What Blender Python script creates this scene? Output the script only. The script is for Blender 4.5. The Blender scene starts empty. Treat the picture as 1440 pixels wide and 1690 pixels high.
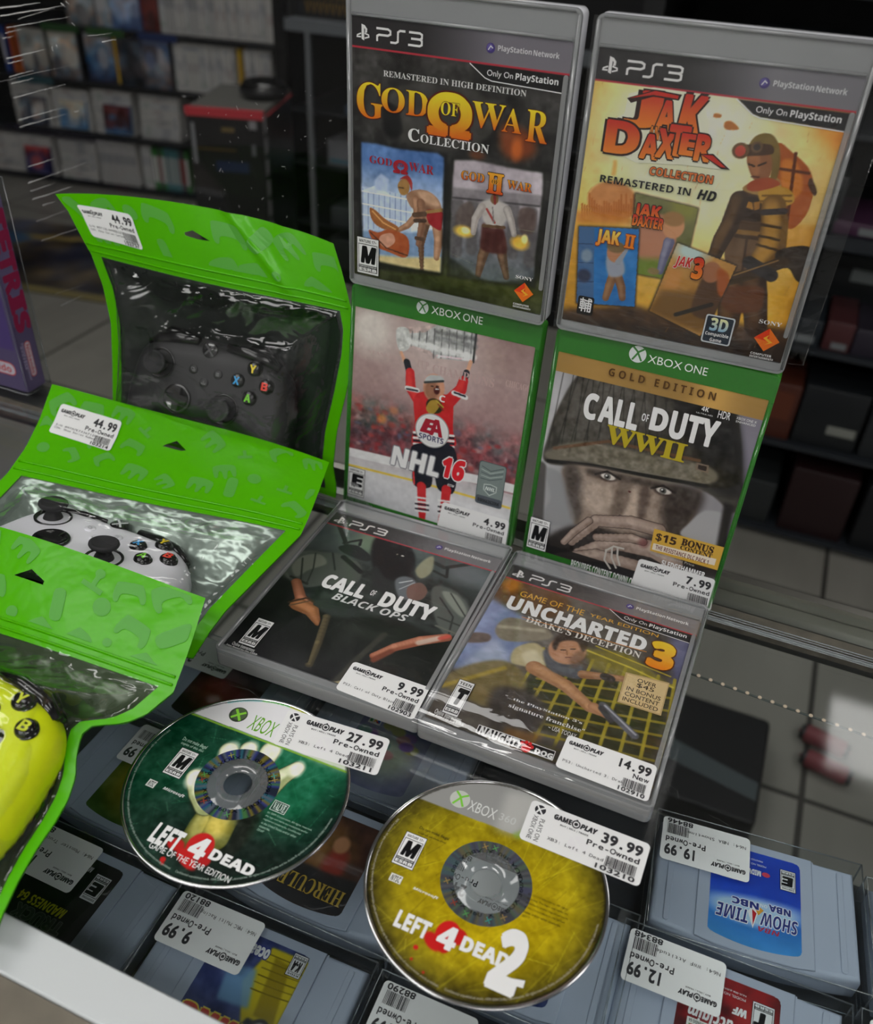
import bpy, math, random
import numpy as np
from mathutils import Matrix, Vector

# ------------------------------------------------------------------ camera, light, exposure
SC = bpy.context.scene
COL = SC.collection
S = 0.001                                   # all builders work in millimetres
FPX = 1471.0                                # focal length in pixels of the 1440 x 1690 frame
CAMH = 405.5                                # height of the lens above the glass
_R = np.array([[0.9199, 0.2647, -0.2892], [0.3895, -0.5332, 0.7509], [0.0446, -0.8035, -0.5937]])
_u, _s, _v = np.linalg.svd(_R)
CR = _u @ _v                                # columns: right, down, forward
cam_d = bpy.data.cameras.new('camera')
cam_d.sensor_fit = 'HORIZONTAL'
cam_d.sensor_width = 36.0
cam_d.lens = 36.0 * FPX / 1440.0
cam_d.clip_start = 0.01
cam_d.dof.use_dof = True
cam_d.dof.focus_distance = 0.53
cam_d.dof.aperture_fstop = 9.0
cam = bpy.data.objects.new('camera', cam_d)
COL.objects.link(cam)
mw = Matrix.Identity(4)
for i in range(3):
    mw[i][0], mw[i][1], mw[i][2] = CR[i, 0], -CR[i, 1], -CR[i, 2]
mw[2][3] = CAMH * S
cam.matrix_world = mw
SC.camera = cam
vs = SC.view_settings
vs.view_transform = 'Standard'
vs.look = 'None'
vs.exposure = 0.0
vs.gamma = 1.0
vs.use_curve_mapping = False
SC.cycles.use_denoising = True
SC.cycles.max_bounces = 8
SC.cycles.transparent_max_bounces = 24
SC.cycles.caustics_reflective = False
SC.cycles.caustics_refractive = False
SC.cycles.sample_clamp_indirect = 4.0
world = bpy.data.worlds.new('world')
world.use_nodes = True
world.node_tree.nodes['Background'].inputs[0].default_value = (0.03, 0.03, 0.032, 1)
SC.world = world
# ceiling lamps of the shop: (centre x, centre y, size x, size y, strength)
LAMPS = [(-900, -700, 1200, 300, 9.0), (900, -700, 1200, 300, 9.0), (-900, 400, 1200, 300, 5.0), (1300, 700, 1200, 300, 5.0),
         (-1400, 2310, 1200, 300, 8.0), (1100, 2200, 1200, 300, 4.5), (-900, -1900, 1200, 300, 15.0), (900, -1900, 1200, 300, 15.0)]
CEIL = 1750.0
FLOOR = -950.0
KILL = 0.72                                 # how bright a white sheet renders; print colours are divided by it


def ray(px, py):
    return CR @ np.array([(px - 720.0) / FPX, (py - 845.0) / FPX, 1.0])


def at_plane(px, py, o, n):                 # where the sight line of a picture point meets a plane of the scene
    c = np.array([0, 0, CAMH])
    d = ray(px, py)
    return c + d * (np.dot(np.array(o, float) - c, n) / np.dot(d, n))


def at_z(px, py, z):
    return at_plane(px, py, (0, 0, z), np.array([0, 0, 1.0]))


def at_depth(px, py, zc):
    return np.array([0, 0, CAMH]) + ray(px, py) * zc


# ------------------------------------------------------------------ colours and materials
def lin(c):
    c = np.asarray(c, float) / 255.0
    return np.where(c <= 0.04045, c / 12.92, ((c + 0.055) / 1.055) ** 2.4)


def ink(*c):                                # printed colour as the photograph shows it
    return tuple(np.clip(lin(c) / KILL, 0, 0.92))


def new_mat(name):
    m = bpy.data.materials.new(name)
    m.use_nodes = True
    nt = m.node_tree
    b = nt.nodes.get('Principled BSDF')
    return m, nt, b


def pbr(name, col, rough=0.5, metal=0.0, noise=None, bump=None, coat=0.0, spec=0.5, srgb=True):
    m, nt, b = new_mat(name)
    c = ink(*col) if srgb else col
    b.inputs['Base Color'].default_value = (*c, 1)
    b.inputs['Roughness'].default_value = rough
    b.inputs['Metallic'].default_value = metal
    b.inputs['Coat Weight'].default_value = coat
    b.inputs['Specular IOR Level'].default_value = spec
    if noise:
        sc, amt = noise
        t = nt.nodes.new('ShaderNodeTexNoise')
        t.inputs['Scale'].default_value = sc
        t.inputs['Detail'].default_value = 4
        tc = nt.nodes.new('ShaderNodeTexCoord')
        nt.links.new(tc.outputs['Object'], t.inputs['Vector'])
        r = nt.nodes.new('ShaderNodeValToRGB')
        r.color_ramp.elements[0].position = 0.3
        r.color_ramp.elements[1].position = 0.7
        r.color_ramp.elements[0].color = (*[x * (1 - amt) for x in c], 1)
        r.color_ramp.elements[1].color = (*[min(1, x * (1 + amt)) for x in c], 1)
        nt.links.new(t.outputs['Fac'], r.inputs[0])
        nt.links.new(r.outputs[0], b.inputs['Base Color'])
    if bump:
        add_bump(nt, b, *bump)
    return m


def add_bump(nt, b, scale, strength, dist=0.001, stretch=None, detail=3):
    t = nt.nodes.new('ShaderNodeTexNoise')
    t.inputs['Scale'].default_value = scale
    t.inputs['Detail'].default_value = detail
    tc = nt.nodes.new('ShaderNodeTexCoord')
    if stretch:
        mp = nt.nodes.new('ShaderNodeMapping')
        mp.inputs['Scale'].default_value = stretch
        nt.links.new(tc.outputs['Object'], mp.inputs['Vector'])
        nt.links.new(mp.outputs[0], t.inputs['Vector'])
    else:
        nt.links.new(tc.outputs['Object'], t.inputs['Vector'])
    bp = nt.nodes.new('ShaderNodeBump')
    bp.inputs['Strength'].default_value = strength
    bp.inputs['Distance'].default_value = dist
    nt.links.new(t.outputs['Fac'], bp.inputs['Height'])
    nt.links.new(bp.outputs[0], b.inputs['Normal'])
    return bp


def print_mat(name, rough=0.5, coat=0.0, bump=None, metal=0.0):
    m, nt, b = new_mat(name)
    a = nt.nodes.new('ShaderNodeAttribute')
    a.attribute_name = 'Col'
    nt.links.new(a.outputs['Color'], b.inputs['Base Color'])
    b.inputs['Roughness'].default_value = rough
    b.inputs['Metallic'].default_value = metal
    b.inputs['Coat Weight'].default_value = coat
    b.inputs['Coat Roughness'].default_value = 0.08
    if bump:
        add_bump(nt, b, *bump)
    return m


def film_mat(name, tint=(1, 1, 1), gloss=0.06, edge=0.5, rough=0.05, bump=None, haze=0.0, hazecol=(0.5, 0.5, 0.5)):
    """Thin clear plastic: see-through, a mirror share that grows towards grazing angles, and a little milkiness."""
    m, nt, b = new_mat(name)
    nt.nodes.remove(b)
    out = nt.nodes['Material Output']
    tr = nt.nodes.new('ShaderNodeBsdfTransparent')
    tr.inputs[0].default_value = (*tint, 1)
    gl = nt.nodes.new('ShaderNodeBsdfGlossy')
    gl.inputs['Roughness'].default_value = rough
    lw = nt.nodes.new('ShaderNodeLayerWeight')      # facing: the same from both sides of the sheet
    lw.inputs['Blend'].default_value = 0.5
    pw = nt.nodes.new('ShaderNodeMath')
    pw.operation = 'POWER'
    pw.inputs[1].default_value = 5.0
    nt.links.new(lw.outputs['Facing'], pw.inputs[0])
    ma = nt.nodes.new('ShaderNodeMath')
    ma.operation = 'MULTIPLY_ADD'
    ma.inputs[1].default_value = 0.93 * edge
    ma.inputs[2].default_value = gloss + 0.04 * edge
    ma.use_clamp = True
    nt.links.new(pw.outputs[0], ma.inputs[0])
    mx = nt.nodes.new('ShaderNodeMixShader')
    nt.links.new(ma.outputs[0], mx.inputs[0])
    base = tr
    if haze > 0:
        df = nt.nodes.new('ShaderNodeBsdfDiffuse')
        df.inputs[0].default_value = (*hazecol, 1)
        hm = nt.nodes.new('ShaderNodeMixShader')
        hm.inputs[0].default_value = haze
        nt.links.new(tr.outputs[0], hm.inputs[1])
        nt.links.new(df.outputs[0], hm.inputs[2])
        base = hm
    nt.links.new(base.outputs[0], mx.inputs[1])
    nt.links.new(gl.outputs[0], mx.inputs[2])
    nt.links.new(mx.outputs[0], out.inputs[0])
    if bump:
        scale, strength, dist, stretch = bump
        t = nt.nodes.new('ShaderNodeTexNoise')
        t.inputs['Scale'].default_value = scale
        t.inputs['Detail'].default_value = 2.5
        t.inputs['Distortion'].default_value = 0.6
        tc = nt.nodes.new('ShaderNodeTexCoord')
        mp = nt.nodes.new('ShaderNodeMapping')
        mp.inputs['Scale'].default_value = stretch
        nt.links.new(tc.outputs['Object'], mp.inputs['Vector'])
        nt.links.new(mp.outputs[0], t.inputs['Vector'])
        bp = nt.nodes.new('ShaderNodeBump')
        bp.inputs['Strength'].default_value = strength
        bp.inputs['Distance'].default_value = dist
        nt.links.new(t.outputs['Fac'], bp.inputs['Height'])
        nt.links.new(bp.outputs[0], gl.inputs['Normal'])
        nt.links.new(bp.outputs[0], lw.inputs['Normal'])
    return m


def emit_mat(name, col, strength):
    m, nt, b = new_mat(name)
    b.inputs['Base Color'].default_value = (0.8, 0.8, 0.8, 1)
    b.inputs['Emission Color'].default_value = (*col, 1)
    b.inputs['Emission Strength'].default_value = strength
    return m


# ------------------------------------------------------------------ objects
def tag(o, label, cat, group=None, kind=None):
    if label: o['label'] = label
    if cat: o['category'] = cat
    if group: o['group'] = group
    if kind: o['kind'] = kind
    return o


def frame_matrix(o, X, V):
    X = np.array(X, float); V = np.array(V, float)
    X /= np.linalg.norm(X); V /= np.linalg.norm(V)
    N = np.cross(X, V)
    m = Matrix.Identity(4)
    for i in range(3):
        m[i][0], m[i][1], m[i][2], m[i][3] = X[i], V[i], N[i], o[i] * S
    return m


def thing(name, label, cat, o=(0, 0, 0), X=(1, 0, 0), V=(0, 1, 0), group=None):
    e = bpy.data.objects.new(name, None)
    e.empty_display_size = 0.02
    COL.objects.link(e)
    e.matrix_world = frame_matrix(o, X, V)
    return tag(e, label, cat, group)


def copy_tree(o, parent=None):
    c = o.copy()
    COL.objects.link(c)
    if parent is not None:
        c.parent = parent
    for ch in list(o.children):
        copy_tree(ch, c)
    return c


class MB:
    """Collects shapes (millimetres) for ONE mesh object."""

    def __init__(self):
        self.v, self.f, self.mi, self.sm, self.c = [], [], [], [], []

    def add(self, vs, fs, col=None, mat=0, smooth=False):
        b = len(self.v)
        self.v += [tuple(map(float, p)) for p in vs]
        if col is None: col = (0.8, 0.8, 0.8)
        if len(col) == len(vs) and not np.isscalar(col[0]): self.c += [tuple(k) for k in col]
        else: self.c += [tuple(col)] * len(vs)
        for f in fs:
            self.f.append([b + i for i in f])
            self.mi.append(mat)
            self.sm.append(smooth)
        return self

    def box(self, x0, x1, y0, y1, z0, z1, **k):
        v = [(x, y, z) for z in (z0, z1) for y in (y0, y1) for x in (x0, x1)]
        return self.add(v, [(0, 2, 3, 1), (4, 5, 7, 6), (0, 1, 5, 4), (2, 6, 7, 3), (0, 4, 6, 2), (1, 3, 7, 5)], **k)

    def prism(self, pts, z0, z1, bev=0.0, seg=2, **k):
        """Vertical prism over a 2D outline, with rounded rims when bev > 0 (outline shrunk towards its normals)."""
        pts = np.array(pts, float)
        n = len(pts)
        area = 0.5 * np.sum(pts[:, 0] * np.roll(pts[:, 1], -1) - np.roll(pts[:, 0], -1) * pts[:, 1])
        if area < 0: pts = pts[::-1]
        e = np.roll(pts, -1, 0) - pts
        e /= np.linalg.norm(e, axis=1)[:, None] + 1e-9
        nr = np.c_[e[:, 1], -e[:, 0]]
        nn = nr + np.roll(nr, 1, 0)
        nn /= np.linalg.norm(nn, axis=1)[:, None] + 1e-9
        rings = []
        if bev > 0:
            for i in range(seg + 1):
                a = math.pi / 2 * i / seg
                rings.append((bev * (1 - math.sin(a)), z0 + bev * (1 - math.cos(a))))
            for i in range(seg + 1):
                a = math.pi / 2 * i / seg
                rings.append((bev * (1 - math.cos(a)), z1 - bev * (1 - math.sin(a))))
        else:
            rings = [(0, z0), (0, z1)]
        v = []
        for ins, z in rings:
            q = pts - nn * ins
            v += [(x, y, z) for x, y in q]
        f = [tuple(range(n))[::-1], tuple(range((len(rings) - 1) * n, len(rings) * n))]
        fs = []
        for r in range(len(rings) - 1):
            for i in range(n):
                j = (i + 1) % n
                fs.append((r * n + i, r * n + j, (r + 1) * n + j, (r + 1) * n + i))
        b = len(self.v)
        self.add(v, f, **k)
        sm = bev > 0
        for q in fs:
            self.f.append([b + i for i in q]); self.mi.append(k.get('mat', 0)); self.sm.append(sm)
        return self

    def tube(self, path, r, n=10, cap=True, **k):
        P = np.array(path, float)
        m = len(P)
        rr = [r] * m if np.isscalar(r) else r
        v = []
        t = np.gradient(P, axis=0)
        up = np.array([0.13, 0.21, 1.0])
        for i in range(m):
            d = t[i] / (np.linalg.norm(t[i]) + 1e-9)
            a = np.cross(d, up)
            if np.linalg.norm(a) < 1e-3: a = np.cross(d, [1, 0, 0])
            a /= np.linalg.norm(a)
            b = np.cross(d, a)
            for j in range(n):
                w = 2 * math.pi * j / n
                v.append(P[i] + rr[i] * (a * math.cos(w) + b * math.sin(w)))
        f = []
        for i in range(m - 1):
            for j in range(n):
                q = (j + 1) % n
                f.append((i * n + j, i * n + q, (i + 1) * n + q, (i + 1) * n + j))
        if cap:
            f += [tuple(range(n))[::-1], tuple(range((m - 1) * n, m * n))]
        k.setdefault('smooth', True)
        return self.add(v, f, **k)

    def lathe(self, prof, c=(0, 0, 0), n=32, cap=True, **k):
        v = []
        for r, z in prof:
            for j in range(n):
                w = 2 * math.pi * j / n
                v.append((c[0] + r * math.cos(w), c[1] + r * math.sin(w), c[2] + z))
        f = []
        m = len(prof)
        for i in range(m - 1):
            for j in range(n):
                q = (j + 1) % n
                f.append((i * n + j, i * n + q, (i + 1) * n + q, (i + 1) * n + j))
        if cap:
            if prof[0][0] > 0: f.append(tuple(range(n))[::-1])
            if prof[-1][0] > 0: f.append(tuple(range((m - 1) * n, m * n)))
        k.setdefault('smooth', True)
        return self.add(v, f, **k)

    def sheet(self, P, **k):                # P: rows x cols x 3
        P = np.array(P, float)
        r, c = P.shape[:2]
        f = [(i * c + j, i * c + j + 1, (i + 1) * c + j + 1, (i + 1) * c + j) for i in range(r - 1) for j in range(c - 1)]
        k.setdefault('smooth', True)
        return self.add(P.reshape(-1, 3), f, **k)

    def build(self, name, mats, parent=None, M=None, autosmooth=False):
        me = bpy.data.meshes.new(name)
        me.from_pydata([(x * S, y * S, z * S) for x, y, z in self.v], [], self.f)
        if not isinstance(mats, (list, tuple)): mats = [mats]
        for m in mats: me.materials.append(m)
        me.polygons.foreach_set('material_index', self.mi)
        me.polygons.foreach_set('use_smooth', self.sm)
        a = me.color_attributes.new('Col', 'FLOAT_COLOR', 'POINT')
        a.data.foreach_set('color', np.c_[np.array(self.c, float), np.ones(len(self.c))].astype(np.float32).ravel())
        me.update()
        o = bpy.data.objects.new(name, me)
        COL.objects.link(o)
        if parent is not None: o.parent = parent
        if M is not None: o.matrix_world = M
        return o


def rrect(x0, y0, x1, y1, r, n=5):
    p = []
    for cx, cy, a0 in ((x1 - r, y1 - r, 0), (x0 + r, y1 - r, 90), (x0 + r, y0 + r, 180), (x1 - r, y0 + r, 270)):
        for i in range(n + 1):
            a = math.radians(a0 + 90 * i / n)
            p.append((cx + r * math.cos(a), cy + r * math.sin(a)))
    return p


# ------------------------------------------------------------------ lettering
_MAPS = {'serif': (0x1D400, 0x1D41A, 0x1D7CE), 'mono': (0x1D670, 0x1D68A, 0x1D7F6), 'bold': (0x1D5D4, 0x1D5EE, 0x1D7EC),
         'boldit': (0x1D63C, 0x1D656, 0x1D7EC), 'it': (0x1D608, 0x1D622, 0x1D7E2), 'serifit': (0x1D468, 0x1D482, 0x1D7CE)}
_GC = {}


def glyphs(s, style='sans', off=0.0):
    key = (s, style, round(off, 4))
    if key in _GC: return _GC[key]
    b = s
    if style in _MAPS:
        U, L, D = _MAPS[style]
        b = ''.join(chr(U + ord(c) - 65) if 'A' <= c <= 'Z' else chr(L + ord(c) - 97) if 'a' <= c <= 'z' else
                    chr(D + ord(c) - 48) if c.isdigit() and c.isascii() else c for c in s)
    cu = bpy.data.curves.new('lettering', 'FONT')
    cu.body = b
    cu.size = 1
    cu.offset = off
    cu.resolution_u = 3
    ob = bpy.data.objects.new('lettering', cu)
    me = bpy.data.meshes.new_from_object(ob)
    v = np.empty(len(me.vertices) * 3)
    me.vertices.foreach_get('co', v)
    v = v.reshape(-1, 3)[:, :2].copy()
    f = [tuple(p.vertices) for p in me.polygons]
    bpy.data.objects.remove(ob); bpy.data.curves.remove(cu); bpy.data.meshes.remove(me)
    _GC[key] = (v, f)
    return _GC[key]


class Print(MB):
    """Flat printing in local millimetres (x right, y up), each layer a hair above the last."""

    def __init__(self, z=0.05, step=0.02):
        super().__init__()
        self.z, self.step = z, step
        self.px = None                      # function: zoomed picture point -> local point

    def lay(self):
        self.z += self.step
        return self.z

    def P(self, x, y):
        return self.px(x, y)

    def text(self, s, x0, y0, x1, y1, col, style='sans', off=0.0, shear=0.0, edge=None, rot=0, col2=None, arc=0.0):
        if not s.strip(): return self
        v0, _ = glyphs(s, style, 0.0)
        if len(v0) == 0: return self
        mn, mx = v0.min(0), v0.max(0)
        layers = ([(edge[0], off + edge[1], None)] if edge else []) + [(col, off, col2)]
        sc = np.array([x1 - x0, y1 - y0]) / np.maximum(mx - mn, 1e-6)
        _, f = glyphs(s, style, 0.0)
        t = (v0 - mn) / np.maximum(mx - mn, 1e-6)
        q = np.empty_like(t)
        X, Y = t[:, 0].copy(), t[:, 1].copy()
        if rot == 180: X, Y = 1 - X, 1 - Y
        elif rot == 90: X, Y = 1 - Y, X.copy()
        elif rot == -90: X, Y = Y.copy(), 1 - X
        if rot in (90, -90): sc = np.array([x1 - x0, y1 - y0]) / np.maximum((mx - mn)[::-1], 1e-6)
        q[:, 0] = x0 + X * (x1 - x0) + shear * Y * (y1 - y0)
        q[:, 1] = y0 + Y * (y1 - y0) + arc * 4 * X * (1 - X)
        for cl, of, c2 in layers:           # weight is added by overlaying shifted copies
            z = self.lay()
            if c2 is not None:
                k = np.clip(Y, 0, 1)[:, None]
                cl = [tuple(a) for a in np.array(cl)[None] * (1 - k) + np.array(c2)[None] * k]
            sh = [(0, 0)]
            if of > 0.004:
                n = 8 if of > 0.025 else 4
                sh += [(of * sc[0] * math.cos(2 * math.pi * (i + .5) / n), of * sc[1] * math.sin(2 * math.pi * (i + .5) / n)) for i in range(n)]
            for i, (dx, dy) in enumerate(sh):
                self.add(np.c_[q + [dx, dy], np.full(len(q), z + i * 2e-4)], f, col=cl)
        return self

    def mono(self, s, x0, y0, x1, y1, col, off=0.0):
        """Fixed-pitch sans lettering: every character centred in its own cell, caps from y0 to y1."""
        if not s: return self
        z0, _ = glyphs('0', 'sans')
        cap = z0[:, 1].max() - z0[:, 1].min(); w0 = z0[:, 0].max() - z0[:, 0].min()
        pitch = (x1 - x0) / (len(s) - .22)
        ky = (y1 - y0) / cap; kx = .84 * pitch / w0
        z = self.lay()
        for i, ch in enumerate(s):
            if ch == ' ': continue
            v, f = glyphs(ch, 'sans')
            k = kx if v[:, 0].max() - v[:, 0].min() < 1.15 * w0 else kx * 1.1 * w0 / (v[:, 0].max() - v[:, 0].min())
            cx = x0 + pitch * (i + .39)
            q = np.c_[cx + (v[:, 0] - (v[:, 0].max() + v[:, 0].min()) / 2) * k, y0 + (v[:, 1] - z0[:, 1].min()) * ky]
            sh = [(0, 0)] + ([(off * k * a, off * ky * b) for a, b in ((1, 1), (1, -1), (-1, 1), (-1, -1))] if off else [])
            for j, (dx, dy) in enumerate(sh):
                self.add(np.c_[q + [dx, dy], np.full(len(q), z + j * 2e-4)], f, col=col)
        return self

    def T(self, s, a, b, col, **k):         # box given by its lower-left and upper-right picture points
        p, q = self.P(*a), self.P(*b)
        return self.text(s, min(p[0], q[0]), min(p[1], q[1]), max(p[0], q[0]), max(p[1], q[1]), col, **k)

    def poly(self, pts, col):
        z = self.lay()
        return self.add([(x, y, z) for x, y in pts], [tuple(range(len(pts)))], col=col)

    def Q(self, pts, col):
        return self.poly([self.P(*p) for p in pts], col)

    def rect(self, x0, y0, x1, y1, col, r=0):
        return self.poly(rrect(x0, y0, x1, y1, r) if r else [(x0, y0), (x1, y0), (x1, y1), (x0, y1)], col)

    def disk(self, x, y, rx, col, ry=None, n=28):
        ry = ry or rx
        return self.poly([(x + rx * math.cos(2 * math.pi * i / n), y + ry * math.sin(2 * math.pi * i / n)) for i in range(n)], col)

    def stroke(self, pts, w, col, closed=False):
        P = np.array(pts, float)
        if closed: P = np.vstack([P, P[:1]])
        d = np.diff(P, axis=0)
        d /= np.linalg.norm(d, axis=1)[:, None] + 1e-9
        n = np.c_[-d[:, 1], d[:, 0]]
        nv = np.vstack([n[:1], n[1:] + n[:-1], n[-1:]])
        if closed: nv[0] = nv[-1] = n[0] + n[-1]
        nv /= np.linalg.norm(nv, axis=1)[:, None] + 1e-9
        sc = np.ones(len(P))
        sc[1:-1] = 1 / np.clip(np.sum(nv[1:-1] * n[1:], axis=1), 0.5, 1)
        a, b = P + nv * (w / 2) * sc[:, None], P - nv * (w / 2) * sc[:, None]
        z = self.lay()
        m = len(P)
        v = [(x, y, z) for x, y in a] + [(x, y, z) for x, y in b]
        return self.add(v, [(m + i, m + i + 1, i + 1, i) for i in range(m - 1)], col=col)

    def SQ(self, pts, w, col, closed=False):
        return self.stroke([self.P(*p) for p in pts], w, col, closed)


# ------------------------------------------------------------------ printed pictures: colour grids
def vnoise(h, w, cell, seed, octs=3):
    rs = np.random.RandomState(seed)
    out = np.zeros((h, w)); amp = 1.0; tot = 0
    for o in range(octs):
        c = max(1.0, cell / 2 ** o)
        gh, gw = int(h / c) + 3, int(w / c) + 3
        g = rs.rand(gh, gw)
        y, x = np.arange(h) / c, np.arange(w) / c
        yi, xi = y.astype(int), x.astype(int)
        fy, fx = (y - yi)[:, None], (x - xi)[None]
        fy, fx = fy * fy * (3 - 2 * fy), fx * fx * (3 - 2 * fx)
        a = g[yi][:, xi]; b = g[yi][:, xi + 1]; c_ = g[yi + 1][:, xi]; d = g[yi + 1][:, xi + 1]
        out += amp * ((a * (1 - fx) + b * fx) * (1 - fy) + (c_ * (1 - fx) + d * fx) * fy)
        tot += amp; amp *= 0.55
    return out / tot


def blur(a, r):
    r = int(round(r))
    if r < 1: return a
    for ax in (0, 1):
        for _ in range(2):
            p = np.pad(a, [(r + 1, r) if i == ax else (0, 0) for i in range(a.ndim)], mode='edge')
            c = np.cumsum(p, axis=ax)
            n = a.shape[ax]
            a = (np.take(c, range(2 * r + 1, 2 * r + 1 + n), axis=ax) - np.take(c, range(0, n), axis=ax)) / (2 * r + 1)
    return a


class Canvas:
    """A grid of printed colours over [0,W] x [0,H] millimetres (row 0 at the bottom); colours in picture sRGB."""

    def __init__(self, x0, y0, x1, y1, res=2.2, px=None):
        self.x0, self.y0, self.x1, self.y1, self.res = x0, y0, x1, y1, res
        self.w, self.h = int((x1 - x0) * res) + 1, int((y1 - y0) * res) + 1
        self.U, self.V = np.meshgrid(np.linspace(x0, x1, self.w), np.linspace(y0, y1, self.h))
        self.a = np.zeros((self.h, self.w, 3))
        self.px = px

    def fill(self, c):
        self.a[:] = c
        return self

    def mix(self, mask, c, alpha=1.0):
        k = (np.clip(mask, 0, 1) * alpha)[..., None]
        self.a = self.a * (1 - k) + np.asarray(c, float) * k
        return self

    def mask(self, pts):
        pts = np.array(pts, float)
        m = np.zeros((self.h, self.w))
        for dx, dy in ((-.25, -.25), (.25, -.25), (.25, .25), (-.25, .25)):
            U, V = self.U + dx / self.res, self.V + dy / self.res
            ins = np.zeros(U.shape, bool)
            j = len(pts) - 1
            for i in range(len(pts)):
                xi, yi, xj, yj = *pts[i], *pts[j]
                if yi != yj:
                    ins ^= ((yi > V) != (yj > V)) & (U < (xj - xi) * (V - yi) / (yj - yi) + xi)
                j = i
            m += ins
        return m / 4

    def L(self, pts):
        return [self.px(*p) for p in pts]

    def poly(self, pts, c, soft=0, alpha=1.0):          # picture points
        m = self.mask(self.L(pts))
        return self.mix(blur(m, soft * self.res * 0.45), c, alpha)

    def smooth(self, pts, c, soft=0, alpha=1.0, n=6):   # closed curve through picture points
        P = np.array(self.L(pts)); m = len(P); o = []
        for i in range(m):
            p0, p1, p2, p3 = P[i - 1], P[i], P[(i + 1) % m], P[(i + 2) % m]
            for t in np.arange(n) / n:
                o.append(0.5 * (2 * p1 + (p2 - p0) * t + (2 * p0 - 5 * p1 + 4 * p2 - p3) * t * t + (3 * p1 - p0 - 3 * p2 + p3) * t ** 3))
        return self.mix(blur(self.mask(o), soft * self.res * 0.45), c, alpha)

    def ell(self, x, y, rx, ry, c, soft=0.0, alpha=1.0, rot=0.0):      # centre in picture, radii in mm
        u, v = self.px(x, y)
        k = 0.66 if max(rx, ry) < 29 else 1.0
        return self.lell(u, v, rx * k, ry * k, c, soft, alpha, rot)

    def lell(self, u, v, rx, ry, c, soft=0.0, alpha=1.0, rot=0.0):
        a = math.radians(rot)
        X = (self.U - u) * math.cos(a) + (self.V - v) * math.sin(a)
        Y = -(self.U - u) * math.sin(a) + (self.V - v) * math.cos(a)
        d = np.sqrt((X / rx) ** 2 + (Y / ry) ** 2)
        k = max(soft, 0.6 / self.res / min(rx, ry))
        return self.mix((1 + k / 2 - d) / k, c, alpha)

    def line(self, pts, w, c, soft=0.0, alpha=1.0):
        return self.lline(self.L(pts), w, c, soft, alpha)

    def lline(self, P, w, c, soft=0.0, alpha=1.0):
        d = np.full(self.U.shape, 1e9)
        for (x0, y0), (x1, y1) in zip(P[:-1], P[1:]):
            dx, dy = x1 - x0, y1 - y0
            t = np.clip(((self.U - x0) * dx + (self.V - y0) * dy) / (dx * dx + dy * dy + 1e-9), 0, 1)
            d = np.minimum(d, np.hypot(self.U - x0 - t * dx, self.V - y0 - t * dy))
        k = max(soft, 0.5 / self.res)
        return self.mix((w / 2 + k / 2 - d) / k, c, alpha)

    def limb(self, pts, ws, c, lit=None, soft=0.1):      # tapering limb through picture points, widths in mm
        P = np.array(self.L(pts))
        ws = [w * 0.56 for w in ws]
        for i in range(len(P) - 1):
            n = 8
            for t in np.linspace(0, 1, n):
                u, v = P[i] * (1 - t) + P[i + 1] * t
                r = (ws[i] * (1 - t) + ws[i + 1] * t) / 2
                self.lell(u, v, r, r, c, soft)
        if lit is not None:
            for i in range(len(P) - 1):
                for t in np.linspace(0, 1, 8):
                    u, v = P[i] * (1 - t) + P[i + 1] * t
                    r = (ws[i] * (1 - t) + ws[i + 1] * t) / 2
                    self.lell(u - r * .25, v + r * .2, r * .55, r * .55, lit, 0.8, 0.35)
        return self

    def noise(self, cell, seed, amt, mask=None, octs=3, tint=(1, 1, 1)):
        n = (vnoise(self.h, self.w, cell * self.res, seed, octs) - 0.5) * 2 * amt
        if mask is not None: n = n * mask
        self.a = np.clip(self.a + n[..., None] * np.asarray(tint, float), 0, 255)
        return self

    def vgrad(self, stops):                 # [(v fraction, colour)] bottom to top over the whole sheet
        t = (self.V - self.y0) / (self.y1 - self.y0)
        for k in range(3):
            self.a[..., k] = np.interp(t, [s[0] for s in stops], [s[1][k] for s in stops])
        return self

    def scratches(self, n, seed, c, ln=(5, 25), w=0.25, alpha=0.5, ang=None):
        rs = np.random.RandomState(seed)
        for _ in range(n):
            u = rs.uniform(self.x0, self.x1); v = rs.uniform(self.y0, self.y1)
            a = rs.uniform(0, math.pi) if ang is None else math.radians(ang + rs.normal(0, 14))
            l = rs.uniform(*ln)
            self.lline([(u, v), (u + l * math.cos(a), v + l * math.sin(a))], w * rs.uniform(.5, 1.4), c, 0, alpha * rs.uniform(.3, 1))
        return self

    def colours(self):
        return np.clip(lin(np.clip(self.a, 0, 255)) / KILL, 0, 0.92)

    def into(self, mb, z=0.03):
        col = self.colours().reshape(-1, 3)
        b = len(mb.v)
        mb.v += list(zip(self.U.ravel().tolist(), self.V.ravel().tolist(), [z] * self.U.size))
        mb.c += [tuple(k) for k in col.tolist()]
        w, h = self.w, self.h
        i, j = np.meshgrid(np.arange(h - 1), np.arange(w - 1), indexing='ij')
        q = (b + i * w + j).ravel()
        F = np.c_[q, q + 1, q + w + 1, q + w].tolist()
        mb.f += F
        mb.mi += [0] * len(F); mb.sm += [False] * len(F)
        return mb

    def sample(self, u, v):
        x = np.clip((u - self.x0) / (self.x1 - self.x0) * (self.w - 1), 0, self.w - 1.001)
        y = np.clip((v - self.y0) / (self.y1 - self.y0) * (self.h - 1), 0, self.h - 1.001)
        xi, yi = x.astype(int), y.astype(int)
        fx, fy = (x - xi)[..., None], (y - yi)[..., None]
        c = self.colours()
        return (c[yi, xi] * (1 - fx) + c[yi, xi + 1] * fx) * (1 - fy) + (c[yi + 1, xi] * (1 - fx) + c[yi + 1, xi + 1] * fx) * fy

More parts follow.
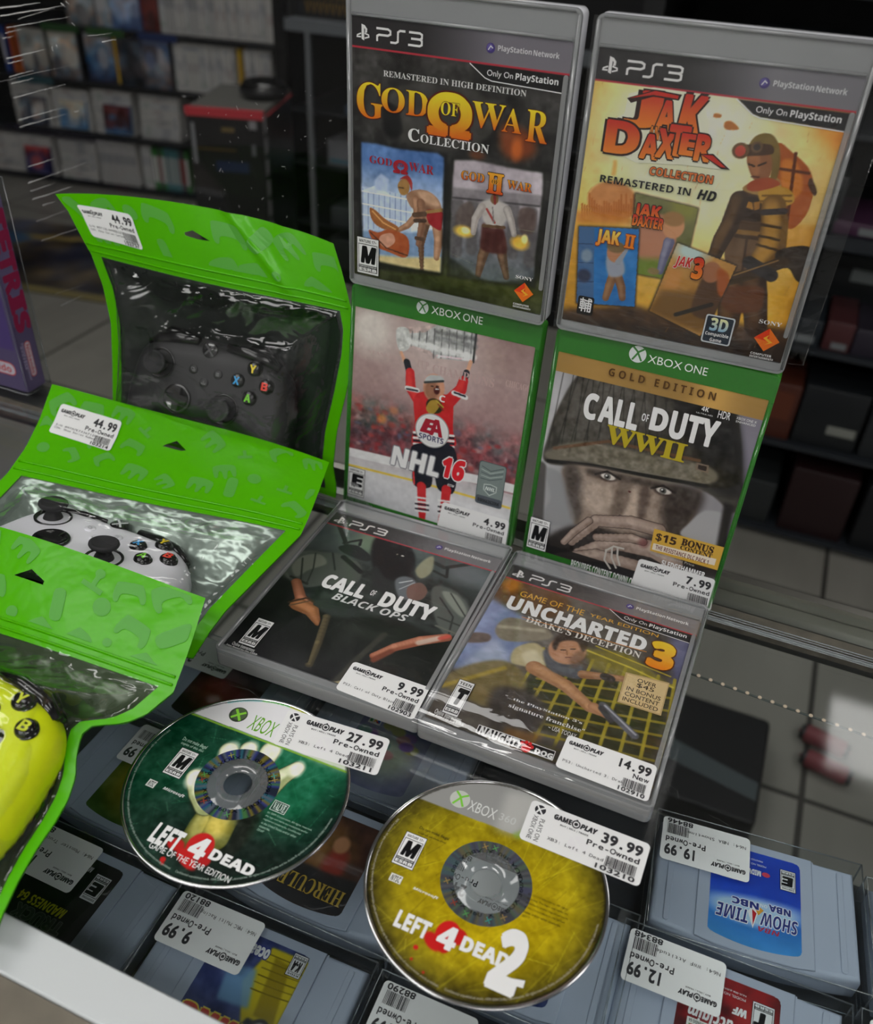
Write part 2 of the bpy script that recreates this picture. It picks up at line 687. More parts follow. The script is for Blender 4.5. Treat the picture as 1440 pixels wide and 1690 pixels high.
# ------------------------------------------------------------------ shared materials
M_PRINT = print_mat('printed_paper', 0.42)
M_GLOSSP = print_mat('printed_gloss', 0.3)
M_GLOSSP.node_tree.nodes['Principled BSDF'].inputs['Specular IOR Level'].default_value = 0.2
M_LABEL = print_mat('thermal_paper', 0.55)
M_FILM = film_mat('clear_film', gloss=0.0, edge=0.55, rough=0.06, bump=(30, 0.10, 0.002, (1, 2.2, 1)), haze=0.008, hazecol=(0.75, 0.75, 0.78))
M_WRAP = film_mat('shrink_wrap', gloss=0.03, edge=0.9, rough=0.05, bump=(26, 0.30, 0.003, (1, 2.5, 1)))
M_POUCH = film_mat('pouch_window', gloss=0.035, edge=0.95, rough=0.08, bump=(26, 0.7, 0.006, (1.0, 1.6, 1.3)))
M_ACRYL = film_mat('acrylic', gloss=0.005, edge=0.35, rough=0.02)
M_GLASS = film_mat('counter_glass', tint=(0.965, 0.985, 0.985), gloss=0.0, edge=1.0, rough=0.05)
M_CLEARBOX = film_mat('clear_box_plastic', tint=(0.93, 0.95, 0.96), gloss=0.015, edge=0.9, rough=0.06, bump=(20, 0.06, 0.002, (1, 1, 1)))
M_SMOKE = film_mat('smoky_clear_plastic', tint=(0.55, 0.57, 0.6), gloss=0.03, edge=1.0, rough=0.12, haze=0.62, hazecol=(0.42, 0.42, 0.42))
M_SMOKELIT = film_mat('smoky_clear_plastic_lit', tint=(0.55, 0.57, 0.6), gloss=0.03, edge=1.0, rough=0.12, haze=0.88, hazecol=(0.88, 0.885, 0.93))  # same case plastic made lighter; the uprights' bright reflections go into its haze
M_SMOKERIM = film_mat('clear_case_rim', tint=(0.7, 0.72, 0.74), gloss=0.06, edge=1.0, rough=0.10, haze=0.4, hazecol=(0.62, 0.63, 0.64))
M_GREEN = pbr('green_case_plastic', (64, 136, 48), 0.25, coat=0.1)
M_GREENRIM = film_mat('green_translucent_rim', tint=(0.6, 0.92, 0.55), gloss=0.03, edge=1.0, rough=0.1, haze=0.3, hazecol=(0.08, 0.36, 0.06))
M_BLACKP = pbr('black_plastic', (26, 26, 28), 0.42)
M_BLACKG = pbr('black_gloss', (14, 14, 15), 0.18, coat=0.4)
M_RUBBER = pbr('black_rubber', (30, 30, 32), 0.75)
M_GREYC = pbr('cartridge_grey', (158, 166, 182), 0.5)
M_DARK = pbr('dark_laminate', (24, 26, 30), 0.45)
M_DARKER = pbr('dark_backing', (12, 13, 15), 0.7)
M_STEEL = pbr('brushed_rail', (120, 118, 112), 0.32, metal=0.85)
M_WHITEM = pbr('white_metal', (180, 184, 186), 0.35)
M_TAN = pbr('taupe_edge', (100, 94, 83), 0.6, noise=(60, 0.12))
M_CHROME = pbr('chrome_strip', (150, 155, 160), 0.25, metal=0.7)

# ------------------------------------------------------------------ the room
def struct(name, mb, mats):
    o = mb.build(name, mats)
    o['kind'] = 'structure'
    return o


XW0, XW1, YW0, YW1 = -4300, 3000, -2700, 4500
mt, nt, b = new_mat('floor_tiles')
tc = nt.nodes.new('ShaderNodeTexCoord')
mp = nt.nodes.new('ShaderNodeMapping')
mp.inputs['Rotation'].default_value = (0, 0, math.radians(90))
mp.inputs['Location'].default_value = (0.0, 0.32, 0)
br = nt.nodes.new('ShaderNodeTexBrick')
br.offset = 0.0
br.inputs['Scale'].default_value = 1.0
br.inputs['Brick Width'].default_value = 0.6
br.inputs['Row Height'].default_value = 0.6
br.inputs['Mortar Size'].default_value = 0.006
br.inputs['Color1'].default_value = (*lin((150, 148, 140)), 1)
br.inputs['Color2'].default_value = (*lin((142, 140, 132)), 1)
br.inputs['Mortar'].default_value = (*lin((70, 68, 64)), 1)
nt.links.new(tc.outputs['Object'], mp.inputs[0])
nt.links.new(mp.outputs[0], br.inputs['Vector'])
ns = nt.nodes.new('ShaderNodeTexNoise'); ns.inputs['Scale'].default_value = 9; ns.inputs['Detail'].default_value = 6
mpn = nt.nodes.new('ShaderNodeMapping'); mpn.inputs['Scale'].default_value = (1, 0.2, 1)
nt.links.new(tc.outputs['Object'], mpn.inputs[0]); nt.links.new(mpn.outputs[0], ns.inputs['Vector'])
mxn = nt.nodes.new('ShaderNodeMixRGB'); mxn.blend_type = 'OVERLAY'; mxn.inputs[0].default_value = 0.3
nt.links.new(br.outputs['Color'], mxn.inputs[1]); nt.links.new(ns.outputs['Fac'], mxn.inputs[2])
nt.links.new(mxn.outputs[0], b.inputs['Base Color'])
b.inputs['Roughness'].default_value = 0.35
M_TILE = mt
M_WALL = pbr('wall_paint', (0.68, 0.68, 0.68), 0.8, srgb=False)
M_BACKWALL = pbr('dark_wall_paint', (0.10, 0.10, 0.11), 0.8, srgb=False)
M_CEIL = pbr('ceiling_tiles', (0.62, 0.62, 0.62), 0.85, srgb=False)
struct('floor', MB().box(XW0, XW1, YW0, YW1, FLOOR - 40, FLOOR), M_TILE)
struct('ceiling', MB().box(XW0, XW1, YW0, YW1, CEIL, CEIL + 40), M_CEIL)
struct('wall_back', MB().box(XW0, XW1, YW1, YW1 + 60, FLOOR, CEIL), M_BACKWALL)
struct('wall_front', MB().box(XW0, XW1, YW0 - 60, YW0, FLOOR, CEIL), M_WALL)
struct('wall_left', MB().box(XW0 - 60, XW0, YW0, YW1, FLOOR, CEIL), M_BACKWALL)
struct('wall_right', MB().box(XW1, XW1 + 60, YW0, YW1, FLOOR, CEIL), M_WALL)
M_LAMPF = pbr('lamp_frame', (0.7, 0.7, 0.7), 0.4, srgb=False)
for i, (x, y, sx, sy, st) in enumerate(LAMPS):
    t = thing('ceiling_light', 'long white ceiling light panel above the shop floor', 'ceiling light', (x, y, CEIL), group='ceiling light panels')
    f = MB()
    for a in ((-sx / 2 - 25, -sx / 2, -sy / 2 - 25, sy / 2 + 25), (sx / 2, sx / 2 + 25, -sy / 2 - 25, sy / 2 + 25),
              (-sx / 2, sx / 2, -sy / 2 - 25, -sy / 2), (-sx / 2, sx / 2, sy / 2, sy / 2 + 25)):
        f.box(*a, -30, 0)
    f.build('frame', M_LAMPF, t)
    MB().box(-sx / 2, sx / 2, -sy / 2, sy / 2, -22, -2).build('diffuser', emit_mat('lamp_light', (1.0, 0.985, 0.96), st), t)

# ------------------------------------------------------------------ glass display counter
ct = thing('display_counter', 'glass topped display counter with white metal front rail', 'display counter', (0, 330, FLOOR))
def cpart(name, mb, mat):
    mb.v = [(x, y - 330, z - FLOOR) for x, y, z in mb.v]
    return mb.build(name, mat, ct)
CX0, CX1 = -1100, 900
glass_top = cpart('glass_top', MB().box(CX0, CX1, 134.5, 528, -8, 0), M_GLASS)
cpart('front_rail', MB().prism(rrect(CX0, 112, CX1, 134, 2), -45, 0.8, 1.0), M_WHITEM)
cpart('counter_edge', MB().box(CX0, CX1, 20, 111.5, -60, -1), M_TAN)
cpart('front_panel', MB().box(CX0, CX1, 60, 100, FLOOR, -60), M_DARK)
gl = MB()
for k, y in enumerate((484.5, 487, 489.2, 491.8, 495.5, 499)):
    gl.tube([(CX0, y, -1.5 - .9 * k), (CX1, y, -1.5 - .9 * k)], .34 + .1 * (k % 2), 6)
cpart('glass_edge', gl, film_mat('ground_glass_edge', tint=(0.75, 0.8, 0.82), gloss=0.12, edge=1.0, rough=0.2, haze=0.3, hazecol=(0.5, 0.54, 0.56)))
rail = MB().box(CX0, CX1, 512, 530, -34, -9).box(CX0, CX1, 530.5, 537, -34, 1.5)
cpart('back_rail', rail, M_STEEL)
cpart('rail_seal', MB().box(CX0, CX1, 501, 511, -20, -9), pbr('seal_strip', (92, 84, 74), 0.5, noise=(90, 0.3)))
cpart('inner_shelf', MB().box(CX0, 262, 136, 398, -110, -104), M_DARK)
for x in (CX0, CX1 - 20):
    cpart('side_panel', MB().box(x, x + 20, 136, 526, FLOOR, -9), M_DARK)
# lamp beads along a thin strip under the glass
led = thing('light_strip', 'thin strip of warm lamp beads glowing under the glass', 'light strip', (14, 438, -10), (1, -0.055, 0), (0.055, 1, 0))
MB().box(-4, 200, -.5, .5, -1.0, 0).build('strip', pbr('strip_tape', (76, 80, 76), 0.6), led)
bead = emit_mat('lamp_bead_glow', (1.0, 0.78, 0.58), 0.28)
bead.node_tree.nodes['Principled BSDF'].inputs['Base Color'].default_value = (0.2, 0.15, 0.1, 1)
for k in range(24):
    MB().lathe([(1.25, 0), (1.2, 0.5), (0.8, 1.0), (0.0, 1.2)], (3 + k * 7.7, 0, 0.02), 12).build('lamp_bead', bead, led)
# fine scratches in the glass surface
rs = random.Random(4)
sc = MB()
for k in range(46):
    x, y = rs.uniform(-20, 230), rs.uniform(310, 480)
    if rs.random() < 0.3: x, y = rs.uniform(-250, 200), rs.uniform(150, 305)
    a = rs.gauss(-0.5, 0.9); l = rs.uniform(3, 26)
    p = []
    for i in range(6):
        p.append((x + l * i / 5 * math.cos(a), y + l * i / 5 * math.sin(a), 0.03)); a += rs.gauss(0, 0.12)
    w = rs.uniform(0.025, 0.06)
    P = [(q[0] - w * math.sin(a), q[1] + w * math.cos(a), q[2]) for q in p]
    sc.sheet([p, P])
so = cpart('scratches', sc, pbr('scratch_white', (150, 155, 155), 0.5))
so.parent = glass_top
so['kind'] = 'stuff'

# ------------------------------------------------------------------ left-hand game shelves far behind
SO = np.array([-2685.0, 3460.0, 0.0]); SA = math.radians(8)
SXD = np.array([math.cos(SA), math.sin(SA), 0]); SYD = np.array([-math.sin(SA), math.cos(SA), 0])
def shx(px, py):
    p = at_plane(px, py, SO, SYD)
    return float(np.dot(p - SO, SXD))
shelf = thing('game_shelf', 'tall dark shelf unit crammed with pale game cases behind the green pouches', 'shelf', (SO[0], SO[1], FLOOR), SXD, SYD)
LEV = {1: -258.0, 2: -479.0, 3: -700.0, 4: -925.0}
for z in (-30, -258, -479, -700, -925):
    MB().box(-1700, 560, -12, 300, z - 16 - FLOOR, z - FLOOR).build('shelf_board', M_DARK, shelf)
MB().box(-1700, 560, 300, 320, 0, 1300).build('back_board', M_DARKER, shelf)
MB().box(560, 590, -12, 320, 0, 1300).build('side_board', M_BLACKP, shelf)
for z, x, c in ((-258, shx(260, 45), (30, 46, 90)), (-258, shx(100, 40), (34, 70, 32)), (-479, shx(60, 125), (40, 72, 80)), (-258, shx(175, 50), (40, 76, 34))):
    MB().box(x - 90, x + 90, -16, -12.2, z - 30 - FLOOR, z - FLOOR).build('shelf_tag_strip', pbr('tag_strip', c, 0.5), shelf)

rs = random.Random(11)
def spine_box(w, d, h, body, spine, bands, name='game_case'):
    """A case standing spine out: local x across the spine, y into the shelf, z up."""
    mb = MB()
    mb.prism(rrect(-w / 2, 0, w / 2, d, 1.5, 2), 0, h, 0, col=ink(*body))
    mb.box(-w / 2 + 1, w / 2 - 1, -0.4, -0.05, 6, h - 6, col=ink(*spine))
    for (a, b_, c) in bands:
        mb.box(-w / 2 + 1.4, w / 2 - 1.4, -0.8, -0.42, a * h, b_ * h, col=ink(*c))
    return mb.build(name, M_PRINT)
def place(o, x, y, z, rz=0.0, M=None):
    p = SO + SXD * x + SYD * y
    o.matrix_world = Matrix.Translation((p[0] * S, p[1] * S, z * S)) @ Matrix.Rotation(SA + rz, 4, 'Z') @ (M or Matrix.Identity(4))
WHITES = [spine_box(14, 135, 190, (172, 171, 168), w, bs) for w, bs in (
    ((178, 177, 174), [(.08, .14, (150, 150, 152)), (.45, .62, (158, 158, 160))]),
    ((170, 170, 166), [(.86, .92, (130, 136, 150)), (.40, .60, (152, 148, 148))]),
    ((174, 172, 168), [(.35, .55, (156, 146, 144))]),
    ((166, 168, 168), [(.12, .24, (146, 154, 148)), (.55, .75, (142, 144, 150))]),
    ((156, 156, 155), [(.50, .72, (126, 127, 131))]))]
COLS = {k: spine_box(14, 135, 190, bd, sp, [(.2, .8, bn)]) for k, bd, sp, bn in (
    ('yellow', (170, 140, 40), (200, 165, 30), (190, 150, 40)), ('orange', (150, 80, 40), (190, 100, 40), (160, 70, 30)),
    ('teal', (50, 90, 95), (55, 105, 110), (140, 150, 150)), ('green', (30, 80, 30), (40, 110, 40), (190, 190, 190)),
    ('blue', (40, 60, 120), (50, 80, 150), (180, 180, 190)), ('dark', (30, 30, 34), (45, 45, 50), (120, 60, 60)))}
used = set()
def put(proto, x, y, z, rz, label, group, M=None):
    o = proto if proto.name not in used else copy_tree(proto)
    used.add(proto.name)
    place(o, x, y, z, rz, M)
    tag(o, label, 'game case', group)
    return o
def row_up(px0, px1, py, lev, pick, label, group, y=8):
    x, x1 = shx(px0, py), shx(px1, py)
    while x < x1 - 7:
        put(pick(), x + 7.5, y + rs.uniform(0, 6), LEV[lev] + 0.3, 0, label, group)
        x += 15.2
white = lambda: rs.choice(WHITES)
row_up(262, 452, 40, 1, white, 'white game case standing spine out on the topmost shelf in view', 'white cases on the topmost shelf')
row_up(285, 384, 110, 2, white, 'white game case standing spine out on the second shelf left of a yellow spine', 'white cases on the second shelf')
put(COLS['yellow'], shx(394, 115), 10, LEV[2] + .3, 0, 'yellow spined game case among white ones on the second shelf, right end', None)
row_up(401, 446, 110, 2, white, 'white game case on the second shelf, right of the yellow spine', 'white cases at the shelf end')
put(COLS['yellow'], shx(189, 90), 10, LEV[2] + .3, 0, 'yellow spined game case on the second shelf beside blue fronted cases', None)
put(COLS['orange'], shx(15, 70), 10, LEV[2] + .3, 0, 'orange spined game case at the left end of the second shelf', None)
put(COLS['orange'], shx(22, 70) + 9, 10, LEV[2] + .3, 0, 'second orange spined game case, just right of the leftmost orange one', None)
put(COLS['blue'], shx(4, 70) - 6, 10, LEV[2] + .3, 0, 'blue spined game case left of the orange ones on the second shelf', None)
# cases shown front out
def front_case(cols, seed, h=190):
    c = Canvas(-67, 0, 67, h, res=0.25)
    c.vgrad([(0, cols[0]), (.5, cols[1]), (.9, cols[2]), (1, cols[2])])
    c.noise(45, seed, 60, octs=3); c.noise(30, seed + 50, 30, tint=(1, -.2, -1))
    r = random.Random(seed)
    for k in range(3): c.lell(r.uniform(-50, 50), r.uniform(30, h - 50), r.uniform(15, 34), r.uniform(20, 45), cols[k % 3], .3, .8)
    c.mix((c.V > h * .9).astype(float), cols[2])
    mb = MB().prism(rrect(-68, -0.0, 68, h, 3, 2), -14, -0.2, 0, col=ink(*cols[0]))
    c.into(mb, 0.1)
    return mb.build('game_case', M_PRINT)
RX = Matrix.Rotation(math.radians(90), 4, 'X')
FR = [((66, 66, 72), (168, 164, 156), (150, 148, 142)), ((120, 100, 84), (166, 158, 140), (150, 146, 124)), ((70, 72, 80), (160, 155, 150), (185, 180, 170)),
      ((46, 56, 86), (76, 108, 140), (160, 160, 166)), ((30, 32, 38), (70, 68, 74), (50, 50, 56)), ((52, 58, 84), (130, 134, 148), (70, 82, 120)), ((70, 66, 72), (164, 162, 166), (96, 108, 140))]
for k, (pxm, py, lev, what) in enumerate(((40, 75, 2, 'pale front-facing game case right of the orange spines on the second shelf'), (72, 80, 2, 'cream front-facing game case on the second shelf, second from the orange spines'),
        (106, 90, 2, 'grey front-facing game case third from the orange spines, second shelf'), (160, 90, 2, 'sky blue front-facing game case left of the yellow spine, second shelf'),
        (212, 95, 2, 'dark front-facing game case right of the yellow spine, second shelf'), (236, 100, 2, 'blue and grey front-facing game case in the middle of the second shelf'), (264, 105, 2, 'white and violet front-facing game case beside the block of white spines'))):
    o = front_case(FR[k], 30 + k)
    place(o, (-657, -601, -502, -338, -172, -116, -58)[k], 2 + 18 * (k % 2), LEV[lev] + .3, 0, RX)
    tag(o, what, 'game case')
for k, (pxm, what) in enumerate(((132, 'grey front-facing game case at the left of the topmost shelf'), (170, 'white and grey front-facing game case on the topmost shelf'), (208, 'blue fronted game case on the topmost shelf'), (243, 'dark red fronted game case on the topmost shelf, left of the white spines'))):
    o = front_case([((90, 90, 92), (150, 150, 150), (120, 120, 122)), ((150, 150, 152), (180, 180, 182), (90, 90, 90)), ((60, 80, 120), (150, 165, 190), (110, 120, 150)), ((90, 40, 40), (110, 50, 45), (60, 30, 32))][k], 50 + k)
    place(o, (-386, -275, -172, -97)[k], 2 + 18 * (k % 2), LEV[1] + .3, 0, RX)
    tag(o, what, 'game case')
# flat piles on the lower two shelves: every case of a pile is its own thing
RL = Matrix.Rotation(math.radians(90), 4, 'Y')
def pile(pxm, py, lev, n, pick, label, group, lean=0.0):
    x = shx(pxm, py) - (20 if lev == 4 and pxm > 60 and pxm < 70 else 0)
    for k in range(n):
        o = pick()
        o = o if o.name not in used else copy_tree(o)
        used.add(o.name)
        # lying flat: its spine still faces out, its length runs along the shelf
        place(o, x - 95 + rs.uniform(-3, 3) + lean * k, 8 + rs.uniform(0, 5), LEV[lev] + 7.3 + 14.4 * k, 0, RL)
        tag(o, label, 'game case', group)
pile(46, 150, 3, 13, white, 'pale game case in the leftmost flat pile on the third shelf', 'leftmost flat pile, third shelf')
pile(112, 160, 3, 12, white, 'pale game case in the second flat pile from left on the third shelf', 'second flat pile, third shelf')
pile(180, 170, 3, 13, white, 'pale game case in the third flat pile from left on the third shelf', 'third flat pile, third shelf', 0.8)
pile(258, 185, 3, 13, white, 'pale game case in the rightmost flat pile on the third shelf', 'rightmost flat pile, third shelf', 1.0)
pile(2, 250, 4, 12, white, 'pale game case in the leftmost flat pile on the lowest shelf', 'leftmost flat pile, lowest shelf')
pile(64, 262, 4, 12, white, 'pale game case in the second flat pile on the lowest shelf', 'second flat pile, lowest shelf')
pile(128, 272, 4, 12, white, 'pale game case in the third flat pile on the lowest shelf', 'third flat pile, lowest shelf', 0.6)
row_up(166, 228, 290, 4, lambda: WHITES[4], 'grey game case standing spine out on the lowest shelf', 'grey cases on the lowest shelf')
row_up(236, 252, 290, 4, lambda: WHITES[3], 'white game case standing left of the dark teal ones, lowest shelf', 'white cases beside the teal ones')
row_up(254, 312, 300, 4, lambda: COLS[rs.choice(['teal', 'teal', 'dark', 'green'])], 'dark teal or green game case standing on the lowest shelf', 'teal and green cases, lowest shelf')
for pxm, py, cs, what, sd in ((52, 160, ((30, 40, 60), (180, 178, 175), (90, 90, 96)), 'front-facing game case leaning on the leftmost pile, third shelf', 71), (118, 165, ((70, 110, 150), (150, 160, 170), (190, 180, 160)), 'sky blue front-facing case leaning on the second pile, third shelf', 72),
        (192, 175, ((60, 100, 140), (60, 30, 34), (90, 40, 44)), 'dark red and blue case leaning on the third pile, third shelf', 73), (66, 268, ((40, 40, 80), (70, 60, 90), (170, 80, 80)), 'navy and red case leaning on the second pile, lowest shelf', 74)):
    o = front_case(cs, sd, 120)
    place(o, shx(pxm, py), -18, LEV[3 if py < 200 else 4] + 14, 0, Matrix.Rotation(math.radians(83), 4, 'X'))
    tag(o, what, 'game case')

# ------------------------------------------------------------------ things between the shelf and the cases
# black bin with a red rim
A = at_depth(305, 168, 2480); Bp = at_depth(432, 192, 2480)
bx = (Bp - A); bx[2] = 0; bw = np.linalg.norm(bx); bx /= bw
by = np.array([-bx[1], bx[0], 0])
hz = (A[2] + Bp[2]) / 2 - FLOOR
bn = thing('merchandise_bin', 'tall black merchandise box with a red top edge behind the pouch', 'box', (A[0], A[1], FLOOR), bx, by)
MB().box(0, bw, 0, 330, 0.3, hz - 22).build('body', pbr('bin_black', (15, 15, 17), 0.3), bn)
MB().box(-3, bw + 3, -3, 333, hz - 22, hz - 18).box(-3, bw + 3, -3, 12, hz - 18, hz).build('red_rim', pbr('bin_red', (170, 45, 55), 0.5), bn)
MB().box(0, bw, 12.5, 330, hz - 17.9, hz - 3).build('top_board', pbr('bin_top_grey', (84, 84, 80), 0.6), bn)
pr_ = MB()
n = 13
for k in range(n):
    z0 = hz * (k / n)
    pr_.prism([(bw + 3.2, 0), (bw + 3.2, 26 + 8 * math.sin(k * 1.3)), (bw + 4.6, 26), (bw + 4.6, 0)], z0 + 2, z0 + hz / n - 14)
pr_.build('white_side_tab', pbr('bin_white', (120, 120, 122), 0.6), bn)
pp = Print(0, .3)
pp.px = lambda x, y: (x, y)
def vert(p): return [(x, -0.4 - z, y) for x, y, z in p]
pp.rect(bw * .34, hz - 170, bw * .78, hz - 140, ink(24, 34, 62)); pp.rect(bw * .1, hz - 112, bw * .62, hz - 106, ink(70, 52, 22)); pp.rect(bw * .45, hz - 60, bw * .62, hz - 48, ink(95, 80, 40))
pp.rect(bw * .04, hz - 150, bw * .09, hz - 40, ink(110, 112, 115)); pp.rect(bw * .84, hz - 120, bw * .89, hz - 90, ink(90, 92, 95)); pp.rect(bw * .82, hz - 48, bw * .92, hz - 26, ink(120, 120, 122))
pp.v = vert(pp.v)
pp.build('front_print', M_PRINT, bn)
hp = thing('round_gadget', 'round black gadget resting on top of the red rimmed box', 'gadget', tuple(np.array([A[0], A[1], FLOOR + hz - 2.8]) + bx * bw * .80 + by * 190))
MB().lathe([(0, 0), (62, 0), (66, 10), (66, 34), (58, 46), (40, 48), (34, 40), (0, 38)], (0, 0, 0), 36).build('shell', M_BLACKG, hp)
MB().lathe([(70, 14), (72, 18), (72, 26), (70, 30)], (0, 0, 0), 36, cap=False).build('band', M_BLACKP, hp)

# dark glass cabinet with a chrome strip, and the poster over it
cb = thing('dark_cabinet', 'dark glass fronted cabinet with a thin chrome door strip', 'cabinet', (-1790, 2905, FLOOR))
ztop = 860.0
MB().box(0, 1400, 18, 500, 0.3, 60).box(0, 20, 18, 500, 60, ztop).box(1380, 1400, 18, 500, 60, ztop).box(20, 1380, 480, 500, 60, ztop).build('carcass', M_DARKER, cb)
MB().box(-12, 34, -4, 17.8, 0.3, 1400).build('post', M_BLACKG, cb)
MB().box(34.2, 1400, -6, 500, ztop, ztop + 34).build('top_rail', pbr('cabinet_rail', (92, 96, 100), 0.4), cb)
MB().box(112, 128, -8, 8, 0.3, ztop - 0.3).build('door_strip', M_CHROME, cb)
for z in (205, 420, 600):
    MB().box(21, 1379, 24, 479, z, z + 8).build('shelf_board', M_DARK, cb)
MB().box(129, 1378, 8.2, 12, 62, ztop - .3).build('glass_door', M_ACRYL, cb)
MB().box(36, 1400, 60, 66, ztop + 34.2, 1500).build('poster_board', M_DARKER, cb)
po = Print(0, .4); po.px = lambda x, y: (x, y)
po.rect(50, 905, 330, 1240, ink(20, 22, 28)); po.rect(70, 980, 300, 1120, ink(40, 30, 46)); po.rect(120, 1000, 260, 1100, ink(60, 70, 110))
[po.stroke([(95 + 22 * k, 952), (104 + 22 * k, 984), (112 + 22 * k, 952)], 5, ink(104, 84, 40)) for k in range(9)]; [po.stroke([(84 + 24 * k, 944), (92 + 24 * k, 912), (100 + 24 * k, 944)], 6, ink(110, 88, 40)) for k in range(9)]
po.v = [(x, 59.5 - z, y) for x, y, z in po.v]
po.build('poster', M_PRINT, cb)
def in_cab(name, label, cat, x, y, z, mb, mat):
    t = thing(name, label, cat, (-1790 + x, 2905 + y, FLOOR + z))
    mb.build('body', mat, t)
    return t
def boxpart(t, name, mb, mat): return mb.build(name, mat, t)
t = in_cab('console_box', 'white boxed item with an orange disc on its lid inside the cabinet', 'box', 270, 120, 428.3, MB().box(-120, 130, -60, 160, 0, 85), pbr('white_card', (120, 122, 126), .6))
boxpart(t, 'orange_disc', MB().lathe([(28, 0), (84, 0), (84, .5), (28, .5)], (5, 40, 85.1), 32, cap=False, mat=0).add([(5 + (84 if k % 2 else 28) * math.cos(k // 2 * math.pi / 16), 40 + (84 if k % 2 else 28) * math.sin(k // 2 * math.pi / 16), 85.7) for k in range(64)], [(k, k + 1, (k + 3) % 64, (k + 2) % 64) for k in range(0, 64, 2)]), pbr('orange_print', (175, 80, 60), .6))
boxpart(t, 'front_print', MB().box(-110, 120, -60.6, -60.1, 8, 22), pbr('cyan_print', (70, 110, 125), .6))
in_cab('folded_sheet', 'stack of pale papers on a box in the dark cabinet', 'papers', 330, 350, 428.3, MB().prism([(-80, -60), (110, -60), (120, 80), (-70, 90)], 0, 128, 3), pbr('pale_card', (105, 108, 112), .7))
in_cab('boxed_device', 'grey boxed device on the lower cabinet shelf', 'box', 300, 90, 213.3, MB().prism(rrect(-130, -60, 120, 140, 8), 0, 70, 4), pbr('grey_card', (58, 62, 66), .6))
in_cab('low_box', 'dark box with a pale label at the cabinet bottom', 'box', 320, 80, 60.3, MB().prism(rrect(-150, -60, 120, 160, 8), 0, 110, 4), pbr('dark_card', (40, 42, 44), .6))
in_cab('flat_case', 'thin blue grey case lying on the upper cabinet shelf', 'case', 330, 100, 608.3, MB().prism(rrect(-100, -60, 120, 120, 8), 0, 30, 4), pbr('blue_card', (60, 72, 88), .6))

# dark shelves behind the right-hand cases
M_SHELFE = pbr('shelf_edge', (34, 38, 43), .5)
rsf = thing('dark_shelf', 'long dark shop shelf with dim boxed games behind the right cases', 'shelf', (900, 1980, FLOOR))
for z, e in ((20, 10), (265, 10), (505, 10), (738, 26), (950, 10), (1180, 10)):
    MB().box(-1250, 1700, 0, 420, z, z + e).build('shelf_board', M_SHELFE, rsf)
MB().box(-1250, 1700, 420, 440, 0.2, 1500).build('back_board', M_DARKER, rsf)
MB().box(-1250, 1700, 40, 60, 0.2, 20).build('plinth', M_BLACKP, rsf)
MB().box(-1290, -1250, 0, 440, 0.2, 1500).build('upright', M_BLACKP, rsf)
MB().box(1700.2, 1740, 0, 440, 0.2, 1500).build('upright', M_BLACKP, rsf)
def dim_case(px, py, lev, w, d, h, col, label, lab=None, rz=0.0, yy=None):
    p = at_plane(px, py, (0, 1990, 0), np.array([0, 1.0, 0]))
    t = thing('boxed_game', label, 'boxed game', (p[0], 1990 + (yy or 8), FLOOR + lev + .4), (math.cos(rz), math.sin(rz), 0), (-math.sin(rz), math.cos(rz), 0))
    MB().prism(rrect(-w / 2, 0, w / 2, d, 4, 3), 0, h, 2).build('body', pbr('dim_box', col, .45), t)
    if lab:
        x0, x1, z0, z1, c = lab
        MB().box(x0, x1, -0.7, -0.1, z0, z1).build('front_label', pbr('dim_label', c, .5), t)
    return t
L26 = 764
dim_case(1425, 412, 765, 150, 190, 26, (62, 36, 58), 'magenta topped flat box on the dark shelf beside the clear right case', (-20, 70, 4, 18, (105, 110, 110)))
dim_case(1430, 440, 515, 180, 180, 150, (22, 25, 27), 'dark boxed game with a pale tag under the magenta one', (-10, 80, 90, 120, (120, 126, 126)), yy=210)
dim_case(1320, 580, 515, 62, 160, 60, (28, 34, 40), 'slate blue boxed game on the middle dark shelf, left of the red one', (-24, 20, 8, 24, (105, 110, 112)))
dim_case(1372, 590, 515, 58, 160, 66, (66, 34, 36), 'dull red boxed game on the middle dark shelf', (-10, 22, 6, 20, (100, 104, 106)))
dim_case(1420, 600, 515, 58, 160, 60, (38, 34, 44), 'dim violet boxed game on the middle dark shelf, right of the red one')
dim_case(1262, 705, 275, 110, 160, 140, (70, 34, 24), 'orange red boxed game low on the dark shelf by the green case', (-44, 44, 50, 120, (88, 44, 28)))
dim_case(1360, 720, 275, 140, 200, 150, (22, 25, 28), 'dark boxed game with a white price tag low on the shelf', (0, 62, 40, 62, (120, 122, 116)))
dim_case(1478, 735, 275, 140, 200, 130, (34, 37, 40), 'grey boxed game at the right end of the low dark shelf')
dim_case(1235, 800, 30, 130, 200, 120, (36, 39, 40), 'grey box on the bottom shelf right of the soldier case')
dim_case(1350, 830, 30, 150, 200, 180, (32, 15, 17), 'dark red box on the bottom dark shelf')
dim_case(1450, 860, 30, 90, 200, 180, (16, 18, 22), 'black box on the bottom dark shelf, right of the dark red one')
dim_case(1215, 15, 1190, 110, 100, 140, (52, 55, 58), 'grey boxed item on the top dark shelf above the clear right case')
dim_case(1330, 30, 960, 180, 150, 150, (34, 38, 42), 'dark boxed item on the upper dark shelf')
dim_case(1290, 470, 765, 140, 150, 110, (24, 28, 30), 'black boxed game in the shadows of the upper middle shelf')

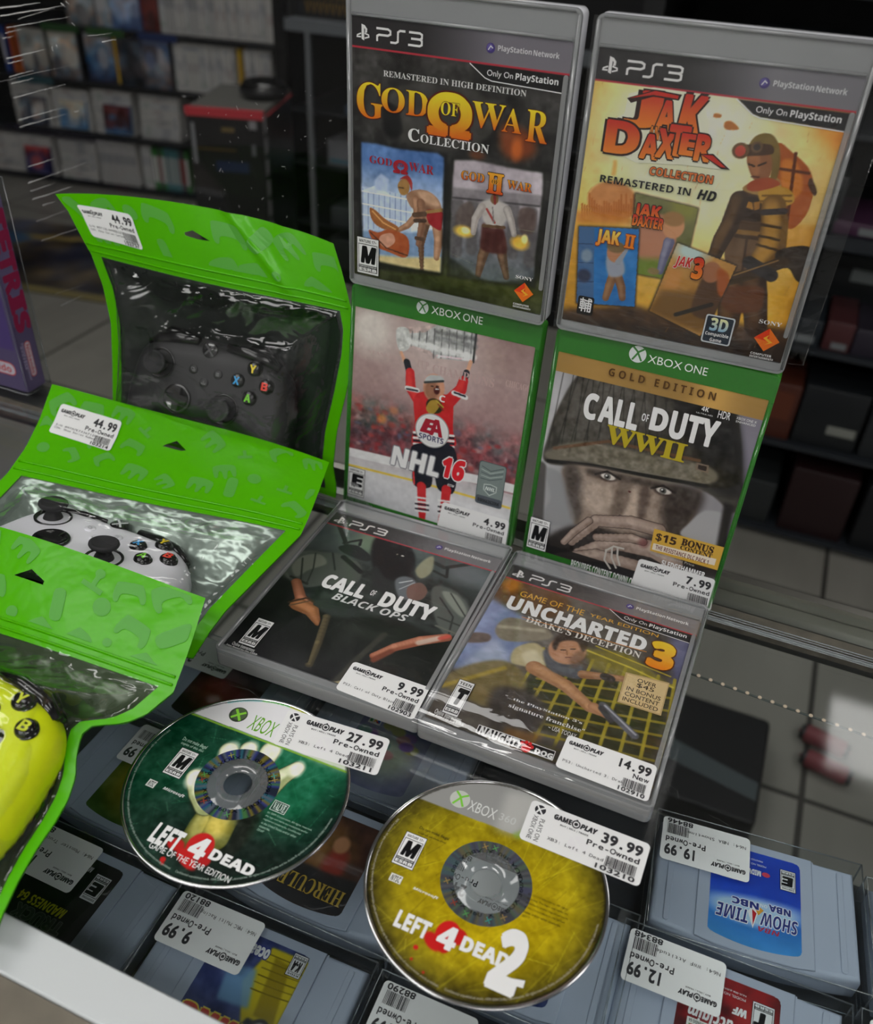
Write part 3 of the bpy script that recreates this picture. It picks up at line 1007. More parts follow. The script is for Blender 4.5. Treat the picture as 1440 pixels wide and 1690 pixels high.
# things and a reflection's stand-ins on the floor seen through the glass top
p = at_z(1130, 1200, FLOOR)
fb = thing('black_tote', 'black floor box with a pale slanted strip, seen through the counter glass', 'box', (p[0] + 80, p[1] - 100, FLOOR))
MB().prism(rrect(-110, -120, 66, 130, 12), 0.3, 60, 6).build('body', M_BLACKP, fb)
MB().add([(-108, -40, 60.4), (60, -70, 60.4), (60, -30, 60.4), (-108, 10, 60.4)], [(0, 1, 2, 3)]).build('pale_strip', pbr('pale_strip', (70, 78, 80), .5), fb)
p = at_z(1345, 1250, FLOOR)
rd = thing('reflection_roll', 'dull red roll with dark ends on the floor seen through the glass', 'roll', (p[0] + 10, p[1] + 30, FLOOR + 18.5), (0.2, 1, 0), (0, 0, 1))  # added roll, imitates a red reflection in the counter glass
MB().lathe([(0, -50), (18, -34), (18, 34), (0, 50)], (0, 0, 0), 24).build('wrap', pbr('roll_red', (112, 54, 58), .5), rd)
MB().lathe([(14, -46), (14, -34.2)], (0, 0, 0), 20).lathe([(14, 34.2), (14, 46)], (0, 0, 0), 20).build('end_cap', M_BLACKP, rd)
r2 = copy_tree(rd)
r2.location = (r2.location[0] + 6 * S, r2.location[1] - 62 * S, r2.location[2])
tag(r2, 'second dull red roll, lying nearer the camera than the other', 'roll')
p = at_z(95, 425, FLOOR)
mtg = thing('floor_mat', 'patterned mat with yellow edges lying on the floor at left', 'mat', (p[0], p[1], FLOOR + .3), (1, .15, 0), (-.15, 1, 0))
cv = Canvas(-420, -330, 420, 330, res=0.05)
cv.fill((62, 58, 56)); cv.noise(160, 3, 60); cv.noise(90, 9, 40, tint=(1, .6, -.4)); cv.mix((np.abs(cv.V - 200 - cv.U * .2) < 26).astype(float), (130, 112, 60)); cv.mix((cv.V < -280).astype(float), (120, 110, 70)); cv.lell(-300, 120, 90, 60, (50, 80, 110), .3)
cv.into(MB(), 0)
mm = MB().prism(rrect(-420, -330, 420, 330, 20), 0, 4, 0, col=ink(60, 58, 55)); cv.into(mm, 4.6)
mm.build('mat', M_PRINT, mtg)

# ------------------------------------------------------------------ game cases and their covers
W1 = ink(224, 224, 226); K1 = ink(16, 16, 18)


def mapper(root, ox, oy, s, z=0.0):
    m = root.matrix_world
    o = np.array([m[i][3] for i in range(3)]) / S
    X = np.array([m[i][0] for i in range(3)]); V = np.array([m[i][1] for i in range(3)]); N = np.array([m[i][2] for i in range(3)])
    o = o + N * z
    def f(x, y):
        p = at_plane(ox + x * s, oy + y * s, o, N) - o
        return float(p @ X), float(p @ V)
    return f


def case_pose(o, yaw, lean, du, dv):
    X = np.array([math.cos(yaw), math.sin(yaw), 0]); Y = np.array([-math.sin(yaw), math.cos(yaw), 0])
    V = math.cos(lean) * np.array([0, 0, 1]) + math.sin(lean) * Y
    return np.array(o) + X * du + V * dv, X, V


def ring(mb, outer, inner, z0, z1):
    """Frame between two outlines with the same number of points."""
    n = len(outer)
    v = [(x, y, z1) for x, y in outer] + [(x, y, z1) for x, y in inner] + [(x, y, z0) for x, y in outer] + [(x, y, z0) for x, y in inner]
    f = []
    for i in range(n):
        j = (i + 1) % n
        f += [(i, j, n + j, n + i), (2 * n + i, 3 * n + i, 3 * n + j, 2 * n + j), (i, 2 * n + i, 2 * n + j, j), (n + i, n + j, 3 * n + j, 3 * n + i)]
    return mb.add(v, f)


def ps3_case(t, shell=None):
    MB().prism(rrect(-67.5, 0, 67.5, 171, 4), -14, -2.6, 1.6, 3).build('case_shell', shell or M_SMOKE, t)
    r = MB()
    ring(r, rrect(-67.5, 0, 67.5, 171, 4), rrect(-64.8, 5.9, 64.8, 156.0, 1.5), -2.5, -1.5)
    ring(r, rrect(-67.5, 0, 67.5, 171, 4), rrect(-66.2, 1.3, 66.2, 169.7, 3), -1.4, 0)
    r.tube([(-64, 156.6, -0.6), (64, 156.6, -0.6)], 0.9, 8)
    r.prism(rrect(61.6, 22, 64.4, 140, 1.3), -1.4, 0.3, .3)
    r.tube([(-66.3, 3, -0.9), (-66.3, 168, -0.9)], 1.1, 8).tube([(-64, 170, -0.9), (64, 170, -0.9)], 1.1, 8).tube([(66.3, 3, -0.9), (66.3, 168, -0.9)], 1.1, 8)
    r.build('case_rim', M_SMOKERIM, t)
    MB().sheet([[(-66.6, .9, -.2), (66.6, .9, -.2)], [(-66.6, 170.2, -.2), (66.6, 170.2, -.2)]]).build('clear_front', M_FILM, t)


def xbox_case(t):
    MB().prism(rrect(-67.5, 0, 67.5, 171, 3), -14, -1.6, 1.4, 3).build('case_shell', M_GREEN, t)
    r = MB()
    ring(r, rrect(-67.5, 0, 67.5, 171, 3), rrect(-64.7, 6.2, 64.7, 155.8, 1), -1.5, -0.4)
    r.tube([(66.0, 3, -0.9), (66.0, 154, -0.9)], 1.2, 8).tube([(-66.4, 3, -0.9), (-66.4, 168, -0.9)], 0.9, 8)
    r.build('case_rim', M_GREENRIM, t)
    MB().sheet([[(-64.6, 6.3, -.4), (64.6, 6.3, -.4)], [(-64.6, 155.6, -.4), (64.6, 155.6, -.4)]]).build('clear_front', M_FILM, t)


XS = (-64.5, 6.5, 64.5, 155.5)              # printed sheet inside a case
def sheet_of(t, ox, oy, s, res=2.2):
    f = mapper(t, ox, oy, s, -1.2)
    c = Canvas(*XS, res=res, px=f)
    p = Print(-1.1, 0.018); p.px = f
    return c, p


def finish(c, p, t, name='cover_sheet', z=-1.25, mat=None):
    c.into(p, z)
    return p.build(name, mat or M_GLOSSP, t)


def ps3_logo(p, box, col):
    x0, y0, x1, y1 = box
    w = (x1 - x0) / 3.25; h = (y1 - y0)
    f = lambda q: [(x0 + a * w, y0 + b * h) for a, b in q]
    lw = h * .17
    p.stroke(f([(0, .98), (.82, .98), (1, .86), (1, .62), (.82, .5), (.2, .5), (.06, .4), (.06, 0)]), lw, col)
    p.stroke(f([(2.05, .98), (1.68, .98), (1.53, .85), (1.53, .15), (1.38, .03), (1.0, .03)]), lw, col)
    p.stroke(f([(2.3, .98), (3.05, .98), (3.2, .88), (3.2, .62), (3.05, .52), (2.45, .52)]), lw, col)
    p.stroke(f([(3.05, .52), (3.2, .42), (3.2, .13), (3.05, .03), (2.25, .03)]), lw, col)


def ps_symbol(p, x, y, h, col):             # upright P over a lying S
    p.poly([(x - .10 * h, y - .42 * h), (x + .10 * h, y - .5 * h), (x + .10 * h, y + .28 * h), (x - .10 * h, y + .5 * h)], col)
    p.poly([(x - .10 * h, y + .5 * h), (x + .16 * h, y + .42 * h), (x + .34 * h, y + .22 * h), (x + .32 * h, y + .0 * h), (x + .16 * h, y - .04 * h), (x + .18 * h, y + .18 * h), (x + .06 * h, y + .3 * h), (x - .1 * h, y + .34 * h)], col)
    p.stroke([(x - .14 * h, y - .08 * h), (x - .42 * h, y - .2 * h), (x - .44 * h, y - .3 * h), (x - .14 * h, y - .3 * h)], .09 * h, col)
    p.stroke([(x + .14 * h, y - .06 * h), (x + .44 * h, y - .14 * h), (x + .46 * h, y - .26 * h), (x + .14 * h, y - .36 * h)], .09 * h, col)


def esrb(p, x0, y0, x1, y1, letter, top, extra=None):
    h = y1 - y0; w = x1 - x0
    p.rect(x0 - .35, y0 - .35, x1 + .35, y1 + .35, K1)
    p.rect(x0, y0, x1, y1, W1)
    p.rect(x0 + .05 * w, y0 + .05 * h, x1 - .05 * w, y1 - .17 * h, K1)
    p.rect(x0 + .08 * w, y0 + .245 * h, x1 - .08 * w, y1 - .19 * h, W1)
    p.text(top, x0 + .1 * w, y1 - .13 * h, x1 - .1 * w, y1 - .05 * h, K1, style='bold')
    if extra:
        p.text(letter, x0 + .25 * w, y0 + .36 * h, x1 - .18 * w, y1 - .23 * h, K1, style='bold', off=.04, shear=.1)
        p.text(extra, x0 + .16 * w, y0 + .3 * h, x1 - .35 * w, y0 + .44 * h, K1, style='bold', edge=(W1, .05))
    else:
        p.text(letter, x0 + .2 * w, y0 + .32 * h, x1 - .2 * w, y1 - .25 * h, K1, style='bold', off=.05, shear=.1)
    p.text('CONTENT RATED BY', x0 + .1 * w, y0 + .185 * h, x1 - .1 * w, y0 + .225 * h, W1, style='bold')
    p.text('ESRB', x0 + .1 * w, y0 + .075 * h, x1 - .1 * w, y0 + .16 * h, W1, style='bold', off=.03)


def esrb_q(p, a, b, letter, top, extra=None):
    q, r = p.P(*a), p.P(*b)
    esrb(p, min(q[0], r[0]), min(q[1], r[1]), max(q[0], r[0]), max(q[1], r[1]), letter, top, extra)


def sony(p, x, y, r):
    o = ink(222, 105, 35); o2 = ink(205, 60, 30); ye = ink(228, 160, 50)
    p.poly([(x, y + r), (x - r, y), (x, y - r), (x + r, y)], o)
    p.poly([(x, y + r), (x - r, y), (x, y - .1 * r), (x + .15 * r, y + .2 * r)], o2)
    p.poly([(x + .1 * r, y + .45 * r), (x - .3 * r, y + .1 * r), (x + .22 * r, y - .2 * r), (x - .1 * r, y - .45 * r), (x + .5 * r, y - .15 * r), (x - .02 * r, y + .15 * r)], ye)
    p.text('SONY', x - r * .95, y + r * 1.28, x + r * .8, y + r * 1.62, W1, style='serif')
    p.text('COMPUTER', x - r * .95, y - r * 1.42, x + r * .7, y - r * 1.22, W1, style='bold')
    p.text('ENTERTAINMENT®', x - r * .95, y - r * 1.68, x + r * .9, y - r * 1.5, W1, style='bold')


def ps3_header(c, p, hb, only=None, h=15.0):
    """Top strip: dark to violet grey, red rule, mark, network line; `only` draws the tab."""
    x0, y0, x1, y1 = XS
    t = np.clip((c.U - x0) / (x1 - x0), 0, 1)
    k = np.clip((t - .33) / .35, 0, 1)
    for i, (a, b) in enumerate(zip(hb[0], hb[1])):
        c.a[..., i] = np.where(c.V > y1 - h, a + (b - a) * k, c.a[..., i])
    c.mix(((c.V <= y1 - h) & (c.V > y1 - h - .9)).astype(float), (168, 44, 58))
    ps_symbol(p, x0 + 7, y1 - 7.6, 8.2, ink(*hb[2]))
    ps3_logo(p, (x0 + 15.5, y1 - 11.2, x0 + 44, y1 - 4.6), ink(*hb[2]))
    sx = x1 - 45
    p.disk(sx, y1 - h + 7.6, 2.5, ink(62, 50, 108)); p.disk(sx - .4, y1 - h + 8.0, 1.7, ink(88, 78, 140))
    p.stroke([(sx - 1.3, y1 - h + 6.6), (sx, y1 - h + 8.6), (sx + 1.3, y1 - h + 7.6)], .45, W1)
    p.text('PlayStation', sx + 4.2, y1 - h + 5.9, sx + 23.2, y1 - h + 9.5, ink(*hb[3]), style='bold')
    p.text('Network', sx + 24.2, y1 - h + 6.5, sx + 38.5, y1 - h + 9.4, ink(*hb[3]), style='bold')
    if only:
        q = [(x1, y1 - h - 9.5), (x1 - 43, y1 - h - 8.0), (x1 - 47, y1 - h - 7.0), (x1 - 56, y1 - h - .9), (x1, y1 - h - .9)]
        c.mix(c.mask(q), (26, 25, 26))
        p.stroke([(x1 - 56.5, y1 - h - .9), (x1 - 47, y1 - h - 7.2), (x1 - 43, y1 - h - 8.3), (x1, y1 - h - 9.6)], .5, W1)
        p.text('Only On', x1 - 46, y1 - h - 6.8, x1 - 31, y1 - h - 2.9, W1)
        p.text('PlayStation', x1 - 29.5, y1 - h - 7.0, x1 - 5.5, y1 - h - 2.6, W1, style='bold')


RS = random.Random(3)
def barcode(p, x0, y0, x1, y1, col, seed=0):
    r = random.Random(seed); x = x0
    while x < x1:
        w = r.choice((.25, .25, .45, .6)); p.rect(x, y0, min(x + w, x1), y1, col); x += w + r.choice((.25, .35, .5))


def sticker(t, px, corners, price, cond, line, code, z=0.15, plays=False, seed=1, strip=False, rot180=False, paper=(222, 221, 224)):
    """Price sticker laid out over picture corners (lower-left and upper-right of its outline), bent to them."""
    TL, TR, BR, BL = [np.array(px(*q)) for q in corners]
    w = (np.linalg.norm(TR - TL) + np.linalg.norm(BR - BL)) / 2; h = (np.linalg.norm(TL - BL) + np.linalg.norm(TR - BR)) / 2
    return sticker_mesh(t, w, h, lambda x, y: (1 - x / w) * (1 - y / h) * BL + (x / w) * (1 - y / h) * BR + (x / w) * (y / h) * TR + (1 - x / w) * (y / h) * TL,
                        price, cond, line, code, z, plays, seed, strip, paper)


def gp_logo(p, x, y, w, ik):
    h = w * .13
    p.text('GAME', x, y - h * .5, x + w * .40, y + h * .5, ik, style='bold', off=.05)
    p.text('PLAY', x + w * .62, y - h * .5, x + w, y + h * .5, ik, style='boldit', off=.05)
    cx = x + w * .51
    p.stroke([(cx + w * .085 * math.cos(a * math.pi / 8), y + w * .095 * math.sin(a * math.pi / 8)) for a in range(16)], w * .03, ik, True)
    p.disk(cx, y, w * .045, ik, n=12)
    p.rect(cx - w * .02, y + w * .09, cx + w * .02, y + w * .13, ik)
    p.text('BUY | SELL | TRADE', x + w * .18, y - h * 1.55, x + w * .84, y - h * 1.12, ik, style='bold')


def sticker_mesh(t, w, h, warp, price, cond, line, code, z=0.15, plays=False, seed=1, strip=False, paper=(222, 221, 224)):
    p = Print(0.0, 0.012)
    ik = ink(34, 34, 38); pw = ink(*paper)
    r = min(2.6, h * .1)
    xs = [r * (1 - math.cos(a)) for a in np.linspace(0, math.pi / 2, 6)]
    xs = xs[:-1] + list(np.linspace(r, w - r, 20)) + [w - a for a in xs[:-1][::-1]]
    g = lambda x: max(0.0, r - math.sqrt(max(0.0, r * r - max(0.0, r - min(x, w - x)) ** 2)))
    p.sheet([[(x, g(x) + (h - 2 * g(x)) * k / 12, 0.0) for x in xs] for k in range(13)], col=pw)
    p.z = 0.06
    L = 0.0
    if plays:
        L = .17
        r = h * .115
        p.disk(.09 * w, .82 * h, r, ik); p.stroke([(.09 * w - r * .7, .82 * h + r * .75), (.09 * w + r * .55, .82 * h - r * .85)], r * .3, pw); p.stroke([(.09 * w + r * .75, .82 * h + r * .7), (.09 * w - r * .2, .82 * h - r * .0), (.09 * w - r * .55, .82 * h - r * .8)], r * .3, pw)
        p.text('PLAYS ON', .115 * w, .08 * h, .155 * w, .62 * h, ik, rot=-90); p.text('XBOX ONE', .055 * w, .08 * h, .095 * w, .66 * h, ik, rot=-90)
        q = (.46 * w, .36 * h); r = h * .2
        p.disk(*q, r, ink(212, 211, 214)); p.stroke([(q[0] - r * .6, q[1] + r * .7), (q[0] + r * .6, q[1] - r * .7)], r * .25, pw)
    gp_logo(p, (L + .045) * w, .80 * h, (.36 if plays else .38) * w, ik)
    x1 = .95 * w
    pw_ = .355 * w if len(price) > 4 else .30 * w
    if plays: pw_ *= .92
    p.mono(price, x1 - pw_, .635 * h, x1, .865 * h, ik, off=.03)
    cw = {'New': .16}.get(cond, .45) * w * (.95 if plays else 1)
    p.mono(cond, x1 - cw, .455 * h, x1, .58 * h, ik, off=.018)
    for i, ln in enumerate(line):
        lw = min(.66 * w, len(ln) * h * .072)
        yy = (.215 - .11 * i + (.10 if len(line) > 1 else 0)) * h
        p.mono(ln, (L + .05) * w, yy, (L + .05) * w + lw, yy + .07 * h, ik)
    barcode(p, .70 * w, .15 * h, .945 * w, .385 * h, ik, seed)
    p.mono(code, .62 * w if plays else .66 * w, .03 * h, .95 * w, .135 * h, ik, off=.02)
    v = np.array(p.v)
    q = np.array([warp(x, y) for x, y in v[:, :2]])
    if q.shape[1] == 2:
        p.v = [(a[0], a[1], b + z + .05) for a, b in zip(q, v[:, 2])]
    else: p.v = [(a[0], a[1], a[2] + b) for a, b in zip(q, v[:, 2])]
    return p.build('price_sticker', M_LABEL, t)


def xbox_ball(p, x, y, r, face=(196, 200, 200), mark=(52, 112, 48)):
    p.disk(x, y, r, ink(*face))
    g = ink(*mark)
    p.stroke([(x - r * .62, y + r * .78), (x - r * .1, y + r * .35), (x + r * .55, y - r * .72)], r * .22, g)
    p.stroke([(x + r * .66, y + r * .74), (x + r * .1, y + r * .33), (x - r * .52, y - r * .75)], r * .22, g)


def xbox_header(t, ox, oy, s, ball, word):
    p = Print(-.35, .02); p.px = mapper(t, ox, oy, s, -.3)
    b = p.P(*ball[0]); r = ball[1] * s / 2.35
    xbox_ball(p, b[0], b[1], r)
    (x0, y0), (x1, y1) = p.P(*word[0]), p.P(*word[1])
    m = x0 + (x1 - x0) * .575
    yb, yt = min(y0, y1), max(y0, y1)
    p.text('XBOX', x0, yb, m, yt, W1); p.text('ONE', m + (x1 - x0) * .045, yb, x1, yt, W1)
    p.build('header_print', M_PRINT, t)


# ---- dark case with gold lettering (upper left)
o, X, V = case_pose((-259.85, 500.05, 182.1), -.029, 0.0, 64.5, -6.5)
t = thing('game_case', 'clear game case with dark stone cover and gold lettering, upper left', 'game case', o, X, V)
ps3_case(t, M_SMOKELIT)
c, p = sheet_of(t, 560, 0, .31963)
c.vgrad([(0, (46, 50, 26)), (.07, (60, 66, 30)), (.14, (44, 48, 30)), (.2, (34, 33, 32)), (.6, (40, 39, 38)), (1, (52, 50, 48))])
c.noise(14, 1, 26, octs=4); c.noise(3, 2, 14, octs=2)
c.smooth([(215, 560), (330, 440), (520, 440), (700, 470), (800, 560), (760, 720), (560, 780), (330, 730)], (74, 72, 68), 2, .55)
c.smooth([(330, 470), (500, 450), (700, 520), (690, 680), (420, 660)], (52, 51, 50), 2, .6)
c.smooth([(225, 540), (300, 560), (320, 690), (240, 700)], (14, 14, 15), 2, .9)
c.noise(9, 5, 18, octs=3)
c.smooth([(850, 640), (980, 690), (1010, 790), (900, 830), (830, 760)], (150, 66, 26), 4, .7); c.ell(915, 770, 5, 9, (220, 110, 40), .9, .6); c.ell(710, 800, 7, 4, (120, 60, 30), .9, .6)
c.scratches(60, 8, (92, 92, 80), (3, 14), .25, .35, ang=-8)
pl = [(112, 733), (190, 742), (300, 768), (420, 782), (505, 790), (540, 815), (535, 960), (530, 1200), (522, 1408), (420, 1392), (300, 1372), (205, 1350), (120, 1225), (112, 980)]
m = blur(c.mask(c.L(pl)), 1)
c.mix(blur(c.mask(c.L([(100, 725), (560, 795), (538, 1425), (100, 1380)])), 2), (16, 16, 16), .8)
sub = Canvas(*XS, res=2.2, px=c.px)
t_ = np.clip((sub.V - 20) / 60, 0, 1)
for i, (a, b_, d) in enumerate(zip((150, 170, 190), (205, 212, 222), (82, 116, 170))): sub.a[..., i] = np.where(t_ < .5, a + (b_ - a) * t_ * 2, b_ + (d - b_) * (t_ - .5) * 2)
sub.noise(16, 9, 46, octs=4)
sub.poly([(110, 960), (250, 985), (330, 1010), (370, 1040), (370, 1200), (110, 1190)], (178, 192, 216), .5, .9)
for k in range(9): sub.line([(120 + k * 28, 975 + k * 4), (120 + k * 28, 1180)], .7, (120, 140, 178), .3, .8)
for yy in (985, 1050, 1105): sub.line([(112, yy), (370, yy + 48)], .8, (226, 230, 238), .3, .9)
sub.poly([(112, 985), (190, 955), (270, 1012)], (196, 206, 224), .3); sub.poly([(180, 930), (215, 895), (255, 925), (250, 990), (180, 980)], (168, 184, 214), .6)
sub.poly([(110, 1190), (380, 1200), (530, 1180), (525, 1330), (110, 1310)], (112, 140, 176), 1.5, .9); sub.poly([(110, 1310), (330, 1330), (526, 1330), (524, 1412), (110, 1390)], (205, 186, 136), 1.0)
# a plain kneeling stand-in soldier: helmet, tunic, bronze shield
sub.limb([(445, 1150), (420, 1260), (425, 1390)], [11, 8, 5], (96, 70, 54), (150, 116, 92)); sub.limb([(500, 1140), (512, 1240), (500, 1330)], [13, 11, 7], (150, 108, 82), (206, 164, 132))
sub.smooth([(345, 1010), (385, 982), (450, 985), (505, 1025), (528, 1080), (528, 1150), (450, 1160), (420, 1095), (370, 1070)], (150, 112, 88), .3)
sub.smooth([(400, 990), (460, 992), (505, 1030), (515, 1065), (450, 1050)], (196, 158, 130), .8, .8); sub.smooth([(430, 1060), (470, 1075), (460, 1100), (425, 1095)], (110, 78, 62), .8, .8)
sub.smooth([(450, 1085), (530, 1092), (530, 1150), (520, 1190), (480, 1170), (455, 1140)], (146, 34, 40), .3); sub.line([(452, 1095), (530, 1085)], 2.0, (150, 116, 70), .2)
sub.smooth([(300, 960), (318, 928), (345, 925), (362, 955), (352, 1000), (318, 1005)], (150, 110, 60), .3); sub.smooth([(310, 925), (350, 905), (375, 940), (372, 985), (358, 945), (340, 925)], (150, 46, 44), .3); sub.line([(306, 968), (330, 972)], .8, (50, 36, 28))
sub.limb([(395, 1035), (400, 1110), (350, 1165), (300, 1190)], [10, 8, 7, 5], (140, 100, 76), (196, 152, 122)); sub.limb([(420, 1050), (425, 1150), (405, 1260)], [10, 8, 6], (120, 84, 64), (176, 134, 106)); sub.line([(385, 1110), (440, 1105)], 3.0, (84, 62, 48), .3); sub.line([(390, 1140), (440, 1140)], 2.4, (70, 52, 42), .3); sub.line([(395, 1230), (430, 1235)], 2.4, (84, 62, 48), .3)
sub.smooth([(155, 1075), (185, 1085), (235, 1130), (300, 1170), (295, 1195), (220, 1180), (170, 1140)], (150, 92, 50), .3); sub.line([(170, 1090), (225, 1150), (290, 1185)], .9, (204, 150, 90), .2)
sub.smooth([(150, 1190), (200, 1200), (255, 1185), (340, 1215), (360, 1270), (340, 1330), (250, 1300), (190, 1270)], (160, 80, 44), .3); sub.smooth([(215, 1215), (270, 1205), (285, 1250), (240, 1280), (205, 1250)], (206, 160, 140), .5, .8); sub.line([(160, 1200), (240, 1280), (350, 1320)], 1.0, (90, 50, 34), .2)
sub.noise(3, 12, 14, octs=2)
c.mix(m, 0); c.a += sub.a * m[..., None]
m2 = blur(c.mask(c.L([(592, 826), (700, 828), (860, 862), (960, 880), (1048, 893), (1050, 960), (1030, 1150), (1012, 1300), (1000, 1480), (830, 1460), (700, 1442), (566, 1418), (572, 1200), (580, 980)])), 1)
c.mix(blur(c.mask(c.L([(578, 815), (1062, 880), (1012, 1495), (552, 1430)])), 2), (20, 22, 16), .8)
sb = Canvas(*XS, res=2.2, px=c.px)
t_ = np.clip((sb.V - 15) / 62, 0, 1)
for i, (a, b_, d) in enumerate(zip((92, 104, 108), (98, 98, 104), (168, 158, 166))): sb.a[..., i] = np.where(t_ < .45, a + (b_ - a) * t_ / .45, b_ + (d - b_) * (t_ - .45) / .55)
sb.noise(15, 19, 40, octs=4)
for x, y, w in ((610, 1050, 8), (690, 1040, 7), (900, 1060, 7), (990, 1100, 8)): sb.line([(x, y), (x - 10, y + 250)], w, (84, 80, 82), 1.5, .8)
sb.line([(590, 1000), (1030, 1040)], 7, (122, 116, 120), 1.5, .8); sb.line([(585, 1020), (1030, 1065)], 1.2, (60, 58, 60), .6, .8)
sb.smooth([(640, 1050), (690, 1060), (690, 1200), (610, 1200), (600, 1110)], (88, 76, 72), 1.2, .9); sb.smooth([(930, 1080), (1010, 1090), (1000, 1200), (930, 1200)], (86, 70, 66), 1.5, .9)
sb.ell(640, 1195, 9, 5, (232, 190, 80), .7); sb.ell(930, 1255, 8, 6, (232, 180, 70), .7); sb.ell(650, 1190, 4, 3, (255, 236, 170), .6); sb.ell(955, 1235, 3, 4, (255, 230, 150), .6)
sb.limb([(770, 1230), (735, 1330), (715, 1420)], [13, 11, 7], (92, 70, 54), (150, 116, 90)); sb.limb([(830, 1240), (840, 1330), (860, 1430)], [13, 11, 7], (80, 62, 48), (140, 108, 84))
sb.smooth([(745, 1150), (830, 1160), (860, 1250), (850, 1310), (735, 1290), (730, 1220)], (72, 36, 34), .6); sb.smooth([(730, 1050), (800, 1030), (870, 1070), (840, 1170), (755, 1160)], (178, 172, 168), .8)
sb.limb([(735, 1070), (700, 1130), (690, 1200)], [9, 8, 6], (160, 150, 146), (200, 194, 190)); sb.limb([(865, 1085), (885, 1140), (900, 1210)], [9, 8, 6], (150, 142, 138), (196, 190, 186)); sb.smooth([(780, 1040), (782, 1012), (800, 1002), (818, 1014), (818, 1042), (800, 1056)], (112, 84, 56), .2); sb.line([(800, 1000), (802, 1050)], 1.6, (120, 40, 36), .2); sb.line([(760, 1080), (800, 1150)], 1.4, (150, 60, 56), .4); sb.line([(740, 1165), (850, 1175)], 1.8, (90, 66, 46), .2); sb.line([(790, 1070), (795, 1150)], .8, (120, 114, 112), .2)
sb.smooth([(565, 1330), (760, 1450), (1000, 1440), (1000, 1490), (560, 1425)], (40, 44, 40), 2)
sb.scratches(30, 4, (150, 160, 130), (6, 22), .3, .4, ang=-12); sb.noise(3, 22, 14, octs=2)
c.mix(m2, 0); c.a += sb.a * m2[..., None]
ps3_header(c, p, ((40, 38, 39), (108, 104, 112), (214, 212, 212), (196, 194, 198)), only=True)
G1, G2 = ink(196, 92, 18), ink(240, 196, 40); GE = ink(84, 26, 10)
p.T('REMASTERED IN HIGH DEFINITION', (228, 393), (968, 466), ink(198, 198, 196), style='serif')
p.T('G', (92, 600), (232, 435), G1, col2=G2, style='serif', edge=(GE, .022)); p.T('O', (218, 572), (340, 462), G1, col2=G2, style='serif', edge=(GE, .022)); p.T('D', (344, 590), (462, 480), G1, col2=G2, style='serif', edge=(GE, .022))
p.T('Ω', (466, 680), (678, 505), G1, col2=G2, style='sans', off=.05, edge=(GE, .03)); p.T('OF', (524, 590), (622, 535), G2, style='serif', edge=(GE, .03))
p.T('W', (682, 652), (862, 545), G1, col2=G2, style='serif', edge=(GE, .022)); p.T('A', (838, 676), (952, 568), G1, col2=G2, style='serif', edge=(GE, .022)); p.T('R', (960, 726), (1088, 580), G1, col2=G2, style='serif', edge=(GE, .022))
p.T('C', (357, 725), (415, 668), ink(220, 218, 212), style='serif', off=.01); p.T('OLLECTION', (420, 735), (776, 748), ink(220, 218, 212), style='serif')
RD = ink(150, 30, 44)
p.T('GOD', (158, 838), (274, 820), RD, style='serif'); p.T('Ω', (284, 886), (352, 835), RD, style='sans', off=.05); p.T('OF', (302, 858), (336, 848), RD, style='serif'); p.T('WAR', (360, 880), (490, 856), RD, style='serif')
OG, OG2 = ink(190, 70, 20), ink(236, 150, 40)
p.T('GOD', (630, 922), (752, 898), OG, col2=OG2, style='serif', edge=(ink(60, 24, 16), .03)); p.T('II', (764, 988), (850, 905), OG, col2=OG2, style='serif', off=.03, edge=(ink(50, 20, 12), .03)); p.T('OF', (788, 945), (824, 930), ink(30, 22, 18), style='serif', edge=(OG2, .1)); p.T('WAR', (866, 970), (998, 948), OG, col2=OG2, style='serif', edge=(ink(60, 24, 16), .03))
esrb_q(p, (97, 1400), (205, 1240), 'M', 'MATURE 17+')
q = p.P(953, 1507); sony(p, q[0], q[1], 6.2)
finish(c, p, t)

# ---- golden adventure case (upper right)
o, X, V = case_pose((-118.11, 500.44, 180.65), .015, 0.0, 64.5, -6.5)
t = thing('game_case', 'clear game case with golden desert adventure cover, upper right', 'game case', o, X, V)
ps3_case(t, M_SMOKELIT)
wr = MB()
wr.sheet([[(69.5, 2, -15), (69.5, 168, -15)], [(69.3, 2, -8), (69.3, 168, -8)], [(68.4, 1, .6), (68.4, 170, .6)], [(20, 1, .9), (20, 170, .9)], [(-69, 1, .7), (-69, 170, .7)]])
wr.sheet([[(69.5, 2, -15), (69.5, 168, -15)], [(73, 6, -20), (74, 166, -20)], [(78, -3, -26), (80, 160, -26)]])
wr.tube([(78, -3, -26), (79.2, 60, -26.4), (80, 160, -26)], .35, 6).tube([(69.5, 1, -15), (78, -3, -26)], .3, 6)
wr.build('shrink_sleeve', M_WRAP, t)
c, p = sheet_of(t, 920, 0, .36697)
c.fill((214, 164, 58)); c.ell(640, 720, 62, 52, (238, 222, 168), 1.0); c.ell(560, 560, 34, 30, (246, 236, 200), 1.0, .7)
c.smooth([(1150, 500), (1400, 520), (1380, 800), (1200, 640)], (196, 110, 26), 8, .8); c.poly([(1180, 1000), (1220, 1000), (1050, 1480), (1000, 1480)], (206, 140, 26), 8, .7)
c.smooth([(80, 1000), (330, 1040), (300, 1400), (40, 1420)], (206, 150, 40), 6, .7)
c.noise(24, 31, 34, octs=4, tint=(1, .9, .5))
c.ell(245, 905, 21, 16, (190, 120, 66), .15, .9)
rr = random.Random(8)
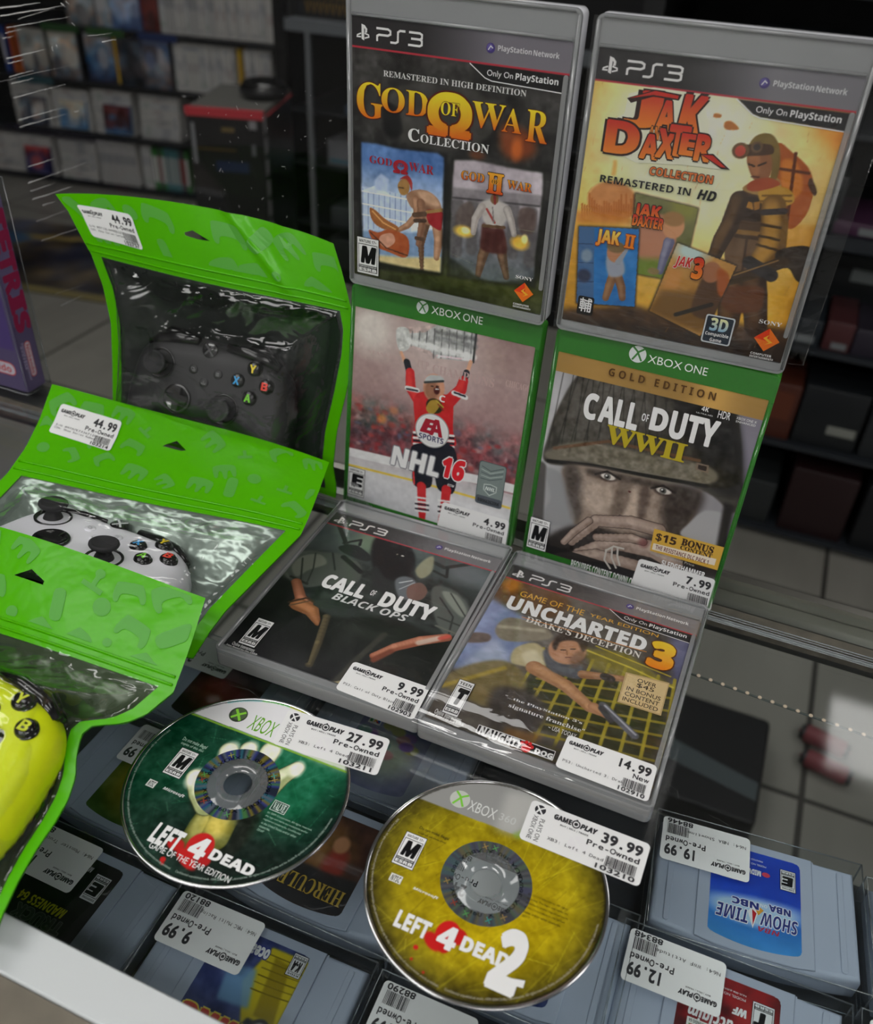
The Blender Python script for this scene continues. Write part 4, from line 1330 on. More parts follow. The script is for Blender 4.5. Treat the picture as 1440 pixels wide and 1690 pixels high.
for k in range(22):
    x = 105 + k * 11; hh = rr.uniform(30, 90); c.poly([(x, 960 + rr.uniform(-10, 20)), (x, 960 - hh), (x + 5, 955 - hh), (x + 9, 960 - hh), (x + 9, 975)], (176, 98, 34), .4, .85)
c.poly([(85, 950), (330, 960), (330, 1010), (85, 1000)], (196, 120, 44), 2, .8); c.poly([(250, 720), (268, 720), (262, 790), (240, 790)], (206, 150, 60), .8, .8)
c.smooth([(705, 510), (735, 515), (730, 530), (700, 527)], (172, 106, 50), .4); c.smooth([(750, 550), (780, 545), (815, 575), (800, 585), (752, 580)], (170, 104, 50), .4)
c.smooth([(900, 1000), (1080, 1010), (1230, 1030), (1180, 1120), (900, 1120)], (196, 140, 52), 2, .8)
c.poly([(20, 1390), (330, 1370), (600, 1440), (1060, 1480), (1020, 1660), (10, 1460)], (62, 42, 26), 4); c.poly([(20, 1420), (500, 1480), (1040, 1560), (1010, 1660), (10, 1480)], (40, 28, 20), 4)
c.noise(5, 33, 20, octs=3, mask=(c.V < 45).astype(float), tint=(1, .8, .5)); c.scratches(70, 21, (150, 112, 56), (2, 7), .25, .6, ang=80)
# plain stand-in explorer: hooded, brown leathers, heavy pack
c.smooth([(985, 650), (1060, 690), (1130, 760), (1150, 850), (1120, 960), (1050, 1030), (1000, 980), (980, 860)], (156, 78, 28), .4); c.smooth([(1010, 720), (1080, 740), (1100, 850), (1040, 900), (1005, 830)], (198, 122, 44), .8, .8); c.line([(1070, 690), (1030, 1000)], 1.6, (84, 40, 20), .3); c.line([(1130, 780), (1000, 760)], 1.4, (84, 40, 20), .3); c.smooth([(1140, 800), (1165, 860), (1150, 880), (1125, 830)], (70, 44, 28), .3)
c.limb([(810, 1190), (780, 1330), (765, 1450)], [26, 24, 22], (60, 42, 28), (112, 80, 46)); c.limb([(870, 1190), (885, 1330), (890, 1470)], [26, 24, 22], (52, 36, 26), (100, 70, 42)); c.smooth([(735, 1300), (910, 1290), (925, 1340), (900, 1400), (760, 1400)], (90, 52, 30), .6)
c.smooth([(770, 1050), (860, 1060), (930, 1080), (925, 1240), (850, 1220), (790, 1230), (750, 1160)], (96, 72, 50), .4); c.line([(850, 1070), (830, 1220)], 1.4, (60, 42, 30), .4)
c.smooth([(805, 880), (850, 850), (930, 850), (960, 900), (950, 1000), (915, 1070), (800, 1060), (790, 960)], (74, 54, 36), .4); c.smooth([(805, 890), (860, 880), (930, 910), (920, 990), (830, 990), (795, 960)], (46, 34, 28), .5, .9); c.poly([(840, 900), (875, 912), (880, 945), (845, 932)], (160, 112, 44), .2); c.poly([(880, 910), (912, 905), (905, 940), (884, 946)], (146, 100, 40), .2); c.line([(795, 1040), (925, 1055)], 2.4, (126, 92, 44), .3); c.line([(800, 1062), (925, 1078)], 1.6, (60, 44, 30), .3)
c.smooth([(830, 850), (900, 805), (985, 800), (1000, 850), (920, 880)], (150, 116, 66), .4); c.smooth([(905, 850), (980, 835), (1050, 860), (1060, 910), (1000, 930), (920, 920)], (176, 134, 50), .3); c.line([(920, 880), (1050, 880)], 1.0, (110, 76, 28), .3); c.line([(915, 905), (1050, 905)], 1.0, (110, 76, 28), .3)
c.limb([(815, 900), (770, 1020), (735, 1080), (705, 1150)], [17, 17, 16, 13], (52, 38, 28), (104, 76, 44)); c.limb([(970, 930), (975, 1010), (960, 1120), (900, 1190)], [22, 24, 26, 20], (104, 74, 32), (178, 132, 58)); c.line([(925, 955), (1020, 950)], 3.2, (52, 44, 44), .3); c.line([(915, 1010), (1000, 1025)], 1.6, (60, 42, 22), .2); c.line([(905, 1060), (995, 1080)], 1.4, (60, 42, 22), .2); c.line([(895, 1100), (985, 1125)], 1.4, (60, 42, 22), .2)
c.smooth([(985, 1130), (1100, 1105), (1150, 1130), (1145, 1190), (1110, 1210), (1105, 1270), (1070, 1260), (1040, 1210), (990, 1200)], (46, 36, 28), .4); c.line([(700, 1275), (860, 1235), (1010, 1180)], 6.5, (56, 42, 28), .3); c.line([(860, 1180), (960, 1240)], 7, (46, 42, 42), .4); c.line([(720, 1262), (990, 1172)], .8, (130, 100, 60), .3)
c.smooth([(850, 710), (855, 660), (890, 612), (950, 600), (990, 640), (1000, 720), (985, 800), (950, 830), (960, 760), (945, 690), (880, 690)], (112, 92, 44), .3); c.smooth([(855, 700), (950, 690), (962, 760), (940, 810), (890, 815), (862, 770)], (132, 84, 52), .3); c.smooth([(858, 705), (905, 700), (905, 780), (870, 780)], (166, 110, 70), .7, .7)
c.smooth([(800, 660), (850, 650), (955, 650), (965, 692), (860, 702), (810, 700)], (66, 46, 32), .3); c.ell(822, 678, 6.5, 6, (96, 70, 44), .1); c.ell(820, 679, 4, 4, (176, 70, 56), .1); c.ell(895, 662, 4.5, 4.2, (96, 72, 50), .1); c.ell(895, 662, 2.6, 2.4, (60, 52, 48), .1)
c.line([(858, 738), (884, 748)], 1.0, (44, 28, 18), .2); c.line([(902, 745), (935, 732)], 1.0, (44, 28, 18), .2); c.line([(872, 795), (905, 796)], .9, (84, 46, 34), .2); c.smooth([(870, 815), (950, 800), (1000, 830), (900, 860), (850, 850)], (150, 66, 34), .3)
c.noise(4, 36, 10, octs=2)
# three small picture cards
def card(q, base, fig, seed, dark=False):
    m = c.mask(c.L(q)); e = c.mask(c.L([(x + (x - np.mean([a[0] for a in q])) * .03, y + (y - np.mean([a[1] for a in q])) * .02) for x, y in q]))
    c.mix(blur(e, 1), (30, 22, 16)); old = c.a.copy(); c.mix(m, base)
    c.noise(8, seed, 26, mask=m); fig(); c.a = old * (1 - m[..., None]) + c.a * m[..., None]
def f1():
    c.ell(440, 1080, 17, 22, (176, 120, 92), .1); c.poly([(330, 1160), (600, 1170), (560, 1280), (340, 1240)], (104, 124, 42), 3); c.poly([(500, 870), (640, 920), (600, 1000), (520, 960)], (140, 138, 60), 4, .7)
    c.limb([(500, 1090), (480, 1150), (460, 1220)], [11, 9, 7], (92, 92, 120), (150, 150, 170)); c.ell(520, 1020, 9, 10, (196, 140, 100), .15); c.ell(520, 985, 9, 6, (150, 110, 66), .3); c.ell(430, 1220, 5, 3, (130, 110, 70), .3)
card([(350, 868), (632, 938), (585, 1140), (545, 1268), (325, 1225)], (112, 112, 70), f1, 61)
def f2():
    c.poly([(92, 1018), (165, 1020), (160, 1380), (85, 1375)], (58, 96, 140), .5); [c.line([(92, 1095 + 85 * k), (160, 1098 + 85 * k)], .5, (20, 50, 90)) for k in range(4)]
    c.limb([(255, 1220), (230, 1290), (215, 1340)], [10, 9, 7], (120, 84, 58), (160, 120, 80)); c.limb([(265, 1230), (285, 1290), (290, 1340)], [10, 9, 7], (110, 76, 52), (150, 110, 74)); c.smooth([(220, 1150), (280, 1140), (300, 1230), (230, 1240)], (146, 152, 166), .6)
    c.ell(262, 1135, 8, 9, (176, 120, 84), .15); c.ell(262, 1112, 8, 5, (120, 96, 60), .3); c.limb([(270, 1180), (320, 1110)], [6, 3], (140, 146, 156)); c.ell(130, 1150, 5, 6, (120, 140, 160), .5); c.ell(118, 1240, 6, 6, (40, 50, 76), .5)
card([(96, 1018), (366, 1030), (345, 1380), (84, 1362)], (28, 108, 176), f2, 62)
def f3():
    c.ell(600, 1130, 14, 9, (180, 200, 196), 1); c.poly([(470, 1300), (760, 1330), (640, 1500), (400, 1400)], (110, 78, 34), 3); c.poly([(500, 1200), (560, 1220), (540, 1300), (470, 1300)], (190, 130, 70), 2, .8)
    c.smooth([(660, 1230), (730, 1220), (760, 1340), (690, 1430), (600, 1400)], (74, 50, 32), 1); c.ell(690, 1225, 8, 9, (150, 96, 64), .15); c.smooth([(720, 1210), (770, 1240), (760, 1330), (720, 1320)], (150, 76, 30), .8); c.line([(530, 1415), (690, 1370)], 2.4, (30, 24, 20), .5)
card([(538, 1092), (803, 1196), (690, 1440), (640, 1512), (412, 1398)], (176, 128, 62), f3, 63, True)
ps3_header(c, p, ((34, 32, 33), (112, 110, 116), (212, 210, 210), (198, 198, 200)), only=True)
J1, J2, JK = ink(186, 36, 22), ink(230, 120, 32), ink(38, 12, 10)
def jt(s, a, b, off=.035, c1=J1, c2=J2, sh=.0, e=.05): p.T(s, a, b, c2, col2=c1, style='bold', off=off, shear=sh, edge=(JK, e))
p.Q([(205, 560), (300, 510), (320, 420), (430, 392), (660, 425), (680, 610), (660, 640), (780, 760), (720, 760), (560, 740), (350, 730), (220, 660)], ink(236, 226, 190))
jt('J', (300, 560), (468, 420)); p.Q([(312, 440), (440, 402), (560, 425), (545, 452), (430, 434), (330, 462)], JK); p.Q([(325, 440), (440, 408), (545, 430), (540, 444), (430, 426)], J1)
jt('A', (440, 578), (540, 462)); jt('K', (535, 600), (662, 440), sh=.08)
p.T('AND', (405, 622), (490, 575), J2, style='bold', edge=(JK, .06))
jt('D', (212, 676), (372, 560)); jt('A', (368, 705), (462, 612)); jt('X', (440, 700), (540, 590)); jt('T', (490, 690), (600, 574)); jt('E', (548, 690), (632, 610)); jt('R', (612, 715), (700, 614)); p.Q([(640, 690), (700, 690), (775, 762), (735, 758)], JK); p.Q([(650, 694), (698, 698), (755, 752), (735, 750)], J1)
p.T('COLLECTION', (412, 783), (702, 790), ink(206, 110, 50), style='bold', off=.01, edge=(JK, .06))
p.T('REMASTERED IN', (190, 816), (602, 846), K1, style='bold', off=-.01); p.T('HD', (626, 892), (718, 862), K1, style='boldit', off=.02)
for s_, a, b in (('JAK', (340, 978), (468, 930)), ('DAXTER', (335, 1008), (480, 985))): p.T(s_, a, b, J2, col2=J1, style='bold', off=.03, edge=(JK, .06))
p.T('JAK', (172, 1098), (285, 1045), J2, col2=ink(240, 190, 80), style='bold', off=.03, edge=(ink(120, 40, 20), .05)); p.T('II', (300, 1108), (352, 1060), J2, style='serif', off=.03, edge=(ink(120, 40, 20), .05))
p.T('JAK', (520, 1200), (612, 1160), ink(190, 40, 26), style='boldit', off=.02, edge=(W1, .03)); p.T('3', (600, 1245), (662, 1165), J2, col2=J1, style='bold', off=.04, edge=(JK, .04))
a, b = p.P(85, 1405), p.P(168, 1338); p.rect(a[0], a[1], b[0], b[1], K1, 1.2); p.text('輔', a[0] + 1.2, a[1] + 2, b[0] - 1.2, b[1] - 1, W1, off=.02)
a, b = p.P(642, 1530), p.P(803, 1432); p.rect(a[0], a[1], b[0], b[1], ink(180, 186, 190), 1.4); p.rect(a[0] + .8, a[1] + .8, b[0] - .8, b[1] - .8, ink(30, 40, 52), 1); w_ = b[0] - a[0]; h_ = b[1] - a[1]
p.text('3D', a[0] + .2 * w_, a[1] + .46 * h_, b[0] - .2 * w_, b[1] - .1 * h_, ink(120, 160, 190), col2=ink(225, 215, 160), style='bold', off=.02); p.text('Compatible', a[0] + .1 * w_, a[1] + .24 * h_, b[0] - .1 * w_, a[1] + .4 * h_, W1, style='bold'); p.text('Game', a[0] + .3 * w_, a[1] + .07 * h_, b[0] - .3 * w_, a[1] + .2 * h_, W1, style='bold')
q = p.P(940, 1525); sony(p, q[0], q[1], 7.0)
finish(c, p, t)

# ---- hockey case (middle left)
o, X, V = case_pose((-263.08, 490.6, 7.9), -.015, .11, 64.5, -6.5)
t = thing('game_case', 'green game case with red jersey hockey cover, middle left', 'game case', o, X, V)
xbox_case(t)
c, p = sheet_of(t, 550, 470, .26619)
c.vgrad([(0, (186, 186, 190)), (.15, (196, 196, 198)), (.27, (176, 170, 172)), (.28, (110, 62, 66)), (.40, (104, 66, 72)), (.5, (110, 84, 86)), (.62, (150, 122, 122)), (.8, (158, 134, 132)), (1, (140, 114, 112))])
c.ell(240, 270, 26, 26, (206, 198, 192), 1, .9); c.ell(650, 330, 34, 40, (206, 190, 186), 1, .6)
msk = ((c.V > 48) & (c.V < 92)).astype(float)
c.noise(4, 41, 40, mask=blur(msk, 12), octs=3, tint=(1, .75, .75)); c.noise(7, 45, 40, mask=blur(msk, 8), octs=2, tint=(1, -.1, -.1))
rr = random.Random(5)
for k in range(110):
    u, v = rr.uniform(-64, 64), rr.uniform(48, 84); cc = rr.choice([(150, 40, 44), (120, 40, 46), (176, 150, 148), (60, 44, 52), (176, 66, 60), (90, 92, 116)]); c.lell(u, v, rr.uniform(1, 3), rr.uniform(1, 2.6), cc, .9, .55)
c.ell(300, 830, 5, 5, (206, 130, 70), .9, .7); c.ell(375, 780, 5, 4, (190, 120, 80), .9, .6)
c.line([(78, 1030), (500, 1130), (880, 1205), (1110, 1265)], 7, (206, 206, 206), .8); c.line([(72, 1110), (500, 1215), (880, 1322), (1090, 1385)], 1.8, (206, 180, 70), .5)
c.noise(12, 43, 10, mask=(c.V < 44).astype(float))
# the trophy held sideways
c.smooth([(395, 270), (440, 262), (470, 290), (475, 380), (440, 412), (405, 400), (388, 330)], (190, 190, 188), .4)
c.poly([(475, 300), (570, 295), (640, 250), (885, 305), (868, 480), (640, 455), (600, 410), (480, 375)], (176, 176, 176), .3)
for k in range(9):
    x = 490 + k * 46; c.line([(x, 290 if k < 3 else 262 + k * 4), (x - 8, 380 if k < 3 else 455)], .9, (92, 92, 94), .3, .8)
c.line([(470, 350), (640, 395), (870, 450)], 4, (232, 232, 230), 2, .8); c.line([(640, 290), (880, 340)], 3, (92, 92, 94), 2, .7); c.line([(640, 330), (876, 385)], 4, (120, 120, 122), 2, .7); c.line([(640, 440), (868, 470)], 1.2, (230, 200, 206), .5); c.line([(885, 305), (866, 480)], 1.6, (60, 60, 62), .4)
c.noise(2.2, 47, 34, mask=c.mask(c.L([(390, 265), (640, 250), (885, 305), (868, 480), (640, 455), (480, 385), (400, 400)])), octs=2)
# player with raised arms
c.limb([(420, 420), (440, 470)], [4, 5], (206, 158, 130)); c.limb([(850, 480), (828, 545)], [5, 5], (206, 158, 130)); c.limb([(455, 480), (470, 540)], [9, 9], (36, 38, 46)); c.limb([(825, 545), (812, 590)], [8, 8], (40, 42, 52))
c.limb([(475, 545), (478, 640), (530, 720)], [12, 14, 16], (188, 38, 42), (214, 66, 60)); c.limb([(806, 595), (790, 650), (720, 720)], [12, 14, 16], (180, 34, 40), (206, 60, 56))
c.smooth([(500, 700), (580, 660), (690, 680), (740, 700), (740, 900), (745, 1005), (500, 990), (505, 860)], (184, 36, 40), .4)
c.line([(455, 640), (520, 655)], 3.4, (206, 206, 206), .3); c.line([(455, 645), (520, 658)], 1.4, (30, 32, 44), .3); c.line([(745, 670), (820, 700)], 3.4, (206, 206, 206), .3); c.line([(750, 668), (815, 692)], 1.4, (30, 32, 44), .3)
for yy, cl in ((925, (206, 206, 206)), (940, (28, 30, 40)), (958, (206, 206, 206)), (975, (28, 30, 40)), (995, (206, 206, 206))): c.line([(498, yy - 10), (744, yy + 12)], 1.7, cl, .3)
c.ell(622, 640, 12, 15.5, (196, 142, 116), .12); c.ell(608, 655, 8, 11, (122, 82, 62), .5, .7); c.smooth([(565, 590), (600, 560), (670, 570), (685, 600), (640, 605), (600, 600), (575, 612)], (176, 178, 178), .4); c.line([(566, 605), (680, 598)], 1.6, (54, 58, 58), .5); c.ell(640, 655, 3.4, 4.5, (70, 30, 30), .3); c.line([(634, 646), (650, 648)], .8, (230, 226, 220)); c.line([(606, 628), (618, 630)], .7, (50, 30, 26)); c.line([(640, 628), (652, 630)], .7, (50, 30, 26)); c.line([(628, 625), (632, 642)], .7, (150, 100, 80))
c.ell(625, 752, 9.5, 8.5, (44, 36, 20), .12); c.smooth([(575, 760), (600, 720), (640, 715), (660, 745), (620, 800), (585, 790)], (156, 126, 50), .4); c.line([(640, 720), (680, 760)], 1, (170, 150, 60)); c.line([(648, 740), (680, 780)], 1, (120, 40, 30))
c.smooth([(500, 990), (745, 1010), (750, 1280), (650, 1270), (620, 1150), (600, 1255), (498, 1240), (490, 1100)], (26, 28, 38), .5); c.line([(492, 1100), (500, 1235)], 1.2, (206, 60, 60)); 
c.limb([(545, 1250), (548, 1380), (550, 1460)], [13, 12, 9], (186, 40, 44)); c.limb([(700, 1270), (690, 1360), (665, 1480)], [13, 12, 9], (186, 40, 44))
for yy, cl in ((1320, (206, 206, 206)), (1345, (206, 206, 206)), (1360, (28, 30, 40)), (1375, (206, 206, 206)), (1390, (28, 30, 40)), (1402, (206, 206, 206))): c.line([(508, yy - 3), (588, yy + 8)], 1.4, cl, .3); c.line([(650, yy + 15), (720, yy + 26)], 1.4, cl, .3)
c.ell(550, 1465, 8, 3, (60, 60, 62), .3); c.noise(3, 48, 8, octs=2)
cm = ink(206, 200, 200)
for s_, a, b in (('STANLEY', (215, 420), (400, 445)), ('CUP', (520, 512), (592, 480)), ('CHAMPIONS', (612, 545), (1000, 585)), ('CHICAGO', (1065, 628), (1225, 625))): p.T(s_, a, b, ink(176, 150, 148), style='serif')
p.T('C', (655, 722), (695, 690), W1, style='bold')
q = p.P(612, 905); p.disk(q[0], q[1], 13.0, ink(150, 150, 150), n=40); p.disk(q[0], q[1], 12.2, ink(226, 226, 226), n=40); p.disk(q[0], q[1], 11.4, ink(206, 206, 206), n=40)
RD = ink(150, 28, 46)
p.T('E', (540, 905), (622, 842), RD, style='bold', off=.03, shear=.35); p.T('A', (596, 925), (682, 850), RD, style='bold', off=.03); p.T('SPORTS', (530, 948), (684, 955), ink(52, 54, 92), style='bold', off=.01)
p.T('NHL', (358, 1108), (655, 1078), ink(226, 226, 226), style='bold', off=.03, shear=.12, edge=(ink(120, 120, 126), .045)); p.T('16', (665, 1180), (808, 1100), ink(200, 30, 40), style='bold', off=.05, shear=.12, edge=(ink(224, 214, 214), .045))
p.T('CCM', (708, 1245), (750, 1242), W1, style='boldit')
a, b = p.P(876, 1345), p.P(1078, 1130); p.rect(a[0], a[1], b[0], b[1], ink(70, 82, 84), 2); p.rect(a[0] + .5, a[1] + .5, b[0] - .5, b[1] - .5, ink(112, 124, 122), 2); p.rect(a[0] + .5, a[1] + .5, b[0] - .5, a[1] + 7, ink(74, 80, 88), 1.6)
for k in range(5): p.stroke([(a[0] + 2, b[1] - 4 - 2.4 * k), (a[0] + 9, b[1] - 6.5 - 1.8 * k), (b[0] - 2, b[1] - 2 - 2.0 * k)], .5, ink(160, 172, 168) if k % 2 else ink(66, 78, 80))
cx, cy = (a[0] + b[0]) / 2, a[1] + 13; p.poly([(cx - 5, cy + 3.6), (cx, cy + 4.6), (cx + 5, cy + 3.6), (cx + 5, cy - 1), (cx, cy - 5), (cx - 5, cy - 1)], ink(168, 178, 174)); p.poly([(cx - 4.2, cy + 2.9), (cx, cy + 3.8), (cx + 4.2, cy + 2.9), (cx + 4.2, cy - .8), (cx, cy - 4), (cx - 4.2, cy - .8)], ink(100, 112, 112)); p.text('NHL', cx - 3.6, cy - .8, cx + 3.6, cy + 2, ink(196, 204, 200), style='boldit', off=.02); p.text('BB066262006', a[0] + 2, a[1] + 1.8, b[0] - 2, a[1] + 4.6, K1, style='bold')
esrb_q(p, (90, 1288), (196, 1150), 'E', 'EVERYONE 10+', '10+')
p.T('Online Interactions', (82, 1330), (222, 1338), ink(110, 110, 112)); p.T('Not Rated by the ESRB', (80, 1352), (244, 1366), ink(110, 110, 112))
finish(c, p, t)
xbox_header(t, 550, 470, .26619, ((552, 140), 38), ((606, 178), (928, 202)))
f = mapper(t, 550, 470, .26619, 0)
sticker(t, f, [(678, 1345), (1090, 1465), (1062, 1640), (640, 1500)], '4.99', 'Pre-Owned', [], '102906', seed=3, z=-.2)

# ---- soldier case (middle right)
o, X, V = case_pose((-118.58, 491.2, 8.9), -.026, .086, 64.5, -6.5)
t = thing('game_case', 'green game case with helmeted soldier cover and gold band, middle right', 'game case', o, X, V)
xbox_case(t)
c, p = sheet_of(t, 850, 540, .31944, 2.4)
c.fill((128, 126, 130)); c.ell(180, 640, 30, 50, (188, 188, 190), 1, .9); c.noise(26, 51, 26, octs=3); c.poly([(1170, 400), (1320, 450), (1150, 900), (1140, 640)], (120, 116, 128), 3); c.ell(220, 880, 22, 30, (150, 150, 152), 1); c.ell(960, 1050, 20, 18, (170, 170, 172), .8)
HD_ = (50, 48, 45)
c.smooth([(330, 240), (480, 190), (800, 220), (1080, 330), (1160, 520), (1168, 860), (1120, 960), (980, 850), (620, 740), (300, 720), (150, 690), (170, 560), (220, 420)], (58, 55, 50), 1)     # helmet
c.smooth([(820, 300), (1090, 380), (1165, 560), (1165, 860), (1000, 830), (900, 600)], (24, 23, 23), 5, .9)
c.smooth([(300, 300), (520, 250), (720, 330), (680, 560), (420, 580), (230, 560)], (92, 88, 82), 6, .6)
for k in range(15):                         # helmet net
    c.line([(250 + k * 52, 230 + k * 9), (170 + k * 64, 620 + k * 14)], .8, (34, 32, 30), .5, .55); c.line([(215 + k * 64, 610 + k * 14), (330 + k * 58, 230 + k * 11)], .8, (34, 32, 30), .5, .5)
c.noise(4, 52, 26, octs=3, mask=c.mask(c.L([(330, 240), (800, 220), (1080, 330), (1168, 860), (620, 740), (150, 690), (220, 420)])))
c.smooth([(160, 640), (360, 590), (700, 660), (1000, 720), (1010, 810), (640, 790), (380, 700), (190, 690)], (112, 106, 92), 1.5, .9); c.line([(200, 625), (480, 590), (950, 690)], 2.2, (96, 68, 48), .8, .9); c.noise(3, 53, 30, octs=2, mask=c.mask(c.L([(160, 640), (360, 590), (1000, 720), (1010, 810), (380, 700)])))
c.line([(170, 690), (400, 715), (640, 760), (990, 822)], 2.6, (22, 21, 20), .6); c.poly([(935, 700), (1000, 715), (995, 755), (930, 735)], (112, 96, 84), .4); c.poly([(945, 710), (990, 720), (985, 745), (942, 732)], (44, 36, 34), .3)
c.smooth([(250, 720), (420, 725), (640, 775), (900, 835), (960, 860), (860, 1080), (640, 1130), (420, 1080), (300, 1010), (260, 860)], (142, 126, 114), 1.5)     # face
c.smooth([(250, 720), (330, 730), (350, 900), (320, 1020), (270, 900)], (60, 54, 50), 4, .8); c.smooth([(780, 830), (980, 860), (860, 1080), (760, 1040)], (44, 38, 36), 6, .9)
c.smooth([(380, 730), (640, 780), (900, 840), (880, 880), (620, 810), (400, 770)], (52, 46, 42), 3, .85)
c.smooth([(360, 800), (470, 820), (520, 900), (420, 960), (340, 900)], (180, 164, 150), 5, .6); c.smooth([(560, 860), (620, 840), (640, 960), (600, 1000), (560, 970)], (190, 172, 156), 2.5, .7); c.smooth([(540, 790), (600, 800), (570, 940), (490, 980)], (84, 72, 64), 3, .7); c.smooth([(650, 830), (700, 850), (660, 1000), (630, 980)], (74, 62, 56), 3, .8); c.line([(540, 975), (600, 1005), (650, 995)], 2, (50, 38, 34), .9, .8)
for ex, ey in ((475, 773), (762, 846)):
    c.ell(ex, ey, 9, 5.2, (60, 48, 44), .5); c.ell(ex + 4, ey, 7.4, 3.4, (196, 190, 184), .3); c.ell(ex, ey, 3.4, 3.6, (96, 96, 92), .2); c.ell(ex, ey, 1.7, 1.8, (16, 16, 16), .2); c.ell(ex - 4, ey - 6, .9, .9, (240, 240, 240), .3)
    c.line([(ex - 60, ey - 14), (ex, ey - 28), (ex + 65, ey + 12)], 1.5, (34, 28, 26), .6)
c.noise(3, 54, 22, octs=3, mask=blur(c.mask(c.L([(250, 720), (640, 775), (960, 860), (860, 1080), (420, 1080), (270, 900)])), 2)); c.ell(590, 850, 1.6, .8, (70, 24, 22), .5)
c.smooth([(150, 730), (240, 760), (270, 860), (300, 1010), (120, 1010), (180, 880)], (126, 128, 130), 2, .6); c.line([(130, 720), (115, 1000)], 8, (70, 68, 66), 2, .9)
c.smooth([(140, 1100), (330, 1020), (640, 1080), (1060, 1080), (1100, 1240), (1030, 1300), (100, 1170)], (40, 36, 34), 4)
def fing(pts, ws): c.limb(pts, [w + 1.6 for w in ws], (44, 34, 32)); c.limb(pts, ws, (134, 116, 106), (186, 168, 156))
fing([(290, 1110), (420, 1000), (600, 1010), (740, 1050)], [10, 15, 17, 17]); fing([(330, 1170), (520, 1110), (720, 1150), (820, 1220)], [16, 22, 24, 20]); fing([(420, 1085), (600, 1090), (660, 1110)], [10, 12, 9]); fing([(250, 1110), (300, 1060), (380, 1000)], [8, 9, 9]); fing([(230, 1190), (420, 1180), (640, 1240)], [14, 18, 18])
c.noise(3.5, 55, 24, octs=3, mask=blur(c.mask(c.L([(240, 1100), (420, 980), (760, 1030), (830, 1240), (500, 1290), (220, 1190)])), 2)); c.ell(660, 1115, 5, 5, (96, 44, 46), .9, .6)
for a_ in (((470, 1150), (460, 1200), (490, 1245)), ((500, 1140), (498, 1190), (520, 1240)), ((530, 1135), (528, 1180), (540, 1225)), ((470, 1150), (510, 1128), (560, 1140))):
    q = [p.P(*z) for z in a_]
    for i in range(2):
        for k in np.linspace(0, 1, 8): p.disk(q[i][0] * (1 - k) + q[i + 1][0] * k, q[i][1] * (1 - k) + q[i + 1][1] * k, .75, ink(176, 172, 166), n=8)
c.smooth([(900, 1010), (980, 950), (1080, 970), (1060, 1040), (1085, 1050), (1075, 1140), (860, 1080)], (150, 150, 152), .6); c.poly([(1080, 900), (1130, 930), (1060, 1250), (1020, 1240)], (30, 28, 28), 2)
c.mix((c.V < 13.5).astype(float), (24, 23, 24), .85)
tb = (c.V > XS[3] - 13.2) & (c.V <= XS[3])
gold = 150 + 44 * np.exp(-((c.U - 34) / 12) ** 2) + 10 * np.exp(-((c.U + 40) / 16) ** 2) + 6 * (vnoise(c.h, c.w, 30, 3) - .5)
for i, k in enumerate((1.0, .78, .42)): c.a[..., i] = np.where(tb, gold * k, c.a[..., i])
p.T('G O L D   E D I T I O N', (482, 246), (1042, 336), ink(82, 58, 34), style='bold')
w0 = ink(214, 214, 214)
p.T('C', (350, 460), (436, 350), w0, style='bold', off=.03); p.T('ALL', (430, 478), (650, 400), w0, style='bold', off=.03); p.T('OF', (652, 478), (696, 448), w0, style='bold'); p.T('D', (694, 520), (800, 432), w0, style='bold', off=.03); p.T('UTY', (790, 560), (1062, 490), w0, style='bold', off=.03)
p.T('WWII', (465, 590), (892, 605), ink(166, 150, 40), style='serif', off=.02)
p.T('4K', (962, 426), (1005, 412), W1, style='bold'); p.T('ULTRA HD', (936, 438), (1022, 452), W1); p.T('HDR', (1045, 462), (1118, 440), W1, off=.01); p.T('XBOX ONE X', (1142, 470), (1250, 482), W1); p.T('ENHANCED', (1140, 486), (1244, 500), W1)
p.Q([(720, 1035), (1080, 1132), (1045, 1250), (698, 1148)], ink(188, 150, 62)); p.Q([(716, 1110), (1040, 1192), (1030, 1225), (708, 1142)], ink(206, 196, 180))
dk = ink(52, 36, 30)
p.T('$15', (724, 1098), (838, 1085), dk, style='bold', off=.02); p.T('BONUS', (858, 1118), (1030, 1132), dk, style='serif', off=.03); p.T('CONTENT', (852, 1140), (1020, 1168), dk, style='serif', off=.02); p.T('THE RESISTANCE DLC PACK 1', (724, 1140), (1002, 1198), ink(96, 30, 32), style='bold')
p.T('*Suggested Retail Price', (690, 1165), (928, 1218), ink(160, 156, 150)); p.T('SLEDGEHAMMER', (755, 1222), (984, 1262), W1, style='bold', off=.02); p.T('REQUIRES CONTENT DOWNLOAD', (286, 1240), (640, 1300), W1, style='bold')
esrb_q(p, (62, 1125), (184, 1002), 'M', 'MATURE 17+')
finish(c, p, t)
xbox_header(t, 850, 540, .31944, ((632, 140), 39), ((682, 182), (998, 212)))
f = mapper(t, 850, 540, .31944, 0)
sticker(t, f, [(640, 1195), (1035, 1305), (1008, 1470), (592, 1340)], '7.99', 'Pre-Owned', [], '102909', seed=4, z=-.2)

